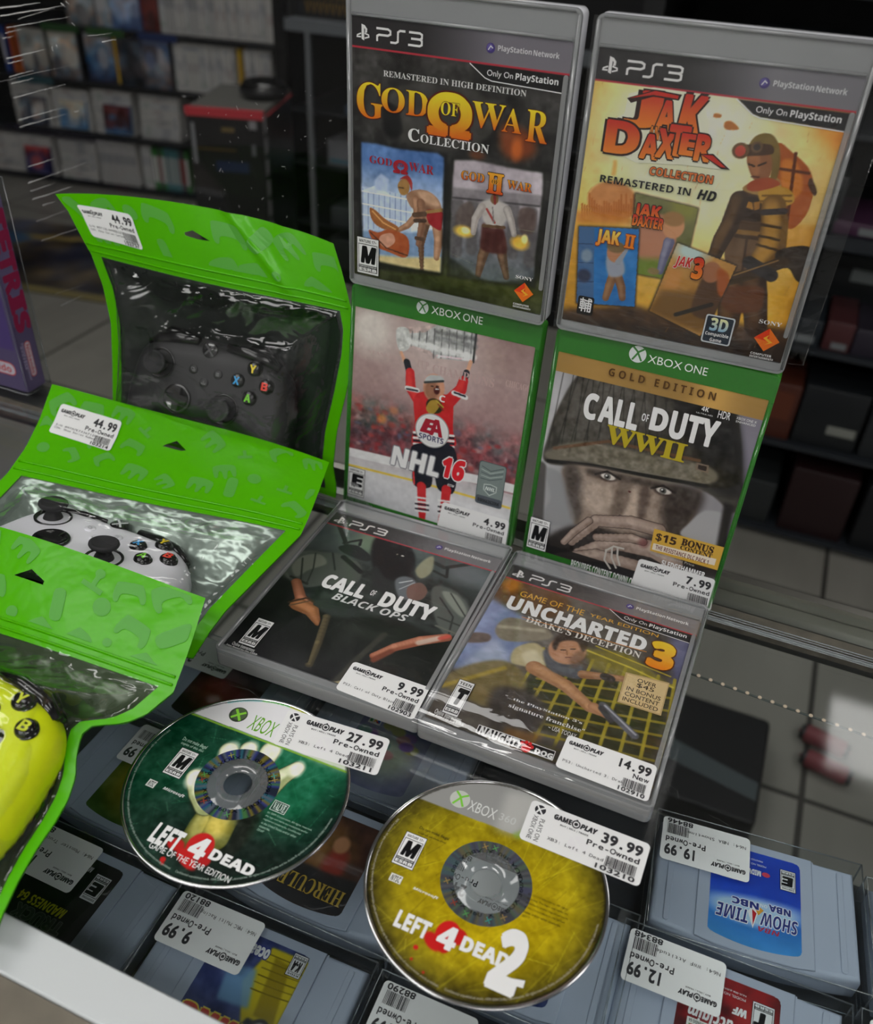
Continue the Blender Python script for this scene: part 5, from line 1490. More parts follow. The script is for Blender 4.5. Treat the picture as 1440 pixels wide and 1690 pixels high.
# ---- dark soldier case lying on the glass (lower left)
o, X, V = case_pose((-257.94, 308.0, 14.3), .014, math.pi / 2, 67.5, 0)
t = thing('game_case', 'clear game case with dark camouflage soldier cover, lying flat left', 'game case', o, X, V)
ps3_case(t)
c, p = sheet_of(t, 340, 820, .35417)
c.vgrad([(0, (24, 24, 26)), (.3, (24, 28, 24)), (.6, (30, 34, 32)), (.8, (66, 76, 74)), (1, (84, 92, 92))]); c.noise(22, 61, 22, octs=4); c.ell(760, 210, 16, 20, (110, 130, 104), 1, .7); c.ell(1230, 370, 26, 14, (104, 108, 112), 1, .7)
c.smooth([(380, 330), (440, 262), (560, 255), (700, 300), (780, 330), (860, 330), (960, 400), (1080, 380), (1220, 480), (1200, 620), (1060, 640), (860, 560), (600, 560), (480, 480), (400, 400)], (40, 46, 44), 2)
c.smooth([(790, 190), (900, 200), (970, 270), (950, 380), (840, 400), (770, 300)], (20, 21, 21), 2.5); c.smooth([(360, 360), (430, 262), (520, 255), (560, 290), (540, 400), (450, 400)], (96, 100, 92), 3, .8); c.smooth([(1060, 420), (1180, 460), (1225, 540), (1180, 640), (1100, 560)], (104, 110, 106), 3, .8)
c.noise(5, 62, 26, octs=3, mask=c.mask(c.L([(360, 360), (440, 255), (780, 330), (1080, 380), (1225, 480), (1180, 640), (860, 560), (480, 480)])))
c.smooth([(380, 320), (440, 264), (540, 256), (640, 270), (720, 320), (700, 400), (560, 410), (470, 420), (400, 395)], (70, 76, 70), .8); c.smooth([(400, 320), (450, 275), (530, 268), (560, 310), (480, 340), (420, 370)], (118, 122, 110), 1, .8); c.line([(450, 285), (440, 400)], 1.2, (40, 44, 40), .5); c.line([(510, 262), (500, 330), (470, 400)], 1.0, (44, 48, 44), .5); c.line([(590, 262), (600, 340)], 1.2, (36, 40, 38), .5); c.line([(395, 370), (470, 405)], 2.0, (40, 42, 38), .4); c.line([(640, 280), (720, 350)], 4, (28, 30, 30), .4)
c.smooth([(1060, 420), (1140, 430), (1200, 480), (1232, 550), (1200, 620), (1130, 650), (1080, 600), (1050, 500)], (76, 82, 78), .8); c.smooth([(1100, 440), (1170, 460), (1215, 530), (1190, 560), (1130, 500)], (128, 134, 124), 1, .8); c.line([(1090, 470), (1150, 560), (1130, 640)], 1.2, (40, 44, 42), .5); c.line([(1140, 450), (1215, 570)], 1.0, (44, 48, 46), .5); c.line([(1080, 560), (1180, 600)], 1.4, (48, 52, 48), .5); c.line([(1070, 600), (1170, 640)], 1.6, (90, 92, 84), .4)
c.smooth([(800, 200), (850, 170), (910, 190), (960, 250), (965, 330), (930, 390), (850, 390), (790, 330), (775, 260)], (22, 23, 23), .6); c.smooth([(790, 320), (840, 380), (930, 390), (960, 340), (985, 420), (900, 470), (780, 420)], (36, 40, 40), .6); c.ell(915, 275, 1.6, 1.0, (210, 206, 200), .4); c.ell(890, 268, 1.0, .8, (150, 140, 130), .4)
c.smooth([(880, 390), (930, 370), (980, 400), (960, 470), (900, 470)], (92, 98, 102), .8); c.line([(900, 400), (960, 390)], .8, (190, 196, 198), .3); c.line([(900, 430), (970, 400)], .8, (150, 156, 160), .3); c.smooth([(940, 420), (1000, 400), (1030, 440), (1000, 480), (940, 470)], (110, 82, 74), .5, .9)
c.line([(620, 135), (665, 250)], 3.4, (30, 32, 32), .3); c.line([(640, 215), (722, 200), (715, 225)], 2.2, (30, 32, 32), .3); c.smooth([(620, 230), (700, 225), (770, 280), (740, 300), (640, 260)], (34, 38, 38), .3)
c.line([(1050, 300), (1110, 330), (1240, 312)], 3.4, (44, 48, 46), .3); c.line([(1060, 345), (1120, 375), (1125, 330)], 2.2, (36, 40, 38), .3); c.smooth([(975, 340), (1020, 290), (1060, 280), (1050, 350), (1000, 380)], (150, 148, 120), .8, .8); c.line([(1240, 312), (1330, 345)], 1.4, (60, 64, 64), .3)
c.limb([(420, 395), (440, 470), (470, 500)], [12, 13, 14], (124, 78, 56), (186, 126, 96)); c.limb([(430, 500), (490, 530), (520, 590)], [20, 17, 7], (118, 76, 46), (176, 120, 80)); c.line([(385, 490), (470, 470), (500, 490)], 1.6, (60, 44, 34), .4); c.line([(388, 505), (480, 485)], 1.2, (90, 70, 50), .4)
c.limb([(560, 560), (520, 680), (480, 780)], [10, 10, 9], (58, 52, 38), (130, 116, 80)); c.line([(540, 560), (470, 770)], 1, (20, 20, 18), .4)
c.limb([(780, 740), (880, 700), (1000, 670), (1120, 655)], [9, 12, 14, 12], (134, 76, 56), (206, 150, 124)); c.line([(990, 680), (1080, 660)], 4, (190, 176, 164), 1.5, .8); c.line([(1090, 660), (1130, 650)], 3, (180, 70, 60), 1, .8); c.line([(860, 720), (780, 760)], 4, (110, 60, 44), 1.5)
c.line([(590, 870), (720, 740), (830, 640)], 4, (60, 58, 52), 1.5, .8); c.line([(580, 872), (640, 860)], 2.5, (150, 140, 110), .8); c.scratches(26, 63, (120, 124, 124), (4, 20), .3, .4)
ps3_header(c, p, ((46, 45, 45), (104, 102, 104), (212, 210, 208), (206, 204, 204)), h=14)
p.T('CALL', (530, 415), (762, 420), w0, style='bold', off=.035); p.T('OF', (760, 458), (798, 442), w0, style='bold'); p.T('DUTY', (798, 505), (1076, 520), w0, style='bold', off=.035)
p.T('BLACK OPS', (582, 476), (946, 556), ink(196, 196, 196), style='boldit', off=-.005)
esrb_q(p, (150, 680), (318, 590), 'M', 'MATURE 17+'); p.T('Online Interactions', (118, 690), (232, 712), W1); p.T('Not Rated by the ESRB', (92, 695), (240, 735), W1)
finish(c, p, t)
f = mapper(t, 340, 820, .35417, 0)
sticker(t, f, [(688, 767), (1043, 890), (965, 1042), (600, 895)], '9.99', 'Pre-Owned', ['PS3: Call of Duty Black'], '102903', seed=5)

# ---- treasure hunt case lying on the glass (lower right)
o, X, V = case_pose((-124.35, 308.1, 14.3), -.009, math.pi / 2, 67.5, 0)
t = thing('game_case', 'clear game case with climbing adventurer cover, lying flat right', 'game case', o, X, V)
ps3_case(t)
MB().sheet([[(-69, -1.5, -7), (69, -1.5, -7)], [(-69, -1.2, .5), (69, -1.2, .5)], [(-68.5, 40, .75), (68.5, 40, .7)], [(-68.5, 110, .7), (68.5, 110, .75)], [(-69, 171.6, .5), (69, 171.6, .5)]]).build('shrink_sleeve', M_WRAP, t)
c, p = sheet_of(t, 680, 900, .36111)
c.fill((78, 72, 66)); c.poly([(340, 230), (600, 380), (420, 560), (180, 560)], (112, 124, 158), 4); c.poly([(200, 560), (380, 420), (450, 520), (280, 600)], (150, 158, 176), 4, .7); c.poly([(1180, 380), (1300, 440), (1200, 700), (1180, 500)], (96, 98, 132), 4, .8)
c.noise(22, 71, 30, octs=4)
c.smooth([(400, 160), (620, 200), (720, 260), (640, 330), (480, 290), (380, 230)], (90, 62, 34), 4); c.ell(455, 180, 9, 12, (176, 110, 30), .9, .8); c.smooth([(380, 380), (440, 330), (580, 360), (640, 420), (520, 440), (410, 430)], (120, 112, 96), 1.2); c.line([(400, 370), (600, 390)], 3, (168, 160, 140), 2, .7); c.smooth([(260, 400), (350, 405), (345, 440), (235, 440)], (92, 80, 74), .8)
c.poly([(560, 560), (900, 600), (1190, 660), (1090, 990), (560, 830), (480, 740)], (46, 46, 26), 3)
for k in range(9):                          # cargo net
    a_ = (600 + 75 * k, 470 + 18 * k); c.line([a_, (a_[0] - 260 + 24 * k, a_[1] + 420)], 2.0, (150, 136, 40), .5, .9); c.line([(560 - 10 * k + 20, 560 + 48 * k), (1190 - 12 * k, 640 + 58 * k)], 1.8, (136, 122, 36), .5, .85)
c.poly([(780, 470), (980, 490), (1180, 640), (1000, 620), (820, 560)], (130, 120, 42), 3, .7); c.line([(800, 480), (1000, 560), (1190, 650)], 1.4, (176, 160, 60), .5); c.line([(840, 460), (1180, 600)], 1, (170, 152, 50), .5)
c.smooth([(150, 600), (280, 540), (430, 530), (520, 620), (420, 760), (140, 640)], (112, 98, 60), 2, .9); c.line([(140, 640), (420, 560)], 3, (150, 130, 60), 2); c.smooth([(380, 650), (560, 680), (620, 800), (440, 900), (340, 800)], (58, 52, 48), 4)
c.smooth([(470, 470), (560, 445), (620, 500), (600, 560), (500, 550), (450, 530)], (166, 154, 118), 1); c.smooth([(500, 500), (560, 480), (600, 540), (540, 560)], (206, 200, 176), 2, .6); c.limb([(560, 560), (700, 640), (810, 740), (850, 760)], [20, 17, 13, 10], (146, 104, 74), (196, 152, 112)); c.limb([(830, 740), (890, 780)], [13, 8], (150, 106, 76), (190, 146, 110))
c.line([(870, 730), (1015, 870)], 5, (84, 84, 92), .8); c.line([(865, 745), (905, 800)], 4, (60, 58, 62), .8); c.line([(880, 732), (1020, 866)], 1.2, (150, 150, 160), .4)
c.smooth([(600, 480), (680, 500), (780, 560), (770, 610), (700, 600), (620, 560)], (72, 74, 80), 1.2); c.limb([(780, 590), (880, 600), (960, 610)], [12, 10, 9], (130, 92, 64), (176, 132, 94)); c.line([(880, 600), (905, 610)], 6, (50, 44, 42), .6)
c.ell(708, 480, 17, 19, (168, 122, 92), .12, 1, -20); c.smooth([(640, 450), (680, 400), (760, 400), (800, 440), (780, 490), (750, 440), (680, 440), (655, 480)], (52, 40, 32), .8); c.smooth([(720, 520), (770, 480), (790, 520), (740, 560)], (96, 70, 54), 2, .7); c.line([(680, 478), (700, 478)], .9, (50, 34, 28)); c.line([(724, 474), (745, 474)], .9, (50, 34, 28)); c.line([(706, 482), (708, 500)], .8, (130, 90, 66)); c.line([(700, 512), (726, 512)], .8, (100, 56, 46))
c.poly([(30, 800), (300, 830), (640, 900), (1100, 990), (1080, 1180), (20, 880)], (52, 48, 42), 4, .8); c.poly([(430, 830), (600, 870), (520, 940), (400, 900)], (120, 82, 36), 3, .7); c.noise(4, 73, 12, octs=2)
ps3_header(c, p, ((52, 50, 50), (112, 108, 110), (206, 204, 204), (214, 212, 212)), only=True, h=14)
YG = ink(206, 156, 52)
p.T('GAME OF THE', (488, 232), (790, 300), YG, style='sans'); p.T('YEAR EDITION', (808, 325), (1126, 410), YG, style='sans')
p.T('UNCHARTED', (425, 285), (1076, 430), w0, style='bold', off=.03); p.T("DRAKE'S DECEPTION", (515, 350), (1048, 492), ink(206, 202, 196), style='serif', off=-.01); p.T('3', (1072, 545), (1205, 470), ink(226, 120, 24), col2=ink(236, 180, 40), style='bold', off=.05, edge=(ink(90, 44, 12), .03))
p.SQ([(500, 330), (1070, 490)], .5, ink(200, 130, 50))
p.Q([(975, 582), (1175, 632), (1135, 782), (936, 718)], ink(176, 150, 106)); p.Q([(982, 590), (1168, 637), (1130, 772), (944, 714)], ink(196, 172, 126))
bk = ink(52, 40, 30)
sq = [p.P(*k) for k in ((982, 590), (1168, 637), (1130, 772), (944, 714))]
sx0, sx1 = max(sq[0][0], sq[3][0]), min(sq[1][0], sq[2][0]); sy0, sy1 = max(sq[2][1], sq[3][1]), min(sq[0][1], sq[1][1])
for k, (s_, wd) in enumerate((('OVER', .48), ('$45', .44), ('IN BONUS', .86), ('CONTENT', .86), ('INCLUDED', .88))):
    hh = (sy1 - sy0) / 5.0; xm = (sx0 + sx1) / 2; hw = (sx1 - sx0) * wd / 2
    p.text(s_, xm - hw, sy1 - hh * (k + .88), xm + hw, sy1 - hh * (k + (.02 if k == 1 else .16)), bk, off=.012)
p.T('"...the PlayStation 3\'s', (420, 700), (778, 810), W1, style='serif', off=-.015); p.T('signature franchise"', (436, 745), (788, 845), W1, style='serif', off=-.015); p.T('~ USA TODAY', (618, 842), (752, 868), W1)
p.Q([(305, 822), (655, 945), (640, 988), (288, 858)], W1); p.Q([(307, 826), (652, 947), (638, 983), (292, 857)], K1)
ar = p.P(515, 922); 
p.T('NAUGHTY', (300, 866), (508, 900), W1, style='bold', off=.03); p.T('DOG', (556, 952), (644, 960), W1, style='bold', off=.03)
rd = ink(200, 30, 34); p.disk(ar[0] + .8, ar[1] - 1.4, 2.6, rd)
for dx, dy in ((-2.2, 1.6), (-.2, 2.8), (2, 2.6), (3.6, .8)): p.disk(ar[0] + dx, ar[1] + dy, 1.05, rd, 1.3, n=12)
esrb_q(p, (135, 765), (285, 640), 'T', 'TEEN'); p.T('Online Interactions', (98, 772), (230, 795), W1); p.T('Not Rated by the ESRB', (72, 778), (236, 822), W1)
finish(c, p, t)
f = mapper(t, 680, 900, .36111, 0)
sticker(t, f, [(712, 870), (1120, 1015), (1075, 1180), (650, 1015)], '14.99', 'New', ['PS3: Uncharted 3: Drak'], '102910', seed=6, z=.9)

# ------------------------------------------------------------------ discs on the glass
M_DISCRIM = pbr('disc_silver', (0.75, 0.75, 0.76), 0.12, metal=1.0, srgb=False)
_b = M_DISCRIM.node_tree.nodes['Principled BSDF']
_b.inputs['Thin Film Thickness'].default_value = 620.0
_b.inputs['Thin Film IOR'].default_value = 1.9
M_HOLO = print_mat('hologram_ring', 0.22, metal=0.75)
M_HUB = film_mat('clear_hub', tint=(0.86, 0.89, 0.90), gloss=0.05, edge=1.0, rough=0.05, haze=0.18, hazecol=(0.45, 0.47, 0.48))


def disc(o, name_label, base):
    t = thing('game_disc', name_label, 'disc', o)
    MB().lathe([(60, .15), (60, 1.05), (59.8, 1.2), (58.2, 1.21), (58.2, .3), (22, .3), (22, 0), (59.8, 0), (60, .15)], (0, 0, 0), 120, cap=False).build('disc_body', M_DISCRIM, t)
    h = MB().lathe([(7.6, .05), (7.5, .6), (7.7, 1.2), (10.5, 1.2), (11.0, 1.5), (11.9, 1.5), (12.3, 1.2), (16.6, 1.2), (17, 1.0), (22, 1.0)], (0, 0, 0), 72, cap=False)
    h.lathe([(7.6, 0), (22, 0)], (0, 0, 0), 72, cap=False)
    hub = h.build('hub', M_HUB, t)
    rr_ = random.Random(base)
    hp_ = Print(1.22, .01)
    n = 96; v = []; cl = []
    pal = [(70, 80, 160), (60, 130, 150), (90, 150, 90), (150, 140, 60), (60, 60, 90), (120, 130, 150), (50, 60, 80)]
    for k in range(n):
        a = 2 * math.pi * k / n; cc = ink(*rr_.choice(pal)) if base == 1 else ink(*[int(120 + .35 * (z - 110)) for z in rr_.choice(pal)])
        v += [(16.2 * math.cos(a), 16.2 * math.sin(a), 1.23), (22.6 * math.cos(a), 22.6 * math.sin(a), 1.23)]; cl += [cc, cc]
    hp_.add(v, [(2 * k, 2 * k + 1, (2 * k + 3) % (2 * n), (2 * k + 2) % (2 * n)) for k in range(n)], col=cl)
    arc_text(hp_, 'XBOX 360  X  XBOX 360  X  XBOX 360  X  XBOX 360  X  ', 18.2, 20, 400, 2.4, ink(40, 44, 60) if base == 1 else ink(176, 180, 186), inside=True)
    for k in range(7):
        a = rr_.uniform(0, 6.28); x, y = 19.4 * math.cos(a), 19.4 * math.sin(a); cc = ink(*rr_.choice([(210, 210, 80), (90, 220, 200), (220, 90, 60), (120, 220, 120), (240, 180, 110)]))
        hp_.stroke([(x - 1.2, y + 1.3), (x + 1.2, y - 1.3)], .45, cc); hp_.stroke([(x + 1.3, y + 1.2), (x - 1.2, y - 1.2)], .45, cc)
    hp_.build('hologram_ring', M_HOLO, hub)
    return t


def arc_text(p, s, r, a0, a1, h, col, inside=False, style='sans'):
    """Lettering along a circle, from a0 to a1 degrees (anticlockwise, tops pointing to the centre when inside)."""
    v, f = glyphs(s, style, 0.0)
    mn, mx = v.min(0), v.max(0)
    t_ = (v - mn) / (mx - mn)
    a = np.radians(a0 + (a1 - a0) * t_[:, 0])
    q = r + (-h if inside else h) * (t_[:, 1])
    z = p.lay()
    p.add(np.c_[q * np.cos(a), q * np.sin(a), np.full(len(q), z)], f, col=col)


def disc_print(t, c, p, r0=22.6, r1=58.4):
    nr, na = 84, 720
    R_, A_ = np.meshgrid(np.linspace(r0, r1, nr), np.linspace(0, 2 * math.pi, na, endpoint=False), indexing='ij')
    U, V_ = R_ * np.cos(A_), R_ * np.sin(A_)
    col = c.sample(U, V_).reshape(-1, 3)
    b = len(p.v)
    p.v += list(zip(U.ravel().tolist(), V_.ravel().tolist(), [1.235] * U.size)); p.c += [tuple(k) for k in col.tolist()]
    i, j = np.meshgrid(np.arange(nr - 1), np.arange(na), indexing='ij')
    q = i * na + j; q2 = i * na + (j + 1) % na
    F = (b + np.stack([q, q + na, q2 + na, q2], -1).reshape(-1, 4)).tolist()
    p.f += F; p.mi += [0] * len(F); p.sm += [False] * len(F)
    return p.build('disc_print', M_GLOSSP, t)


def edge_lines(p, col):
    arc_text(p, '2008 Corporation. All rights reserved. Unauthorized copying, reverse engineering, transmission, public performance, rental, pay for play, or circumvention of copy protection strictly prohibited.', 56.6, 165, 268, -1.5, col, inside=False)
    arc_text(p, 'Confidential unpublished work. 1999-2004 Dolby Laboratories. All rights reserved. Dolby and the double-D symbol are trademarks of Dolby Laboratories.', 56.6, 271, 362, -1.5, col, inside=False)


t = disc((-196.99, 238.9, 0.4), 'dark green game disc with pale hand picture and white top band', 1)
f = mapper(t, 180, 1130, 1 / 3, 1.25)
c = Canvas(-60, -60, 60, 60, res=2.6, px=f); p = Print(1.245, .008); p.px = f
c.fill((14, 62, 44)); c.ell(900, 480, 34, 44, (20, 92, 62), 1); c.ell(200, 450, 22, 40, (14, 60, 40), 1); c.ell(640, 900, 60, 26, (14, 22, 18), 1, .9); c.ell(1120, 820, 20, 40, (12, 30, 24), 1, .8)
c.noise(18, 81, 14, octs=4); c.scratches(110, 82, (50, 132, 96), (6, 30), .22, .5); c.scratches(60, 83, (120, 190, 150), (3, 12), .18, .5)
hd = (58, 66, 24)
c.smooth([(400, 560), (440, 700), (380, 760), (420, 860), (560, 860), (700, 760), (760, 600), (620, 560)], (22, 30, 20), 2.5, .8)
c.limb([(440, 760), (470, 690), (540, 610)], [30, 26, 30], (84, 88, 40), (160, 156, 84)); c.limb([(520, 760), (560, 680), (600, 600)], [26, 26, 34], (96, 98, 44), (180, 172, 96)); c.ell(530, 700, 10, 8, (200, 180, 80), 1, .8)
for pts, ws in (([(480, 600), (440, 540), (425, 455)], [15, 12, 12]), ([(580, 520), (585, 420), (592, 325)], [14, 13, 13]), ([(650, 470), (680, 380), (690, 318)], [13, 13, 12]), ([(700, 500), (760, 390), (800, 325)], [15, 14, 14]), ([(740, 560), (850, 460), (930, 412)], [17, 13, 10])):
    ws = [w * 1.35 for w in ws]
    c.limb(pts, [w + 1.5 for w in ws], (40, 46, 24)); c.limb(pts, ws, (150, 158, 110), (226, 230, 200)); q = pts[-1]; c.ell(q[0], q[1] + 8, ws[-1] * .42, ws[-1] * .6, (226, 228, 206), .6)
c.smooth([(640, 640), (740, 600), (700, 700), (640, 820), (560, 860), (620, 740)], (20, 24, 18), 2, .8); c.noise(3, 84, 18, octs=2)
c.poly([(380, 125), (1250, 455), (1250, -80), (380, -80)], (210, 209, 212)); c.poly([(1010, 110), (1250, 180), (1250, 455), (1000, 370)], (176, 190, 160), 5, .8)
for k, cl in enumerate(((160, 206, 90), (206, 214, 60), (120, 210, 110), (120, 190, 190))): c.mix(((np.hypot(c.U, c.V) > 57.2 - .0 * k) & (np.arctan2(c.V, c.U) > 1.0 + .3 * k) & (np.arctan2(c.V, c.U) < 1.35 + .3 * k)).astype(float), cl)  # rainbow sheen of the rim painted in as coloured arcs
c.line([(405, 142), (1175, 432)], 1.2, (120, 160, 50)); c.mix((np.hypot(c.U, c.V) > 57.6).astype(float), (20, 24, 24), .5)
w1 = ink(226, 226, 226)
gr = ink(92, 150, 30)
q = f(640, 148); p.disk(q[0], q[1], 5.4, ink(52, 62, 50)); p.disk(q[0] + .3, q[1] + .6, 4.4, ink(74, 92, 62)); p.stroke([(q[0] - 3, q[1] + 3.2), (q[0], q[1]), (q[0] + 3, q[1] - 3.6)], 1.5, ink(130, 196, 60)); p.stroke([(q[0] + 3.4, q[1] + 3.0), (q[0], q[1]), (q[0] - 3, q[1] - 3.4)], 1.5, ink(130, 196, 60))
p.T('XBOX', (678, 215), (848, 195), gr, off=-.01)
esrb_q(p, (264, 432), (444, 344), 'M', 'MATURE 17+'); p.T('Do not make illegal', (358, 278), (490, 305), ink(176, 206, 190)); p.T('copies of this disc', (352, 295), (472, 325), ink(176, 206, 190))
a, b = f(180, 495), f(238, 488); p.rect(a[0], a[1] - .3, b[0], b[1] + .8, ink(206, 210, 206)); p.text('NTSC', a[0] + .6, a[1] + .1, b[0] - .6, b[1] + .3, K1, style='boldit')
p.T('Microsoft', (262, 520), (378, 548), w1, style='boldit')
p.T('LEFT', (190, 768), (385, 742), w1, style='bold', off=.03)
q = f(450, 800); rd = ink(176, 28, 28)
c.ell(450, 800, 10.5, 11.5, (180, 30, 30), .1); c.ell(380, 860, 12, 5, (176, 28, 28), .3, 1, -25); c.ell(330, 790, 7, 5, (170, 28, 28), .3); c.ell(265, 865, 2.2, 2.2, (176, 28, 28), .2); c.ell(262, 885, 1.2, 1.2, (176, 28, 28), .2); c.ell(470, 870, 5, 5, (160, 26, 26), .3)
p.T('4', (378, 838), (514, 780), w1, style='bold', off=.03); p.T('DEAD', (490, 858), (728, 905), w1, style='bold', off=.035)
p.T('GAME OF THE YEAR EDITION', (192, 805), (608, 955), w1, off=.005)
a, b = f(795, 612), f(888, 610); p.rect(a[0], a[1] - .6, b[0], b[1] + 1.4, ink(200, 214, 206)); p.rect(a[0] + .3, a[1] - .3, b[0] - .3, b[1] + 1.1, ink(20, 60, 44)); p.text('VALVE', a[0] + .9, a[1] + .2, b[0] - .9, b[1] + .6, ink(200, 214, 206), style='serif')
for k, s_ in enumerate(('(c) 2009 Corporation. All rights reserved.', 'the logo and marks are trademarks and/or', 'registered trademarks. Confidential', 'in the United States and/or other', 'countries.', 'DE1647')):
    a = f(784 - k * 10, 632 + k * 17); p.text(s_, a[0], a[1] - .6, a[0] + len(s_) * .62, a[1] + .7, ink(150, 186, 166))
edge_lines(p, ink(150, 168, 158))
disc_print(t, c, p)
f2_ = mapper(t, 180, 1130, 1 / 3, 1.6)
sticker(t, f2_, [(890, 118), (1393, 270), (1325, 452), (805, 290)], '27.99', 'Pre-Owned', ['XB3: Left 4 Dead'], '103211', seed=7, plays=True, z=1.45)

t = disc((-55.87, 240.69, 0.4), 'yellow game disc with scratched art and grey top band', 2)
f = mapper(t, 590, 1270, .35417, 1.25)
c = Canvas(-60, -60, 60, 60, res=2.6, px=f); p = Print(1.245, .008); p.px = f
c.fill((128, 116, 16)); r_ = np.hypot(c.U, c.V); c.ell(620, 640, 40, 36, (176, 152, 8), 1, .8); c.mix(np.clip((r_ - 40) / 18, 0, 1) ** 1.5, (40, 36, 14), .8)
c.noise(14, 91, 34, octs=4, tint=(1, .95, .3)); c.noise(3, 92, 22, octs=3, tint=(1, .95, .3)); c.scratches(120, 93, (206, 196, 40), (8, 36), .3, .5, ang=62); c.scratches(90, 94, (66, 54, 16), (3, 16), .25, .6, ang=60); c.scratches(40, 95, (220, 210, 70), (5, 20), .25, .5)
c.poly([(270, 128), (1250, 500), (1250, -90), (270, -90)], (134, 134, 132)); c.poly([(700, 100), (860, 130), (740, 310), (640, 280)], (168, 168, 164), 5, .8); c.poly([(720, 300), (770, 280), (800, 330), (730, 320)], (120, 150, 60), 2, .7)
for k, cl in enumerate(((170, 200, 60), (206, 206, 70), (90, 170, 90))): c.mix(((r_ > 57.0) & (np.arctan2(c.V, c.U) > .95 + .1 * k) & (np.arctan2(c.V, c.U) < 1.06 + .1 * k)).astype(float), cl)  # coloured arcs paint the rim's rainbow sheen
c.mix((r_ > 57.4).astype(float), (24, 22, 16), .6)
q = f(477, 138); xbox_ball(p, q[0], q[1], 5.4, (176, 180, 172), (112, 180, 60)); p.T('XBOX', (508, 186), (655, 190), ink(196, 198, 196), off=-.008); p.T('360', (655, 232), (742, 230), ink(176, 178, 176), off=-.02)
esrb_q(p, (158, 430), (323, 326), 'M', 'MATURE 17+'); p.T('Do not make illegal', (285, 280), (428, 318), K1); p.T('copies of this disc', (280, 298), (412, 340), K1)
a, b = f(143, 512), f(208, 512); p.rect(a[0], a[1] - .2, b[0], b[1] + 1.2, ink(206, 206, 200)); p.text('NTSC', a[0] + .6, a[1] + .2, b[0] - .6, b[1] + .6, K1, style='boldit')
p.T('Microsoft', (255, 560), (378, 595), w1, style='boldit')
p.T('LEFT', (165, 725), (348, 720), w1, style='bold', off=.03)
c.ell(420, 770, 9, 10.5, (186, 28, 28), .1); c.ell(350, 800, 8, 5, (180, 28, 28), .3, 1, -30); c.ell(270, 828, 1.8, 1.8, (180, 28, 28), .2); c.ell(470, 780, 6, 6, (176, 26, 26), .2); c.ell(250, 882, 1, 1, (170, 28, 28), .2); c.ell(305, 945, .9, .9, (170, 28, 28), .2); c.ell(400, 830, 4, 4, (176, 26, 26), .3)
p.T('4', (360, 815), (478, 754), w1, style='bold', off=.03); p.T('DEAD', (474, 838), (712, 870), w1, style='bold', off=.035)
p.T('2', (598, 995), (805, 790), w1, style='bold', off=.05); p.Q([(610, 955), (780, 985), (770, 1020), (640, 985)], w1)
for k, s_ in enumerate(('(c) 2011 Corporation. All rights', 'reserved. The logos and marks are', 'trademarks and/or registered marks', 'of the Corporation in the United', 'States and/or other countries.', 'D07717')):
    a = f(795 - k * 6, 580 + k * 20); p.text(s_, a[0], a[1] - .6, a[0] + len(s_) * .62, a[1] + .7, ink(60, 52, 14))
edge_lines(p, ink(166, 160, 140))
disc_print(t, c, p)
f2_ = mapper(t, 590, 1270, .35417, 1.6)
sticker(t, f2_, [(815, 138), (1367, 350), (1310, 548), (748, 318)], '39.99', 'Pre-Owned', ['XB3: Left 4 Dead 2'], '103210', seed=8, plays=True, z=1.45)

# ------------------------------------------------------------------ cartridges in clear boxes on the shelf under the glass
M_BOXEDGE = film_mat('clear_box_edge', tint=(0.8, 0.84, 0.86), gloss=0.18, edge=1.0, rough=0.12, haze=0.12, hazecol=(0.6, 0.64, 0.66))
ZB = -103.8


def cart_outline(w=58, h0=-37, h1=37, curve=5.5):
    return [(-w, h0), (w, h0)] + [(x, h1 - curve * (x / w) ** 2) for x in np.linspace(w, -w, 15)]


def n64(p, x, y, s):
    p.rect(x - 1.35 * s, y - 1.45 * s, x + 1.35 * s, y + 1.2 * s, ink(206, 206, 200), .3)
    for dx, cl in ((-.8, (40, 90, 170)), (.8, (60, 150, 70))): p.poly([(x + (dx - .28) * s, y - .7 * s), (x + (dx + .28) * s, y - .7 * s), (x + (dx + .28) * s, y + .8 * s), (x + (dx - .28) * s, y + .8 * s)], ink(*cl))
    p.poly([(x - 1.0 * s, y + .8 * s), (x - .5 * s, y + .8 * s), (x + 1.0 * s, y - .7 * s), (x + .5 * s, y - .7 * s)], ink(190, 60, 50)); p.poly([(x - .3 * s, y + .3 * s), (x + .3 * s, y + .9 * s), (x + .1 * s, y - .2 * s)], ink(220, 180, 60))
    p.text('NINTENDO 64', x - 1.1 * s, y - 1.3 * s, x + 1.1 * s, y - .9 * s, K1, style='bold')


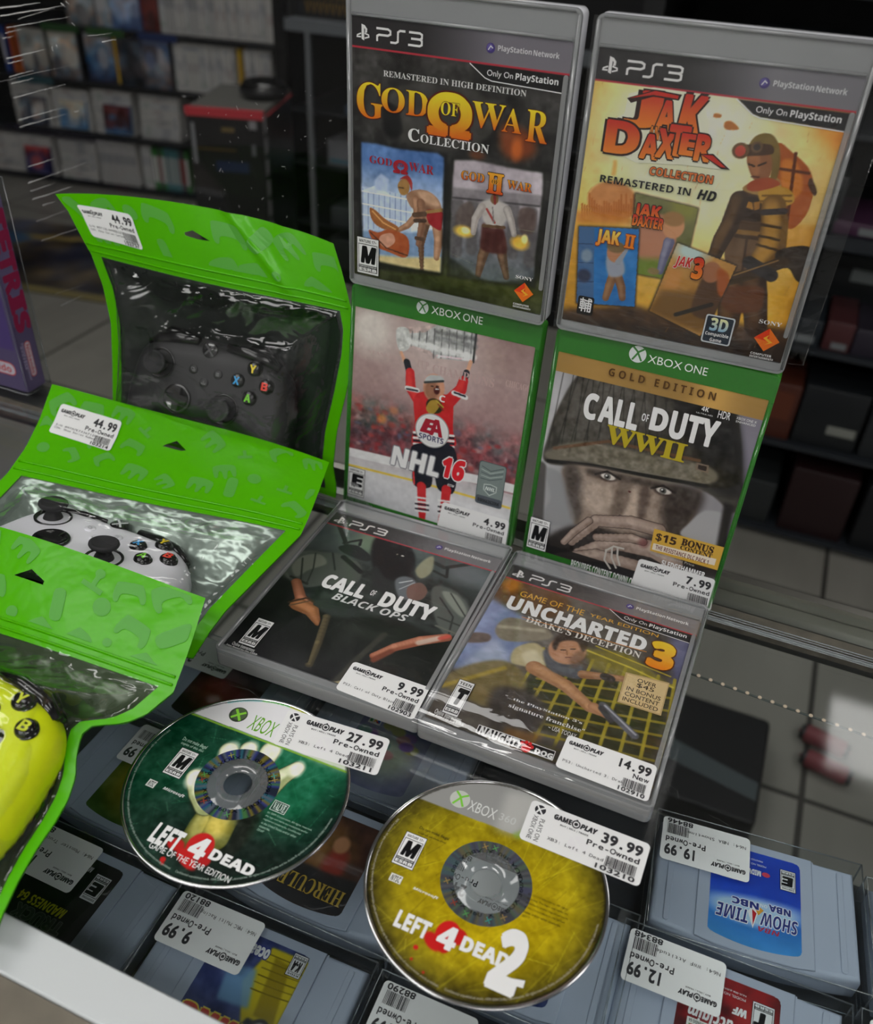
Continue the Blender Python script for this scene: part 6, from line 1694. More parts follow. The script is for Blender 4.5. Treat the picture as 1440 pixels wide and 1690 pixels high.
def cartridge(cx, cy, yaw, label, boxlabel, art, price=None, line='', code='88348', seed=1, sdx=0):
    ca, sa = math.cos(yaw), math.sin(yaw)
    X, V = (-ca, -sa, 0), (sa, -ca, 0)
    t = thing('game_cartridge', label, 'game cartridge', (cx, cy, ZB + 1.2), X, V)
    MB().prism(cart_outline(), 0, 19.5, 3.2, 3).build('shell', M_GREYC, t)
    mb = MB().prism([(-33, -36.5), (33, -36.5), (33, 34), (22, 36), (0, 36.6), (-22, 36), (-33, 34)], 19.2, 21.0, .6)
    mb.box(-34.2, -33.4, -36.6, 33.6, 19.3, 19.56, col=(.1, .1, .1)).box(33.4, 34.2, -36.6, 33.6, 19.3, 19.56)
    mb.build('centre_panel', M_GREYC, t)
    MB().prism(rrect(-51, -34, -47.5, 30, 1.5), 19.45, 20.3, .3).prism(rrect(47.5, -34, 51, 30, 1.5), 19.45, 20.3, .3).build('side_rib', M_GREYC, t)
    c = Canvas(-26, -31, 26, 33, res=2.4); c.px = lambda x, y: (x, y)
    p = Print(21.16, .015); p.px = c.px
    art(c, p)
    n0, b = len(p.f), len(p.v)
    c.into(p, 21.12)
    top = lambda u: 28.5 + 3.5 * (1 - (u / 26.0) ** 2)
    for k in range(b, len(p.v)):            # the grid is stretched to the curved top edge
        u, v, z_ = p.v[k]
        p.v[k] = (u, -31 + (v + 31) * (top(u) + 31) / 64.0, z_)
    r = 3.0
    cut = lambda u, v: any(u * a > 26 - r and v * b_ > lim - r and math.hypot(u * a - 26 + r, v * b_ - lim + r) > r for a, b_, lim in ((-1, -1, 31), (1, -1, 31), (-1, 1, 28.8), (1, 1, 28.8)))
    keep = [f_ for f_ in p.f[n0:] if not cut(*p.v[f_[0]][:2])]
    p.f = p.f[:n0] + keep
    p.mi = [0] * len(p.f); p.sm = [False] * len(p.f)
    p.build('label', M_GLOSSP, t)
    bx = thing('clear_box', boxlabel, 'clear box', (cx, cy, ZB), X, V, None)
    MB().box(-61.5, 61.5, -41, 41, .2, 26.2).build('walls', M_CLEARBOX, bx)
    e = MB()
    for z in (.6, 26.0):
        e.tube([(-61.3, -40.8, z), (61.3, -40.8, z), (61.3, 40.8, z), (-61.3, 40.8, z), (-61.3, -40.8, z)], .5, 6)
    for x in (-61.3, 61.3):
        for y in (-40.8, 40.8): e.tube([(x, y, .6), (x, y, 26)], .5, 6)
    e.tube([(61.3, -20, 26.2), (60, 38, 26.4)], .35, 6)
    e.build('folded_edges', M_BOXEDGE, bx)
    MB().sheet([[(62, -41, 26), (62, 41, 26)], [(65, -38, 20), (64.5, 40, 22)], [(63, -40, 3), (63, 41, 4)]]).sheet([[(-61, 41.2, 26), (61, 41.2, 26)], [(-60, 44, 18), (60, 43.5, 16)], [(-61, 41.5, 2), (61, 41.5, 3)]]).build('loose_flap', M_WRAP, bx)
    if price:
        w_, h_ = 53, 31
        x0, y0 = 31 - sdx - w_ / 2, -21 - h_ / 2
        sticker_mesh(bx, w_, h_, lambda x, y: (x0 + x, y0 + y), price, 'Pre-Owned', [line], code, 26.35, False, seed, paper=(214, 228, 234))
    return t


def plainart(base, c2, title, tc, extra=None):
    def art(c, p):
        c.fill(base); c.lell(0, 4, 22, 20, c2, .9, .8); c.noise(9, len(title) + 5, 26, octs=3)
        if extra: extra(c, p)
        if title: p.text(title, -22, 12, 22, 22, ink(*tc), style='bold', off=.02, edge=(K1, .04))
        n64(p, 17, -22, 3.4)
    return art


def artA(c, p):
    c.vgrad([(0, (26, 60, 168)), (.5, (28, 66, 176)), (.8, (44, 112, 186)), (1, (60, 132, 196))]); c.noise(16, 3, 22, octs=4, tint=(.4, .7, 1)); c.lell(0, 10, 27, 9, (190, 214, 240), .5, .8, 6)
    p.text('NBA', -14, 17.5, -2, 20.5, ink(170, 40, 60), style='boldit'); nv = ink(40, 50, 120); 
    p.text('SHOW', -24, 8, -3, 16.5, nv, style='boldit', off=.0, edge=(ink(220, 226, 236), .05)); p.text('TIME', 4, 9.5, 22, 18, nv, style='boldit', edge=(ink(220, 226, 236), .05)); p.poly([(-2, 9), (1, 20), (4, 10), (1, 6)], ink(220, 220, 230)); p.poly([(-1, 10), (1, 18), (1.5, 8)], ink(180, 30, 40)); p.poly([(-5, 7), (-2, 11), (0, 7), (-2, 5)], ink(226, 150, 50))
    p.text('NBA', -20, 2, -8, 6, nv, style='bold', off=.03, edge=(ink(220, 226, 236), .06)); p.text('ON', -7, 3, -3, 5, ink(220, 226, 236), style='bold'); p.text('NBC', -2, 3.4, 13, 7.6, nv, style='bold', off=.03, edge=(ink(220, 226, 236), .06))
    esrb(p, -23, -24, -14.5, -10.5, 'E', 'EVERYONE'); p.text('MIDWAY', -3, -18.5, 9, -15, W1, style='bold', off=.03); p.disk(-6, -17, 2.4, ink(190, 60, 80), 1.6)
    p.text('MODEL NO. NUS-006', -6, -23, 10, -21.7, W1); p.text('PRINTED IN USA', -4, -26, 9, -24.8, W1); n64(p, 16, -12, 3.4)


def artB(c, p):
    c.fill((120, 26, 30)); c.noise(9, 7, 60, octs=3, tint=(1, .2, .2)); c.lell(-14, -14, 10, 10, (150, 40, 40), .8); c.poly([(26, 0), (-26, 8), (-26, 33), (26, 33)], (50, 16, 20), 3, .7)
    esrb(p, -23, -24, -12, -8, 'T', 'TEEN'); p.poly([(-20, 6), (2, 12), (6, 14), (22, 12), (6, 8), (2, 6), (-18, 1)], W1); p.text('ATTITUDE', -18, 16, 16, 24, W1, style='boldit', off=.03, edge=(K1, .05))
    p.text('acclaim', -3, -9, 20, -2, W1, style='boldit', off=.02); p.text('GET IT', -8, 9, -2, 10.6, W1, style='bold'); p.text('WF', -9, -17, -2, -13, W1, style='boldit', off=.04); p.text('SI', -8, -4, -3, 0, K1, style='boldit', off=.04)
    p.text('MODEL NO.', -8, -23, 4, -21.6, W1); p.text('NUS-006 (USA)', -8, -25.6, 4, -24.3, W1); n64(p, 14, 4, 4.4)


def artC(c, p):
    c.fill((48, 60, 110)); c.noise(8, 9, 40, octs=3); c.poly([(-4, -28), (-26, -28), (-26, 18), (-8, 14), (2, -6)], (196, 176, 30), 1); c.poly([(-8, -24), (-18, -22), (-24, 10), (-12, 8)], (150, 130, 22), 1); c.poly([(14, -12), (-2, -14), (-8, 6), (10, 8)], (110, 150, 186), 1.5, .9); c.poly([(-26, 12), (-10, 10), (-6, 20), (-26, 24)], (40, 42, 52), 1)
    for k in range(6): c.lline([(-26, -24 + 4 * k), (-4, -24 + 4 * k)], .7, (120, 104, 20))
    c.lell(-18, 14, 5.5, 5.5, (60, 60, 62), .2); c.lell(-18, 14, 3.6, 3.6, (146, 146, 146), .2); c.mix((c.V > 21).astype(float), (196, 196, 190))
    p.text('MRC', -12, 14, 26, 27, ink(196, 60, 36), style='boldit', off=.05, edge=(ink(226, 190, 60), .05)); p.text('MULTI-RACING', -25, 19, -9, 21.5, ink(40, 50, 120), style='boldit'); p.text('CHAMPIONSHIP', -25, 22, -9, 24.5, ink(190, 40, 40), style='boldit')
    p.text('ocean', -4, -26, 10, -21, W1, style='bold', off=.04, edge=(ink(30, 40, 120), .09)); esrb(p, -25, -30, -17, -18, 'K-A', 'KIDS'); n64(p, 19, -16, 3.6)


def artD(c, p):
    c.fill((22, 22, 22)); c.noise(7, 13, 16, octs=3); c.lell(0, 16, 22, 10, (40, 40, 40), .8)
    esrb(p, -22, -24, -12, -8, 'E', 'EVERYONE'); p.rect(-4, -18, 4, -10, ink(196, 146, 20), 1.4); p.text('R', -2, -16.5, 2, -11.5, W1, style='bold', off=.03); p.text('MICROSOFT', -8, -26, 8, -22.6, ink(190, 190, 186), style='boldit'); n64(p, 15, -16, 3.6)
    p.text('MADNESS 64', -12, 1, 20, 6.5, ink(176, 176, 30), style='boldit', off=.01); p.text('TRUCK', -16, 8, 16, 15, ink(66, 66, 64), style='bold', off=.03, edge=(ink(110, 110, 106), .035)); p.text('MONSTER', -22, 17, 22, 25, ink(60, 60, 58), style='bold', off=.03, edge=(ink(110, 110, 106), .035))


def artF(c, p):
    c.fill((74, 44, 34)); c.lell(4, -6, 18, 18, (120, 84, 44), .9); c.noise(8, 17, 40, octs=3, tint=(1, .7, .5)); c.lell(-8, 2, 7, 12, (150, 52, 40), .6); c.lell(-6, -12, 5, 6, (176, 122, 86), .4); c.poly([(-26, 8), (26, 8), (26, 33), (-26, 33)], (36, 38, 42), 2, .9); c.poly([(12, -26), (25, -24), (22, -8), (10, -10)], (150, 120, 70), 1)
    p.text('HERCULES', -23, 14, 23, 24, ink(180, 150, 60), style='serif', off=.0, edge=(ink(50, 36, 16), .03)); n64(p, 18, -22, 3.2)


CARTS = [
    (81, 347, .10, 'grey cartridge with blue basketball label, back right under the glass', 'clear box of the blue label cartridge, priced 19.99', artA, '19.99', 'N64: NBA Showtime', '88446'),
    (76, 261, .02, 'grey cartridge with red wrestling label, front right under the glass', 'clear box of the red label cartridge, priced 12.99', artB, '12.99', 'N64: WWF Attitude', '88348'),
    (-164, 177, .03, 'grey cartridge with yellow car label by the white front rail', 'clear box of the yellow car cartridge, priced 9.99', artC, '9.99', 'N64: MRC Multi Racing', '88120'),
    (-288, 177, .0, 'grey cartridge with black label and yellow lettering, front left', 'clear box of the black label cartridge, priced 19.99, front left', artD, '19.99', 'N64: Monster Truck', '86120'),
    (-162, 264, .0, 'grey cartridge with brown hero label between the two discs', 'clear box of the brown label cartridge between the discs', artF, None, '', ''),
    (-289, 264, .0, 'grey cartridge with green and yellow label left of the green disc', 'clear box left of the green disc, its tag ending in 99', plainart((60, 84, 34), (176, 150, 50), '', (200, 180, 60)), '16.99', '', ''),
    (-38, 178, .02, 'grey cartridge with plain pale label under the yellow disc front edge', 'clear box under the yellow disc, priced 29.99', plainart((90, 96, 110), (130, 136, 150), '', (200, 200, 200)), '29.99', '', '88290'),
    (-40, 264, .01, 'grey cartridge with dark blue label beneath the yellow disc', 'clear box hidden beneath the yellow disc', plainart((40, 50, 90), (60, 80, 130), '', (200, 200, 200)), '24.99', '', '88301'),
    (-289, 351, .0, 'grey cartridge with dark label under the left flat game case', 'clear box under the left flat game case, priced 24.99', plainart((40, 30, 30), (120, 40, 40), '', (200, 200, 200)), '24.99', '', '88288'),
    (-163, 351, .0, 'grey cartridge with lilac cartoon label between the flat cases', 'clear box holding the lilac label cartridge', plainart((120, 124, 160), (150, 160, 130), '', (60, 50, 140), lambda c, p: [[c.lell(random.Random(k).uniform(-22, 22), random.Random(k + 9).uniform(-24, 6), 5, 4, [(120, 90, 150), (150, 150, 80), (90, 130, 120), (160, 110, 110)][k % 4], .4) for k in range(12)]]), None, '', ''),
    (206, 352, .1, 'grey cartridge at the right picture edge beside the blue label one', 'clear box right of the blue label cartridge', plainart((70, 76, 84), (110, 110, 116), '', (200, 200, 200)), '14.99', '', '88449'),
    (203, 264, .02, 'grey cartridge at the right picture edge beside the red label one', 'clear box right of the red label cartridge', plainart((80, 76, 84), (120, 110, 106), '', (200, 200, 200)), '17.99', '', '88352')]
for i, a in enumerate(CARTS):
    cartridge(*a, seed=20 + i, sdx={5: 28, 3: 12}.get(i, 0))

# ------------------------------------------------------------------ game controllers
from mathutils.geometry import delaunay_2d_cdt
HALF = [(0, 40), (14, 40.5), (26, 39.5), (40, 38.5), (54, 34.5), (64, 27), (70.5, 16), (74, 0), (76.3, -18), (76.5, -36), (74, -50), (69, -59), (62.5, -63), (56, -60), (50.5, -52), (45, -43), (38, -35.5), (28, -31), (14, -29.5), (0, -29)]


def spline(P, n=5, closed=True):
    P = np.array(P, float); m = len(P); o = []
    for i in range(m):
        p0, p1, p2, p3 = P[i - 1], P[i], P[(i + 1) % m], P[(i + 2) % m]
        for t in np.arange(n) / n:
            o.append(0.5 * (2 * p1 + (p2 - p0) * t + (2 * p0 - 5 * p1 + 4 * p2 - p3) * t * t + (3 * p1 - p0 - 3 * p2 + p3) * t ** 3))
    return np.array(o)


def inside(P, q):
    x, y = q[:, 0], q[:, 1]; r = np.zeros(len(q), bool); j = len(P) - 1
    for i in range(len(P)):
        if P[i][1] != P[j][1]:
            r ^= ((P[i][1] > y) != (P[j][1] > y)) & (x < (P[j][0] - P[i][0]) * (y - P[i][1]) / (P[j][1] - P[i][1]) + P[i][0])
        j = i
    return r


def edge_dist(P, q):
    d = np.full(len(q), 1e9)
    for a, b in zip(P, np.roll(P, -1, 0)):
        e = b - a; t = np.clip(((q - a) @ e) / (e @ e + 1e-9), 0, 1)
        d = np.minimum(d, np.linalg.norm(q - a - t[:, None] * e, axis=1))
    return d


def pillow(outline, ztop, zbot, step=2.6):
    """Closed body from an outline: grid of triangles, heights from the distance to the rim."""
    P = np.array(outline)
    gx = np.arange(P[:, 0].min(), P[:, 0].max(), step); gy = np.arange(P[:, 1].min(), P[:, 1].max(), step)
    G = np.array([(x + (k % 2) * step / 2, y) for k, y in enumerate(gy) for x in gx])
    G = G[inside(P, G)]; G = G[edge_dist(P, G) > step * .45]
    n = len(P)
    vs_ = [Vector(a) for a in P] + [Vector(a) for a in G]
    r = delaunay_2d_cdt(vs_, [(i, (i + 1) % n) for i in range(n)], [], 1, 1e-5)
    V = np.array([tuple(a) for a in r[0]]); F = [tuple(f) for f in r[2]]
    cen = np.array([V[list(f)].mean(0) for f in F]); ok = inside(P, cen)
    F = [f for f, k in zip(F, ok) if k]
    d = edge_dist(P, V); rim = d < 1e-3
    zt, zb = ztop(V, d), zbot(V, d)
    mid = (zt + zb) / 2
    zt = np.where(rim, zt, zt); 
    v = [(a[0], a[1], z) for a, z in zip(V, zt)]
    idx = np.arange(len(V)); nb = len(V); lower = []
    for i in range(len(V)):
        if rim[i]: lower.append(i)
        else: lower.append(nb + sum(1 for _ in ()) ); 
    extra = [i for i in range(len(V)) if not rim[i]]
    mp_ = {i: nb + k for k, i in enumerate(extra)}
    v += [(V[i][0], V[i][1], zb[i]) for i in extra]
    f = []
    for a in F:
        a = list(a)
        ar = (V[a[1]][0] - V[a[0]][0]) * (V[a[2]][1] - V[a[0]][1]) - (V[a[2]][0] - V[a[0]][0]) * (V[a[1]][1] - V[a[0]][1])
        if ar < 0: a = a[::-1]
        f.append(tuple(a)); f.append(tuple(mp_.get(i, i) for i in a[::-1]))
    return v, f


def face_z(x, y):                           # height of the controller's face
    return -0.0035 * max(0.0, -22 - y) ** 2 - 0.004 * max(0.0, abs(x) - 30) ** 2 - 0.006 * max(0, y - 20) ** 2


OUT = spline(HALF + [(-x, y) for x, y in HALF[-2:0:-1]], 3)
def _zt(V, d):
    f = np.array([face_z(x, y) for x, y in V]); k = np.clip(d / 15, 0, 1)
    return f - 17 * (1 - np.sqrt(1 - (1 - k) ** 2))
def _zb(V, d):
    f = np.array([face_z(x, y) for x, y in V]); k = np.clip(d / 13, 0, 1)
    return f - 17 - (12 + np.clip(np.abs(V[:, 0]) - 30, 0, 30) * .12) * np.sqrt(1 - (1 - k) ** 2)
BODY = pillow(OUT, _zt, _zb)


def controller(name_label, o, X, V, sc, body, dark, letters, stick, logo=True, face=None):
    t = thing('game_controller', name_label, 'game controller', o, X, V)
    def B(mb, name, mat, parent=None):
        mb.v = [(a * sc, b * sc, c_ * sc) for a, b, c_ in mb.v]
        return mb.build(name, mat, parent or t)
    B(MB().add(BODY[0], BODY[1], smooth=True), 'body', body)
    for s_ in (-1, 1):
        mb = MB().tube([(s_ * 13, 38.2, -6.5), (s_ * 30, 37.6, -7), (s_ * 46, 34.6, -8.5), (s_ * 58, 28.5, -11.5)], [4, 5.4, 5.6, 3.5], 12)
        B(mb, 'bumper', dark)
        mb = MB().tube([(s_ * 28, 38, -17), (s_ * 42, 38, -18), (s_ * 56, 30, -20)], [6, 8.5, 6], 12)
        B(mb, 'trigger', dark)
    for x, y in ((-41, 14), (21, -12)):
        z = face_z(x, y)
        w = B(MB().lathe([(12.6, z - 3), (12.9, z + .5), (12.2, z + 1.1), (11, z + .4), (10.5, z - 1.5), (0, z - 2)], (x, y, 0), 36), 'stick_well', dark)
        s = B(MB().lathe([(7.0, z - 1), (6.2, z + 1.5), (5, z + 4), (4.7, z + 7), (6, z + 8.6), (9.4, z + 9.4), (10, z + 10.6), (9.7, z + 12), (8.6, z + 12.6), (7.6, z + 12.2), (6, z + 11.4), (0, z + 11.0)], (x, y, 0), 36), 'thumbstick', stick)
    z = face_z(-21, -12)
    B(MB().lathe([(12.2, z - 2), (12.4, z + 1.0), (11.8, z + 1.8), (9.5, z + 1.2), (5, z + .6), (0, z + .4)], (-21, -12, 0), 36), 'pad_dish', dark)
    cr = [(-3.4, -9.6), (3.4, -9.6), (3.4, -3.4), (9.6, -3.4), (9.6, 3.4), (3.4, 3.4), (3.4, 9.6), (-3.4, 9.6), (-3.4, 3.4), (-9.6, 3.4), (-9.6, -3.4), (-3.4, -3.4)]
    B(MB().prism([(a - 21, b - 12) for a, b in cr], z - .5, z + 2.8, .8), 'direction_pad', dark)
    for ch, x, y in (('X', 29, 14), ('Y', 41, 26), ('A', 41, 2), ('B', 53, 14)):
        z = face_z(x, y)
        b_ = B(MB().lathe([(6.6, z - 3), (6.6, z - .2), (6.1, z - .3), (5.8, z + 1.2), (5.2, z + 2.4), (3.6, z + 3.1), (0, z + 3.35)], (x, y, 0), 30), 'face_button', dark)
        p = Print(0, .02)
        p.text(ch, x - 2.7, y - 3.2, x + 2.7, y + 3.2, ink(*letters[ch]), style='bold', off=.015)
        p.v = [(a, b, z + 3.62 - ((a - x) ** 2 + (b - y) ** 2) * .012 + c_) for a, b, c_ in p.v]
        B(p, 'letter', M_PRINT, b_)
    p = MB().lathe([(6.6, -1.8), (6.6, .6), (6.0, 1.0), (0, 1.2)], (0, 33, face_z(0, 33)), 32)
    g = B(p, 'guide_button', dark)
    pp_ = Print(face_z(0, 33) + 1.3, .02)
    lg = ink(200, 205, 205) if logo else ink(40, 40, 42)
    pp_.stroke([(-4.2, 37), (-.6, 33.8), (3.6, 28.8)], 1.5, lg); pp_.stroke([(4.2, 37), (.6, 33.8), (-3.6, 28.8)], 1.5, lg)
    B(pp_, 'guide_mark', M_PRINT, g)
    for x, y, k in ((-11, 15, 0), (11, 15, 1), (0, 6, 2)):
        z = face_z(x, y)
        b_ = B(MB().lathe([(3.9, z - 1), (3.9, z + .5), (3.3, z + .9), (0, z + 1.0)], (x, y, 0), 24), 'menu_button', face or body)
        pp_ = Print(z + 1.06, .01); mk = ink(120, 120, 122)
        if k == 0: pp_.stroke([(x - 1.5, y - .6), (x + .7, y - .6), (x + .7, y + 1.3), (x - 1.5, y + 1.3)], .35, mk, True); pp_.stroke([(x - .6, y - 1.5), (x + 1.6, y - 1.5), (x + 1.6, y + .5)], .35, mk)
        elif k == 1: [pp_.rect(x - 1.6, y + dy - .2, x + 1.6, y + dy + .2, mk) for dy in (-1.1, 0, 1.1)]
        else: pp_.stroke([(x - 1.6, y), (x - 1.6, y - 1.3), (x + 1.6, y - 1.3), (x + 1.6, y)], .35, mk); pp_.stroke([(x, y - .6), (x, y + 1.5)], .35, mk)
        B(pp_, 'menu_mark', M_PRINT, b_)
    return t


LET = {'X': (40, 140, 200), 'Y': (220, 190, 40), 'A': (110, 190, 40), 'B': (215, 60, 45)}
YEL = {k: (190, 200, 40) for k in 'XYAB'}
M_CBLACK = pbr('controller_black', (25, 25, 27), 0.5)
M_CWHITE = pbr('controller_white', (206, 206, 212), 0.4)
M_CYELLOW = pbr('controller_yellow', (196, 210, 6), 0.4)
controller('black game controller inside the rear green pouch', (-376, 479, 77), (.99, .12, -.05), (-.01, .48, .88), .90, M_CBLACK, M_BLACKG, LET, M_RUBBER, False)
controller('white game controller inside the middle green pouch', (-357, 325, 49), (1.0, .04, -.06), (-.05, .97, -.22), .92, M_CWHITE, M_BLACKG, LET, M_RUBBER)
_b = at_depth(40, 1196, 424); X3 = np.array([1.0, .02, -.10]); V3 = np.array([.0, .97, .10]); X3 /= np.linalg.norm(X3); V3 -= X3 * (V3 @ X3); V3 /= np.linalg.norm(V3)
_n = np.cross(X3, V3); sc3 = .90
C3 = _b - sc3 * (53 * X3 + 14 * V3 + 2 * _n)
controller('bright yellow game controller inside the front green pouch', tuple(C3), X3, V3, sc3, M_CYELLOW, M_BLACKG, YEL, M_RUBBER)

# ------------------------------------------------------------------ green zip pouches
M_POUCHG = pbr('pouch_green', (72, 160, 0), 0.26, coat=0.0, spec=0.3, bump=(35, 0.35, 0.004, (1, 1, 1)))
M_POUCHB = pbr('pouch_green_back', (50, 120, 8), 0.35, coat=0.2, bump=(30, 0.4, 0.004, (1, 1, 1)))
M_POUCHD = pbr('pouch_inner_dark', (40, 44, 42), 0.25, metal=0.2, bump=(28, 0.6, 0.005, (1, 1.5, 1)))
M_POUCHI = pbr('pouch_inner_back', (120, 132, 124), 0.22, metal=0.5, bump=(22, 0.7, 0.008, (1, 1.5, 1)))
M_POUCHL = pbr('pouch_inner_clear', (52, 66, 44), 0.25, metal=0.2, bump=(22, 0.6, 0.008, (1, 1.5, 1)))


def icon_pad(s):
    P = np.array([(-11, 4), (-8, 7), (8, 7), (11, 4), (13, -4), (12, -9), (9, -9), (6, -3), (-6, -3), (-9, -9), (-12, -9), (-13, -4)], float) * s
    return [spline(P, 3)]
def icon_n64(s):
    P = np.array([(-11, 6), (-4, 8), (4, 8), (11, 6), (12, 0), (11, -9), (8, -9), (6, -1), (3, -2), (1.5, -11), (-1.5, -11), (-3, -2), (-6, -1), (-8, -9), (-11, -9), (-12, 0)], float) * s
    return [spline(P, 3)]
def icon_ring(s):
    return [np.array([(7 * s * math.cos(a), 7 * s * math.sin(a)) for a in np.linspace(0, 6.0, 24)])]
def icon_stick(s):
    return [np.array([(-9, -9), (9, -9), (9, -5), (2, -5), (2, 3), (-2, 3), (-2, -5), (-9, -5)], float) * s, np.array([(4 * math.cos(a) * s, 6 * s + 4 * math.sin(a) * s) for a in np.linspace(0, 6.0, 16)])]
def icon_hand(s):
    return [spline(np.array([(-4, -12), (4, -12), (5, 0), (4, 11), (-4, 11), (-5, 0)], float) * s, 3)]


def pouch(label, o, X, V, outl, outr, vh, ub, vb, front, back, topbump, seed, hole=None, iconsc=1.0, curl=None, zipn=2, inner=None):
    """outl/outr: (v, picture x, picture y) along the two side edges, v = 0 bottom to 1 top."""
    t = thing('zip_pouch', label, 'pouch', o, X, V)
    f = mapper(t, 0, 0, 1, 0)
    def edge(tab):
        tab = sorted(tab)
        vs_ = np.array([a[0] for a in tab]); P = np.array([f(a[1], a[2]) for a in tab])
        return lambda v: np.stack([np.interp(v, vs_, P[:, 0]), np.interp(v, vs_, P[:, 1])], -1)
    EL, ER = edge(outl), edge(outr)
    rs_ = np.random.RandomState(seed)
    wob = rs_.uniform(0, 6.28, 12)
    def flat(u, v):
        u, v = np.broadcast_arrays(np.asarray(u, float), np.asarray(v, float))
        p = EL(v) * (1 - u)[..., None] + ER(v) * u[..., None]
        p = p.copy()
        p[..., 1] += topbump * 4 * u * (1 - u) * np.clip((v - vh) / (1 - vh), 0, 1)
        return p
    def cz(u, v):                           # gentle curl of the whole pouch
        z = 2.2 * np.sin(3.1 * u + wob[0]) * np.sin(2.7 * v + wob[1]) + 1.2 * np.sin(7 * u + wob[2] + 3 * v)
        if curl: z = z + curl(u, v)
        return z
    def bul(u, v):
        m = np.clip(np.minimum(np.minimum((u - ub) / .18, (1 - ub - u) / .10), np.minimum((v - vb) / .22, (vh - v) / .18)), 0, 1)
        return m * m * (3 - 2 * m)
    def wr(u, v):
        w = 0
        for k in range(4): w = w + np.sin((9 + 7 * k) * u + (6 - 9 * k % 5 * 1.0) * v * 3 + wob[4 + k]) * (1.0 - .2 * k)
        e = np.clip(1 - np.abs(v - vh + .04) / .10, 0, 1) * np.sin(46 * u + wob[9] + 5 * np.sin(9 * u)) * 1.2
        return (w * .55 + e)
    def surf(u, v, side):
        p = flat(u, v); z = cz(u, v)
        b = bul(u, v)
        if side > 0: z = z + front(u, v) * b + wr(u, v) * np.clip(b * 6, 0, 1)
        elif side < 0: z = z - back(u, v) * b - .5
        return np.concatenate([p, z[..., None]], -1)
    def grid(u0, u1, v0, v1, nu, nv, side, dz=0):
        U, Vv = np.meshgrid(np.linspace(u0, u1, nu), np.linspace(v0, v1, nv))
        P = surf(U, Vv, side); P[..., 2] += dz
        return P
    # header with its hanging hole
    N1 = 44; pts = [(x, vh) for x in np.linspace(0, 1, N1)] + [(1, y) for y in np.linspace(vh, 1, 14)[1:]] + [(x, 1) for x in np.linspace(1, 0, N1)[1:]] + [(0, y) for y in np.linspace(1, vh, 14)[1:-1]]
    nO = len(pts); cons = [(i, (i + 1) % nO) for i in range(nO)]
    hp_ = None
    if hole:
        W_ = np.linalg.norm(EL(np.array(.9)) - ER(np.array(.9)))
        q = [inv_uv(flat, f(*h)) for h in hole]
        hp_ = np.array(q); m = len(q)
        cons += [(nO + i, nO + (i + 1) % m) for i in range(m)]; pts += [tuple(a) for a in q]
    gx, gy = np.meshgrid(np.linspace(.02, .98, 46), np.linspace(vh + .012, .988, 16))
    G = np.c_[gx.ravel(), gy.ravel()]
    if hp_ is not None:
        G = G[~inside(hp_, G)]; 
        G = G[edge_dist(hp_, G) > .006]
    r = delaunay_2d_cdt([Vector(a) for a in pts] + [Vector(a) for a in G], cons, [], 1, 1e-7)
    V2 = np.array([tuple(a) for a in r[0]]); F2 = [tuple(a) for a in r[2]]
    if hp_ is not None: F2 = [a for a in F2 if not inside(hp_, V2[list(a)].mean(0)[None])[0]]
    P = surf(V2[:, 0], V2[:, 1], 0)
    hd_ = MB().add([tuple(a) for a in P], F2, smooth=True).build('header', M_POUCHG, t)
    # side and bottom seals, back sheet, zip lines, window
    s_ = MB()
    s_.sheet(grid(0, ub, 0, vh, 6, 40, 0, .1)); s_.sheet(grid(1 - ub, 1, 0, vh, 6, 40, 0, .1)); s_.sheet(grid(ub, 1 - ub, 0, vb, 40, 5, 0, .1))
    s_.build('seal_border', M_POUCHG, t)
    MB().sheet(grid(0.002, .998, 0.002, vh, 44, 44, -1)).build('back_panel', inner or M_POUCHI, t)
    MB().sheet(grid(.0, 1.0, 0.0, vh, 44, 44, -1, -.6)).build('back_outside', M_POUCHB, t)
    MB().sheet(grid(ub * .96, 1 - ub * .96, vb * .96, vh + .004, 110, 90, 1, .25)).build('window_film', M_POUCH, t)
    z = MB()
    for k in range(zipn):
        v = vh + .02 + .028 * k
        U = np.linspace(.01, .99, 40); Q = surf(U, np.full(40, v), 0); Q[:, 2] += .5
        z.tube(Q, .75, 6)
    z.build('zip_ridge', M_POUCHG, hd_)
    # printed icons, greyer than the ground
    pm = Print(); col = ink(76, 150, 52)
    kinds = [icon_pad, icon_n64, icon_ring, icon_stick, icon_hand]
    W_ = np.linalg.norm(EL(np.array(.95)) - ER(np.array(.95))); H_ = np.linalg.norm(flat(.5, 1.0) - flat(.5, vh))
    k = 0
    nx = int(W_ / 24)
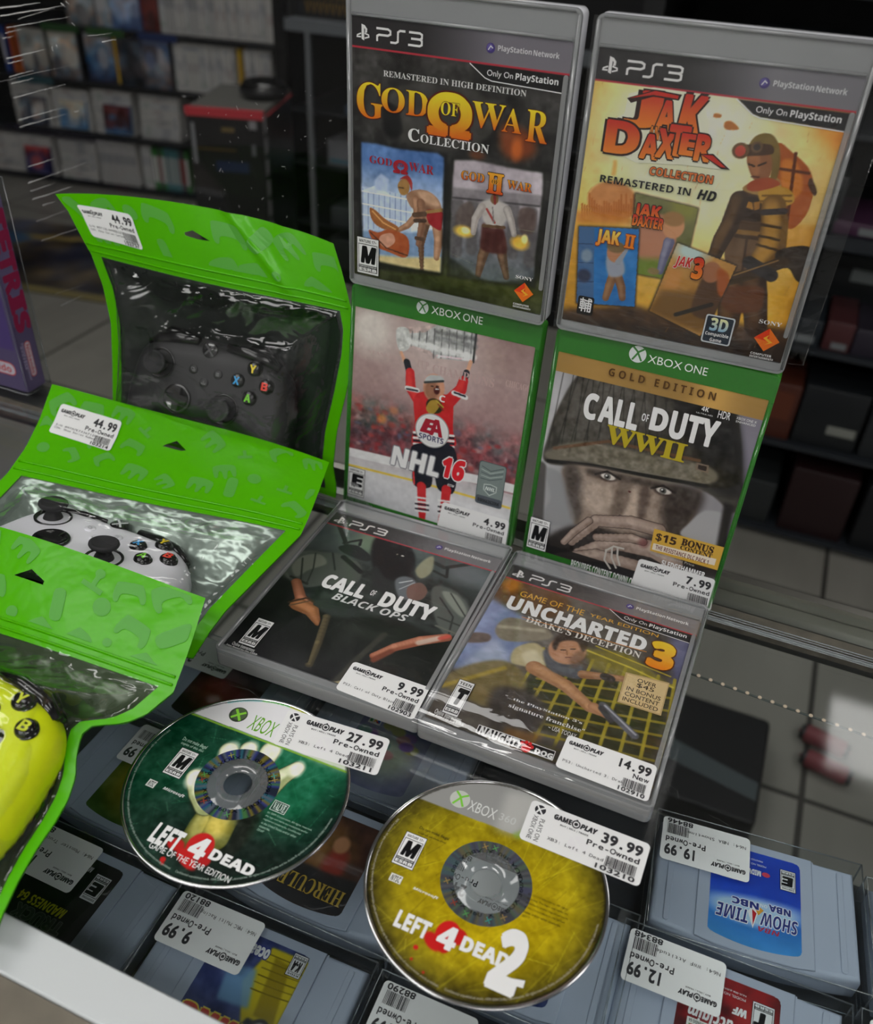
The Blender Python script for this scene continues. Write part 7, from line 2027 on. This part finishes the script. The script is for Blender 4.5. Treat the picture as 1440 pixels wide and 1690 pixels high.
    for r_ in range(max(2, int(H_ / 20))):
        for q in range(nx + 1):
            u = (q + (.5 if r_ % 2 else .15) + rs_.uniform(-.12, .12)) / nx; v = vh + (1 - vh) * ((r_ + .5) / max(2, int(H_ / 20)) + rs_.uniform(-.06, .06))
            a = rs_.uniform(-.9, .9); s = rs_.uniform(.6, .85) * iconsc
            for poly in kinds[(0, 1, 0, 1, 2, 3, 4)[rs_.randint(7)]](s):
                uv = np.array([(u + (x * math.cos(a) - y * math.sin(a)) / W_, v + (x * math.sin(a) + y * math.cos(a)) / H_ * (1 - vh)) for x, y in poly])
                uv[:, 0] = np.clip(uv[:, 0], .012, .988); uv[:, 1] = np.clip(uv[:, 1], vh + .065 + .0005 * np.sin(40 * uv[:, 0]), .988)
                if np.ptp(uv[:, 0]) < .02 or np.ptp(uv[:, 1]) < .025: continue
                if hp_ is not None and edge_dist(hp_, uv.mean(0)[None])[0] < .06: continue
                Q = surf(uv[:, 0], uv[:, 1], 0)
                # fan from the middle so the shape hugs the curled sheet
                c0 = uv.mean(0); Cq = surf(c0[0:1], c0[1:2], 0)[0]
                n = len(Q); v_ = [tuple(x + np.array([0, 0, .35])) for x in Q]
                r2 = delaunay_2d_cdt([Vector(x) for x in uv], [], [list(range(n))], 1, 1e-9)
                V3_ = np.array([tuple(x) for x in r2[0]])
                if len(r2[2]):
                    Q = surf(V3_[:, 0], V3_[:, 1], 0); Q[:, 2] += .35
                    pm.add([tuple(x) for x in Q], [tuple(x) for x in r2[2]], col=col)
    pm.build('header_print', M_PRINT, hd_)
    return t, f, flat, surf


def inv_uv(flat, p, n=40):
    uv = np.array([.5, .85]); p = np.array(p)
    for _ in range(n):
        e = flat(uv[0], uv[1]) - p; d = 1e-4
        J = np.stack([(flat(uv[0] + d, uv[1]) - flat(uv[0], uv[1])) / d, (flat(uv[0], uv[1] + d) - flat(uv[0], uv[1])) / d], -1)
        uv = uv - np.linalg.solve(J, e)
        uv = np.clip(uv, -.3, 1.3)
    return tuple(uv)


def pouch_sticker(t, f, flat, surf, corners, price, cond, lines, code, seed, skirt=True):
    TL, TR, BR, BL = [np.array(inv_uv(flat, f(*q))) for q in corners]
    w, h = 46.0, 24.0
    def warp(x, y):
        a, b = x / w, y / h
        uv = (1 - a) * (1 - b) * BL + a * (1 - b) * BR + a * b * TR + (1 - a) * b * TL
        return surf(np.array([uv[0]]), np.array([uv[1]]), 0)[0] + np.array([0, 0, 1.0])
    o = sticker_mesh(t, w, h, warp, price, cond, lines, code, 0, False, seed)
    return o


ln = .10
OB1 = [(0, 182, 701), (.10, 185, 690), (.22, 187, 661), (.36, 187, 600), (.50, 185, 531), (.64, 172, 470), (.74, 153, 419), (.84, 128, 378), (.92, 110, 350), (1, 83, 322)]
OR1 = [(0, 553, 822), (.06, 554, 806), (.14, 548, 770), (.22, 553, 715), (.32, 568, 650), (.46, 579, 590), (.60, 581, 550), (.74, 575, 522), (.84, 563, 480), (.92, 552, 448), (1, 536, 408)]
front1 = lambda u, v: 58 - 34 * v + 0 * u
a = pouch('green zip pouch standing at the back, black controller in its window', (-385, 499, 0), (1, 0, 0), (0, math.sin(ln), math.cos(ln)), OB1, OR1, .74, .045, .04, front1, lambda u, v: 14 + 0 * u,
          11.0, 5, hole=[(306, 383), (318, 380), (347, 398), (330, 395), (308, 388)], curl=lambda u, v: -6 * np.clip((v - .72) / .28, 0, 1) ** 2 + 3 * np.sin(5 * u) + 2.6 * np.exp(-((u - .66 - .55 * (1 - v)) / .022) ** 2) * np.clip((v - .74) / .08, 0, 1) + 1.6 * np.exp(-((u - .84 + .3 * (1 - v)) / .03) ** 2) * np.clip((v - .74) / .08, 0, 1), iconsc=1.3, inner=M_POUCHD)
pouch_sticker(*a, [(123, 338), (217, 353), (243, 411), (156, 389)], '44.99', 'Pre-Owned', ['S/N 89712L44980232', 'CON: Xbox Series Carbon'], '102757', 31)
OB2 = [(0, -190, 1010), (.3, -110, 910), (.62, -15, 808), (.70, 12, 780), (.80, 42, 738), (.90, 65, 692), (1, 86, 634)]
OR2 = [(0, 318, 1085), (.12, 345, 1045), (.3, 372, 1012), (.45, 410, 975), (.6, 455, 930), (.70, 497, 887), (.80, 511, 855), (.90, 527, 812), (1, 543, 765)]
V2_ = np.array([-.02, .985, .13]); X2_ = np.array([1, .03, -.05])
V2_ = V2_ - X2_ * (V2_ @ X2_) / (X2_ @ X2_)
front2 = lambda u, v: 21 - 4 * v - 6 * np.clip((.3 - v) / .2, 0, 1) + 0 * u
a = pouch('green zip pouch in the middle, white controller in its window', (-355, 390, 50), X2_, V2_, OB2, OR2, .70, .05, .04, front2, lambda u, v: 22 + 0 * u,
          3.0, 8, hole=[(268, 736), (274, 733), (292, 728), (307, 744), (300, 745)], iconsc=1.0)
pouch_sticker(*a, [(102, 667), (202, 696), (181, 746), (80, 714)], '44.99', 'Pre-Owned', ['S/N 89707E73367120', 'CON: Xbox Series Robot'], '103214', 32)
OB3 = [(0, -330, 1440), (.2, -290, 1290), (.4, -250, 1120), (.66, -215, 976), (.84, -192, 900), (1, -170, 828)]
OR3 = [(0, -8, 1560), (.06, 8, 1512), (.14, 34, 1455), (.20, 62, 1405), (.27, 92, 1360), (.33, 113, 1322), (.38, 125, 1284), (.43, 126, 1248), (.47, 134, 1212), (.51, 152, 1197), (.55, 204, 1193), (.59, 240, 1178), (.66, 285, 1140), (.8, 308, 1075), (.9, 324, 1025), (1, 337, 983)]
V3_ = np.array([0, .96, .28]); X3_ = np.array([1.0, .0, .0])
front3 = lambda u, v: 40 - 14 * v + 0 * u
a = pouch('green zip pouch in front, yellow controller in its window', (-300, 250, 53), X3_, V3_, OB3, OR3, .66, .045, .04, front3, lambda u, v: 12 - 4 * v + 0 * u,
          3.0, 12, inner=M_POUCHL, hole=[(26, 952), (55, 943), (75, 962), (73, 968), (28, 953)], iconsc=1.2)

# ------------------------------------------------------------------ boxed game in its clear protector, and the clear screen
o = np.array([-595.0, 514.0, 0.0])
t = thing('boxed_game', 'purple boxed puzzle game with red side lettering at the left edge', 'boxed game', (o[0], o[1], 1.2), (1, 0, 0), (0, 1, 0))
PU = ink(92, 80, 114)
mb = MB().prism(rrect(-127, 0, 0, 22, 1, 2), 0, 178, 0, col=PU)
mb.build('carton', M_PRINT, t)
p = Print(0, .05)
p.rect(2.0, 4, 20, 172, ink(96, 84, 118))
rdm = ink(150, 34, 74)
p.rect(1.2, 62, 20.8, 176, ink(108, 96, 130))
for k, ch in enumerate('TETRIS'):
    y = 150 - k * 17.5
    p.text(ch, 4, y - 6, 19.5, y + 8.5, rdm, style='bold', off=.05, rot=-90)
p.poly(rrect(7.5, 12, 14, 46, 3), ink(206, 60, 60)); p.poly(rrect(8.1, 12.8, 13.4, 45.2, 2.6), ink(206, 196, 206)); p.text('Nintendo', 9, 15, 12.6, 43, ink(196, 40, 46), style='bold', rot=-90)
p.text('ENTERTAINMENT', 5, 10, 6.6, 46, ink(190, 176, 210), style='bold', rot=-90); p.text('SYSTEM', 2.8, 22, 4.4, 44, ink(190, 176, 210), style='bold', rot=-90)
p.v = [(.3 + z, x, y) for x, y, z in p.v]
p.build('side_print', M_PRINT, t)
p = Print(0, .05)
p.rect(-122, 40, -4, 174, ink(84, 66, 122)); p.poly(rrect(-62, 14, -8, 27, 6), ink(206, 60, 60)); p.poly(rrect(-61, 15, -9, 26, 5), ink(206, 196, 206)); p.text('Nintendo', -57, 17, -13, 24, ink(196, 40, 46), style='bold')
p.rect(-60, 40, -22, 68, ink(24, 22, 22)); p.rect(-58, 42, -24, 66, ink(150, 128, 50)); p.rect(-56, 44, -26, 64, ink(30, 26, 24))
p.v = [(x, -.3 - z, y) for x, y, z in p.v]
p.build('front_print', M_PRINT, t)
t2 = thing('clear_box', 'clear protector around the purple boxed game', 'clear box', (o[0], o[1], 0.2))
MB().box(-131, 2.5, -3, 25, 0, 184).build('walls', M_CLEARBOX, t2)
e = MB()
for x in (-131, 2.5):
    for y in (-3, 25): e.tube([(x, y, 0), (x, y, 184)], .4, 6)
for z in (0.4, 184): e.tube([(-131, -3, z), (2.5, -3, z), (2.5, 25, z), (-131, 25, z)], .4, 6)
e.build('folded_edges', M_BOXEDGE, t2)

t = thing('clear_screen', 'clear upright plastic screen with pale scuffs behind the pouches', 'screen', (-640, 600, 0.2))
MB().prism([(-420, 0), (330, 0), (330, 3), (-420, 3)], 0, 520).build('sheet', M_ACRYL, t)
sc = MB(); rs = random.Random(6)
def scr(x, y):
    q = at_plane(x, y, (0, 599.4, 0), np.array([0, 1.0, 0])); return np.array([q[0] + 640, -.35, q[2]])
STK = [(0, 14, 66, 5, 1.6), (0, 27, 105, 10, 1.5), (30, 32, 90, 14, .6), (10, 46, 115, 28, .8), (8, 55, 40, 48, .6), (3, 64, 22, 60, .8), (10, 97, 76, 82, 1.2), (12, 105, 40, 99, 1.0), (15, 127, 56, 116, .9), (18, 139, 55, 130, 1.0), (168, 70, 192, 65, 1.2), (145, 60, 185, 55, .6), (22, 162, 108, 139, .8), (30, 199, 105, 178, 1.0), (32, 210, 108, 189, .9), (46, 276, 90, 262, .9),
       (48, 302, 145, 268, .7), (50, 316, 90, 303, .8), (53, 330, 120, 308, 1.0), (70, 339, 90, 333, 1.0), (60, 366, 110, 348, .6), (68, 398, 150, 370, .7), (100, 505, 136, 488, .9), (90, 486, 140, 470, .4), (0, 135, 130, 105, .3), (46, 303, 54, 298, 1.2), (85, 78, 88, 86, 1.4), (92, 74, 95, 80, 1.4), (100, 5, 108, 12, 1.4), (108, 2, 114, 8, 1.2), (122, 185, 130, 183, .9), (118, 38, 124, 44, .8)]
for x0, y0, x1, y1, w in STK:  # long streaks: ceiling-light glare drawn as white marks on the sheet
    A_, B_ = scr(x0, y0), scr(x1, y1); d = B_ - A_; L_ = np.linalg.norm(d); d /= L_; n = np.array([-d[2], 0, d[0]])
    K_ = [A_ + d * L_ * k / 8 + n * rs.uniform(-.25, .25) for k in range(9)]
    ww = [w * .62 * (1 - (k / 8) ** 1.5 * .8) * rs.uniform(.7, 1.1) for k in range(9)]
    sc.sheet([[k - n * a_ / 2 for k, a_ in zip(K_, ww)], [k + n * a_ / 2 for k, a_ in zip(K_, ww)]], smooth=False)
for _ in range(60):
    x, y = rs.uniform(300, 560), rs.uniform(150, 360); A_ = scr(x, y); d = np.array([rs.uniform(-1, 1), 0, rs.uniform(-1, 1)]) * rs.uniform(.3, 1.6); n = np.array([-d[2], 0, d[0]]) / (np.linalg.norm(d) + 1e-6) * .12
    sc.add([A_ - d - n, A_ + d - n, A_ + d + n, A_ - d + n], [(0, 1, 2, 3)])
so = sc.build('glare_and_scuffs', pbr('glare_scuff_white', (0.8, 0.8, 0.8), .5, srgb=False), t)
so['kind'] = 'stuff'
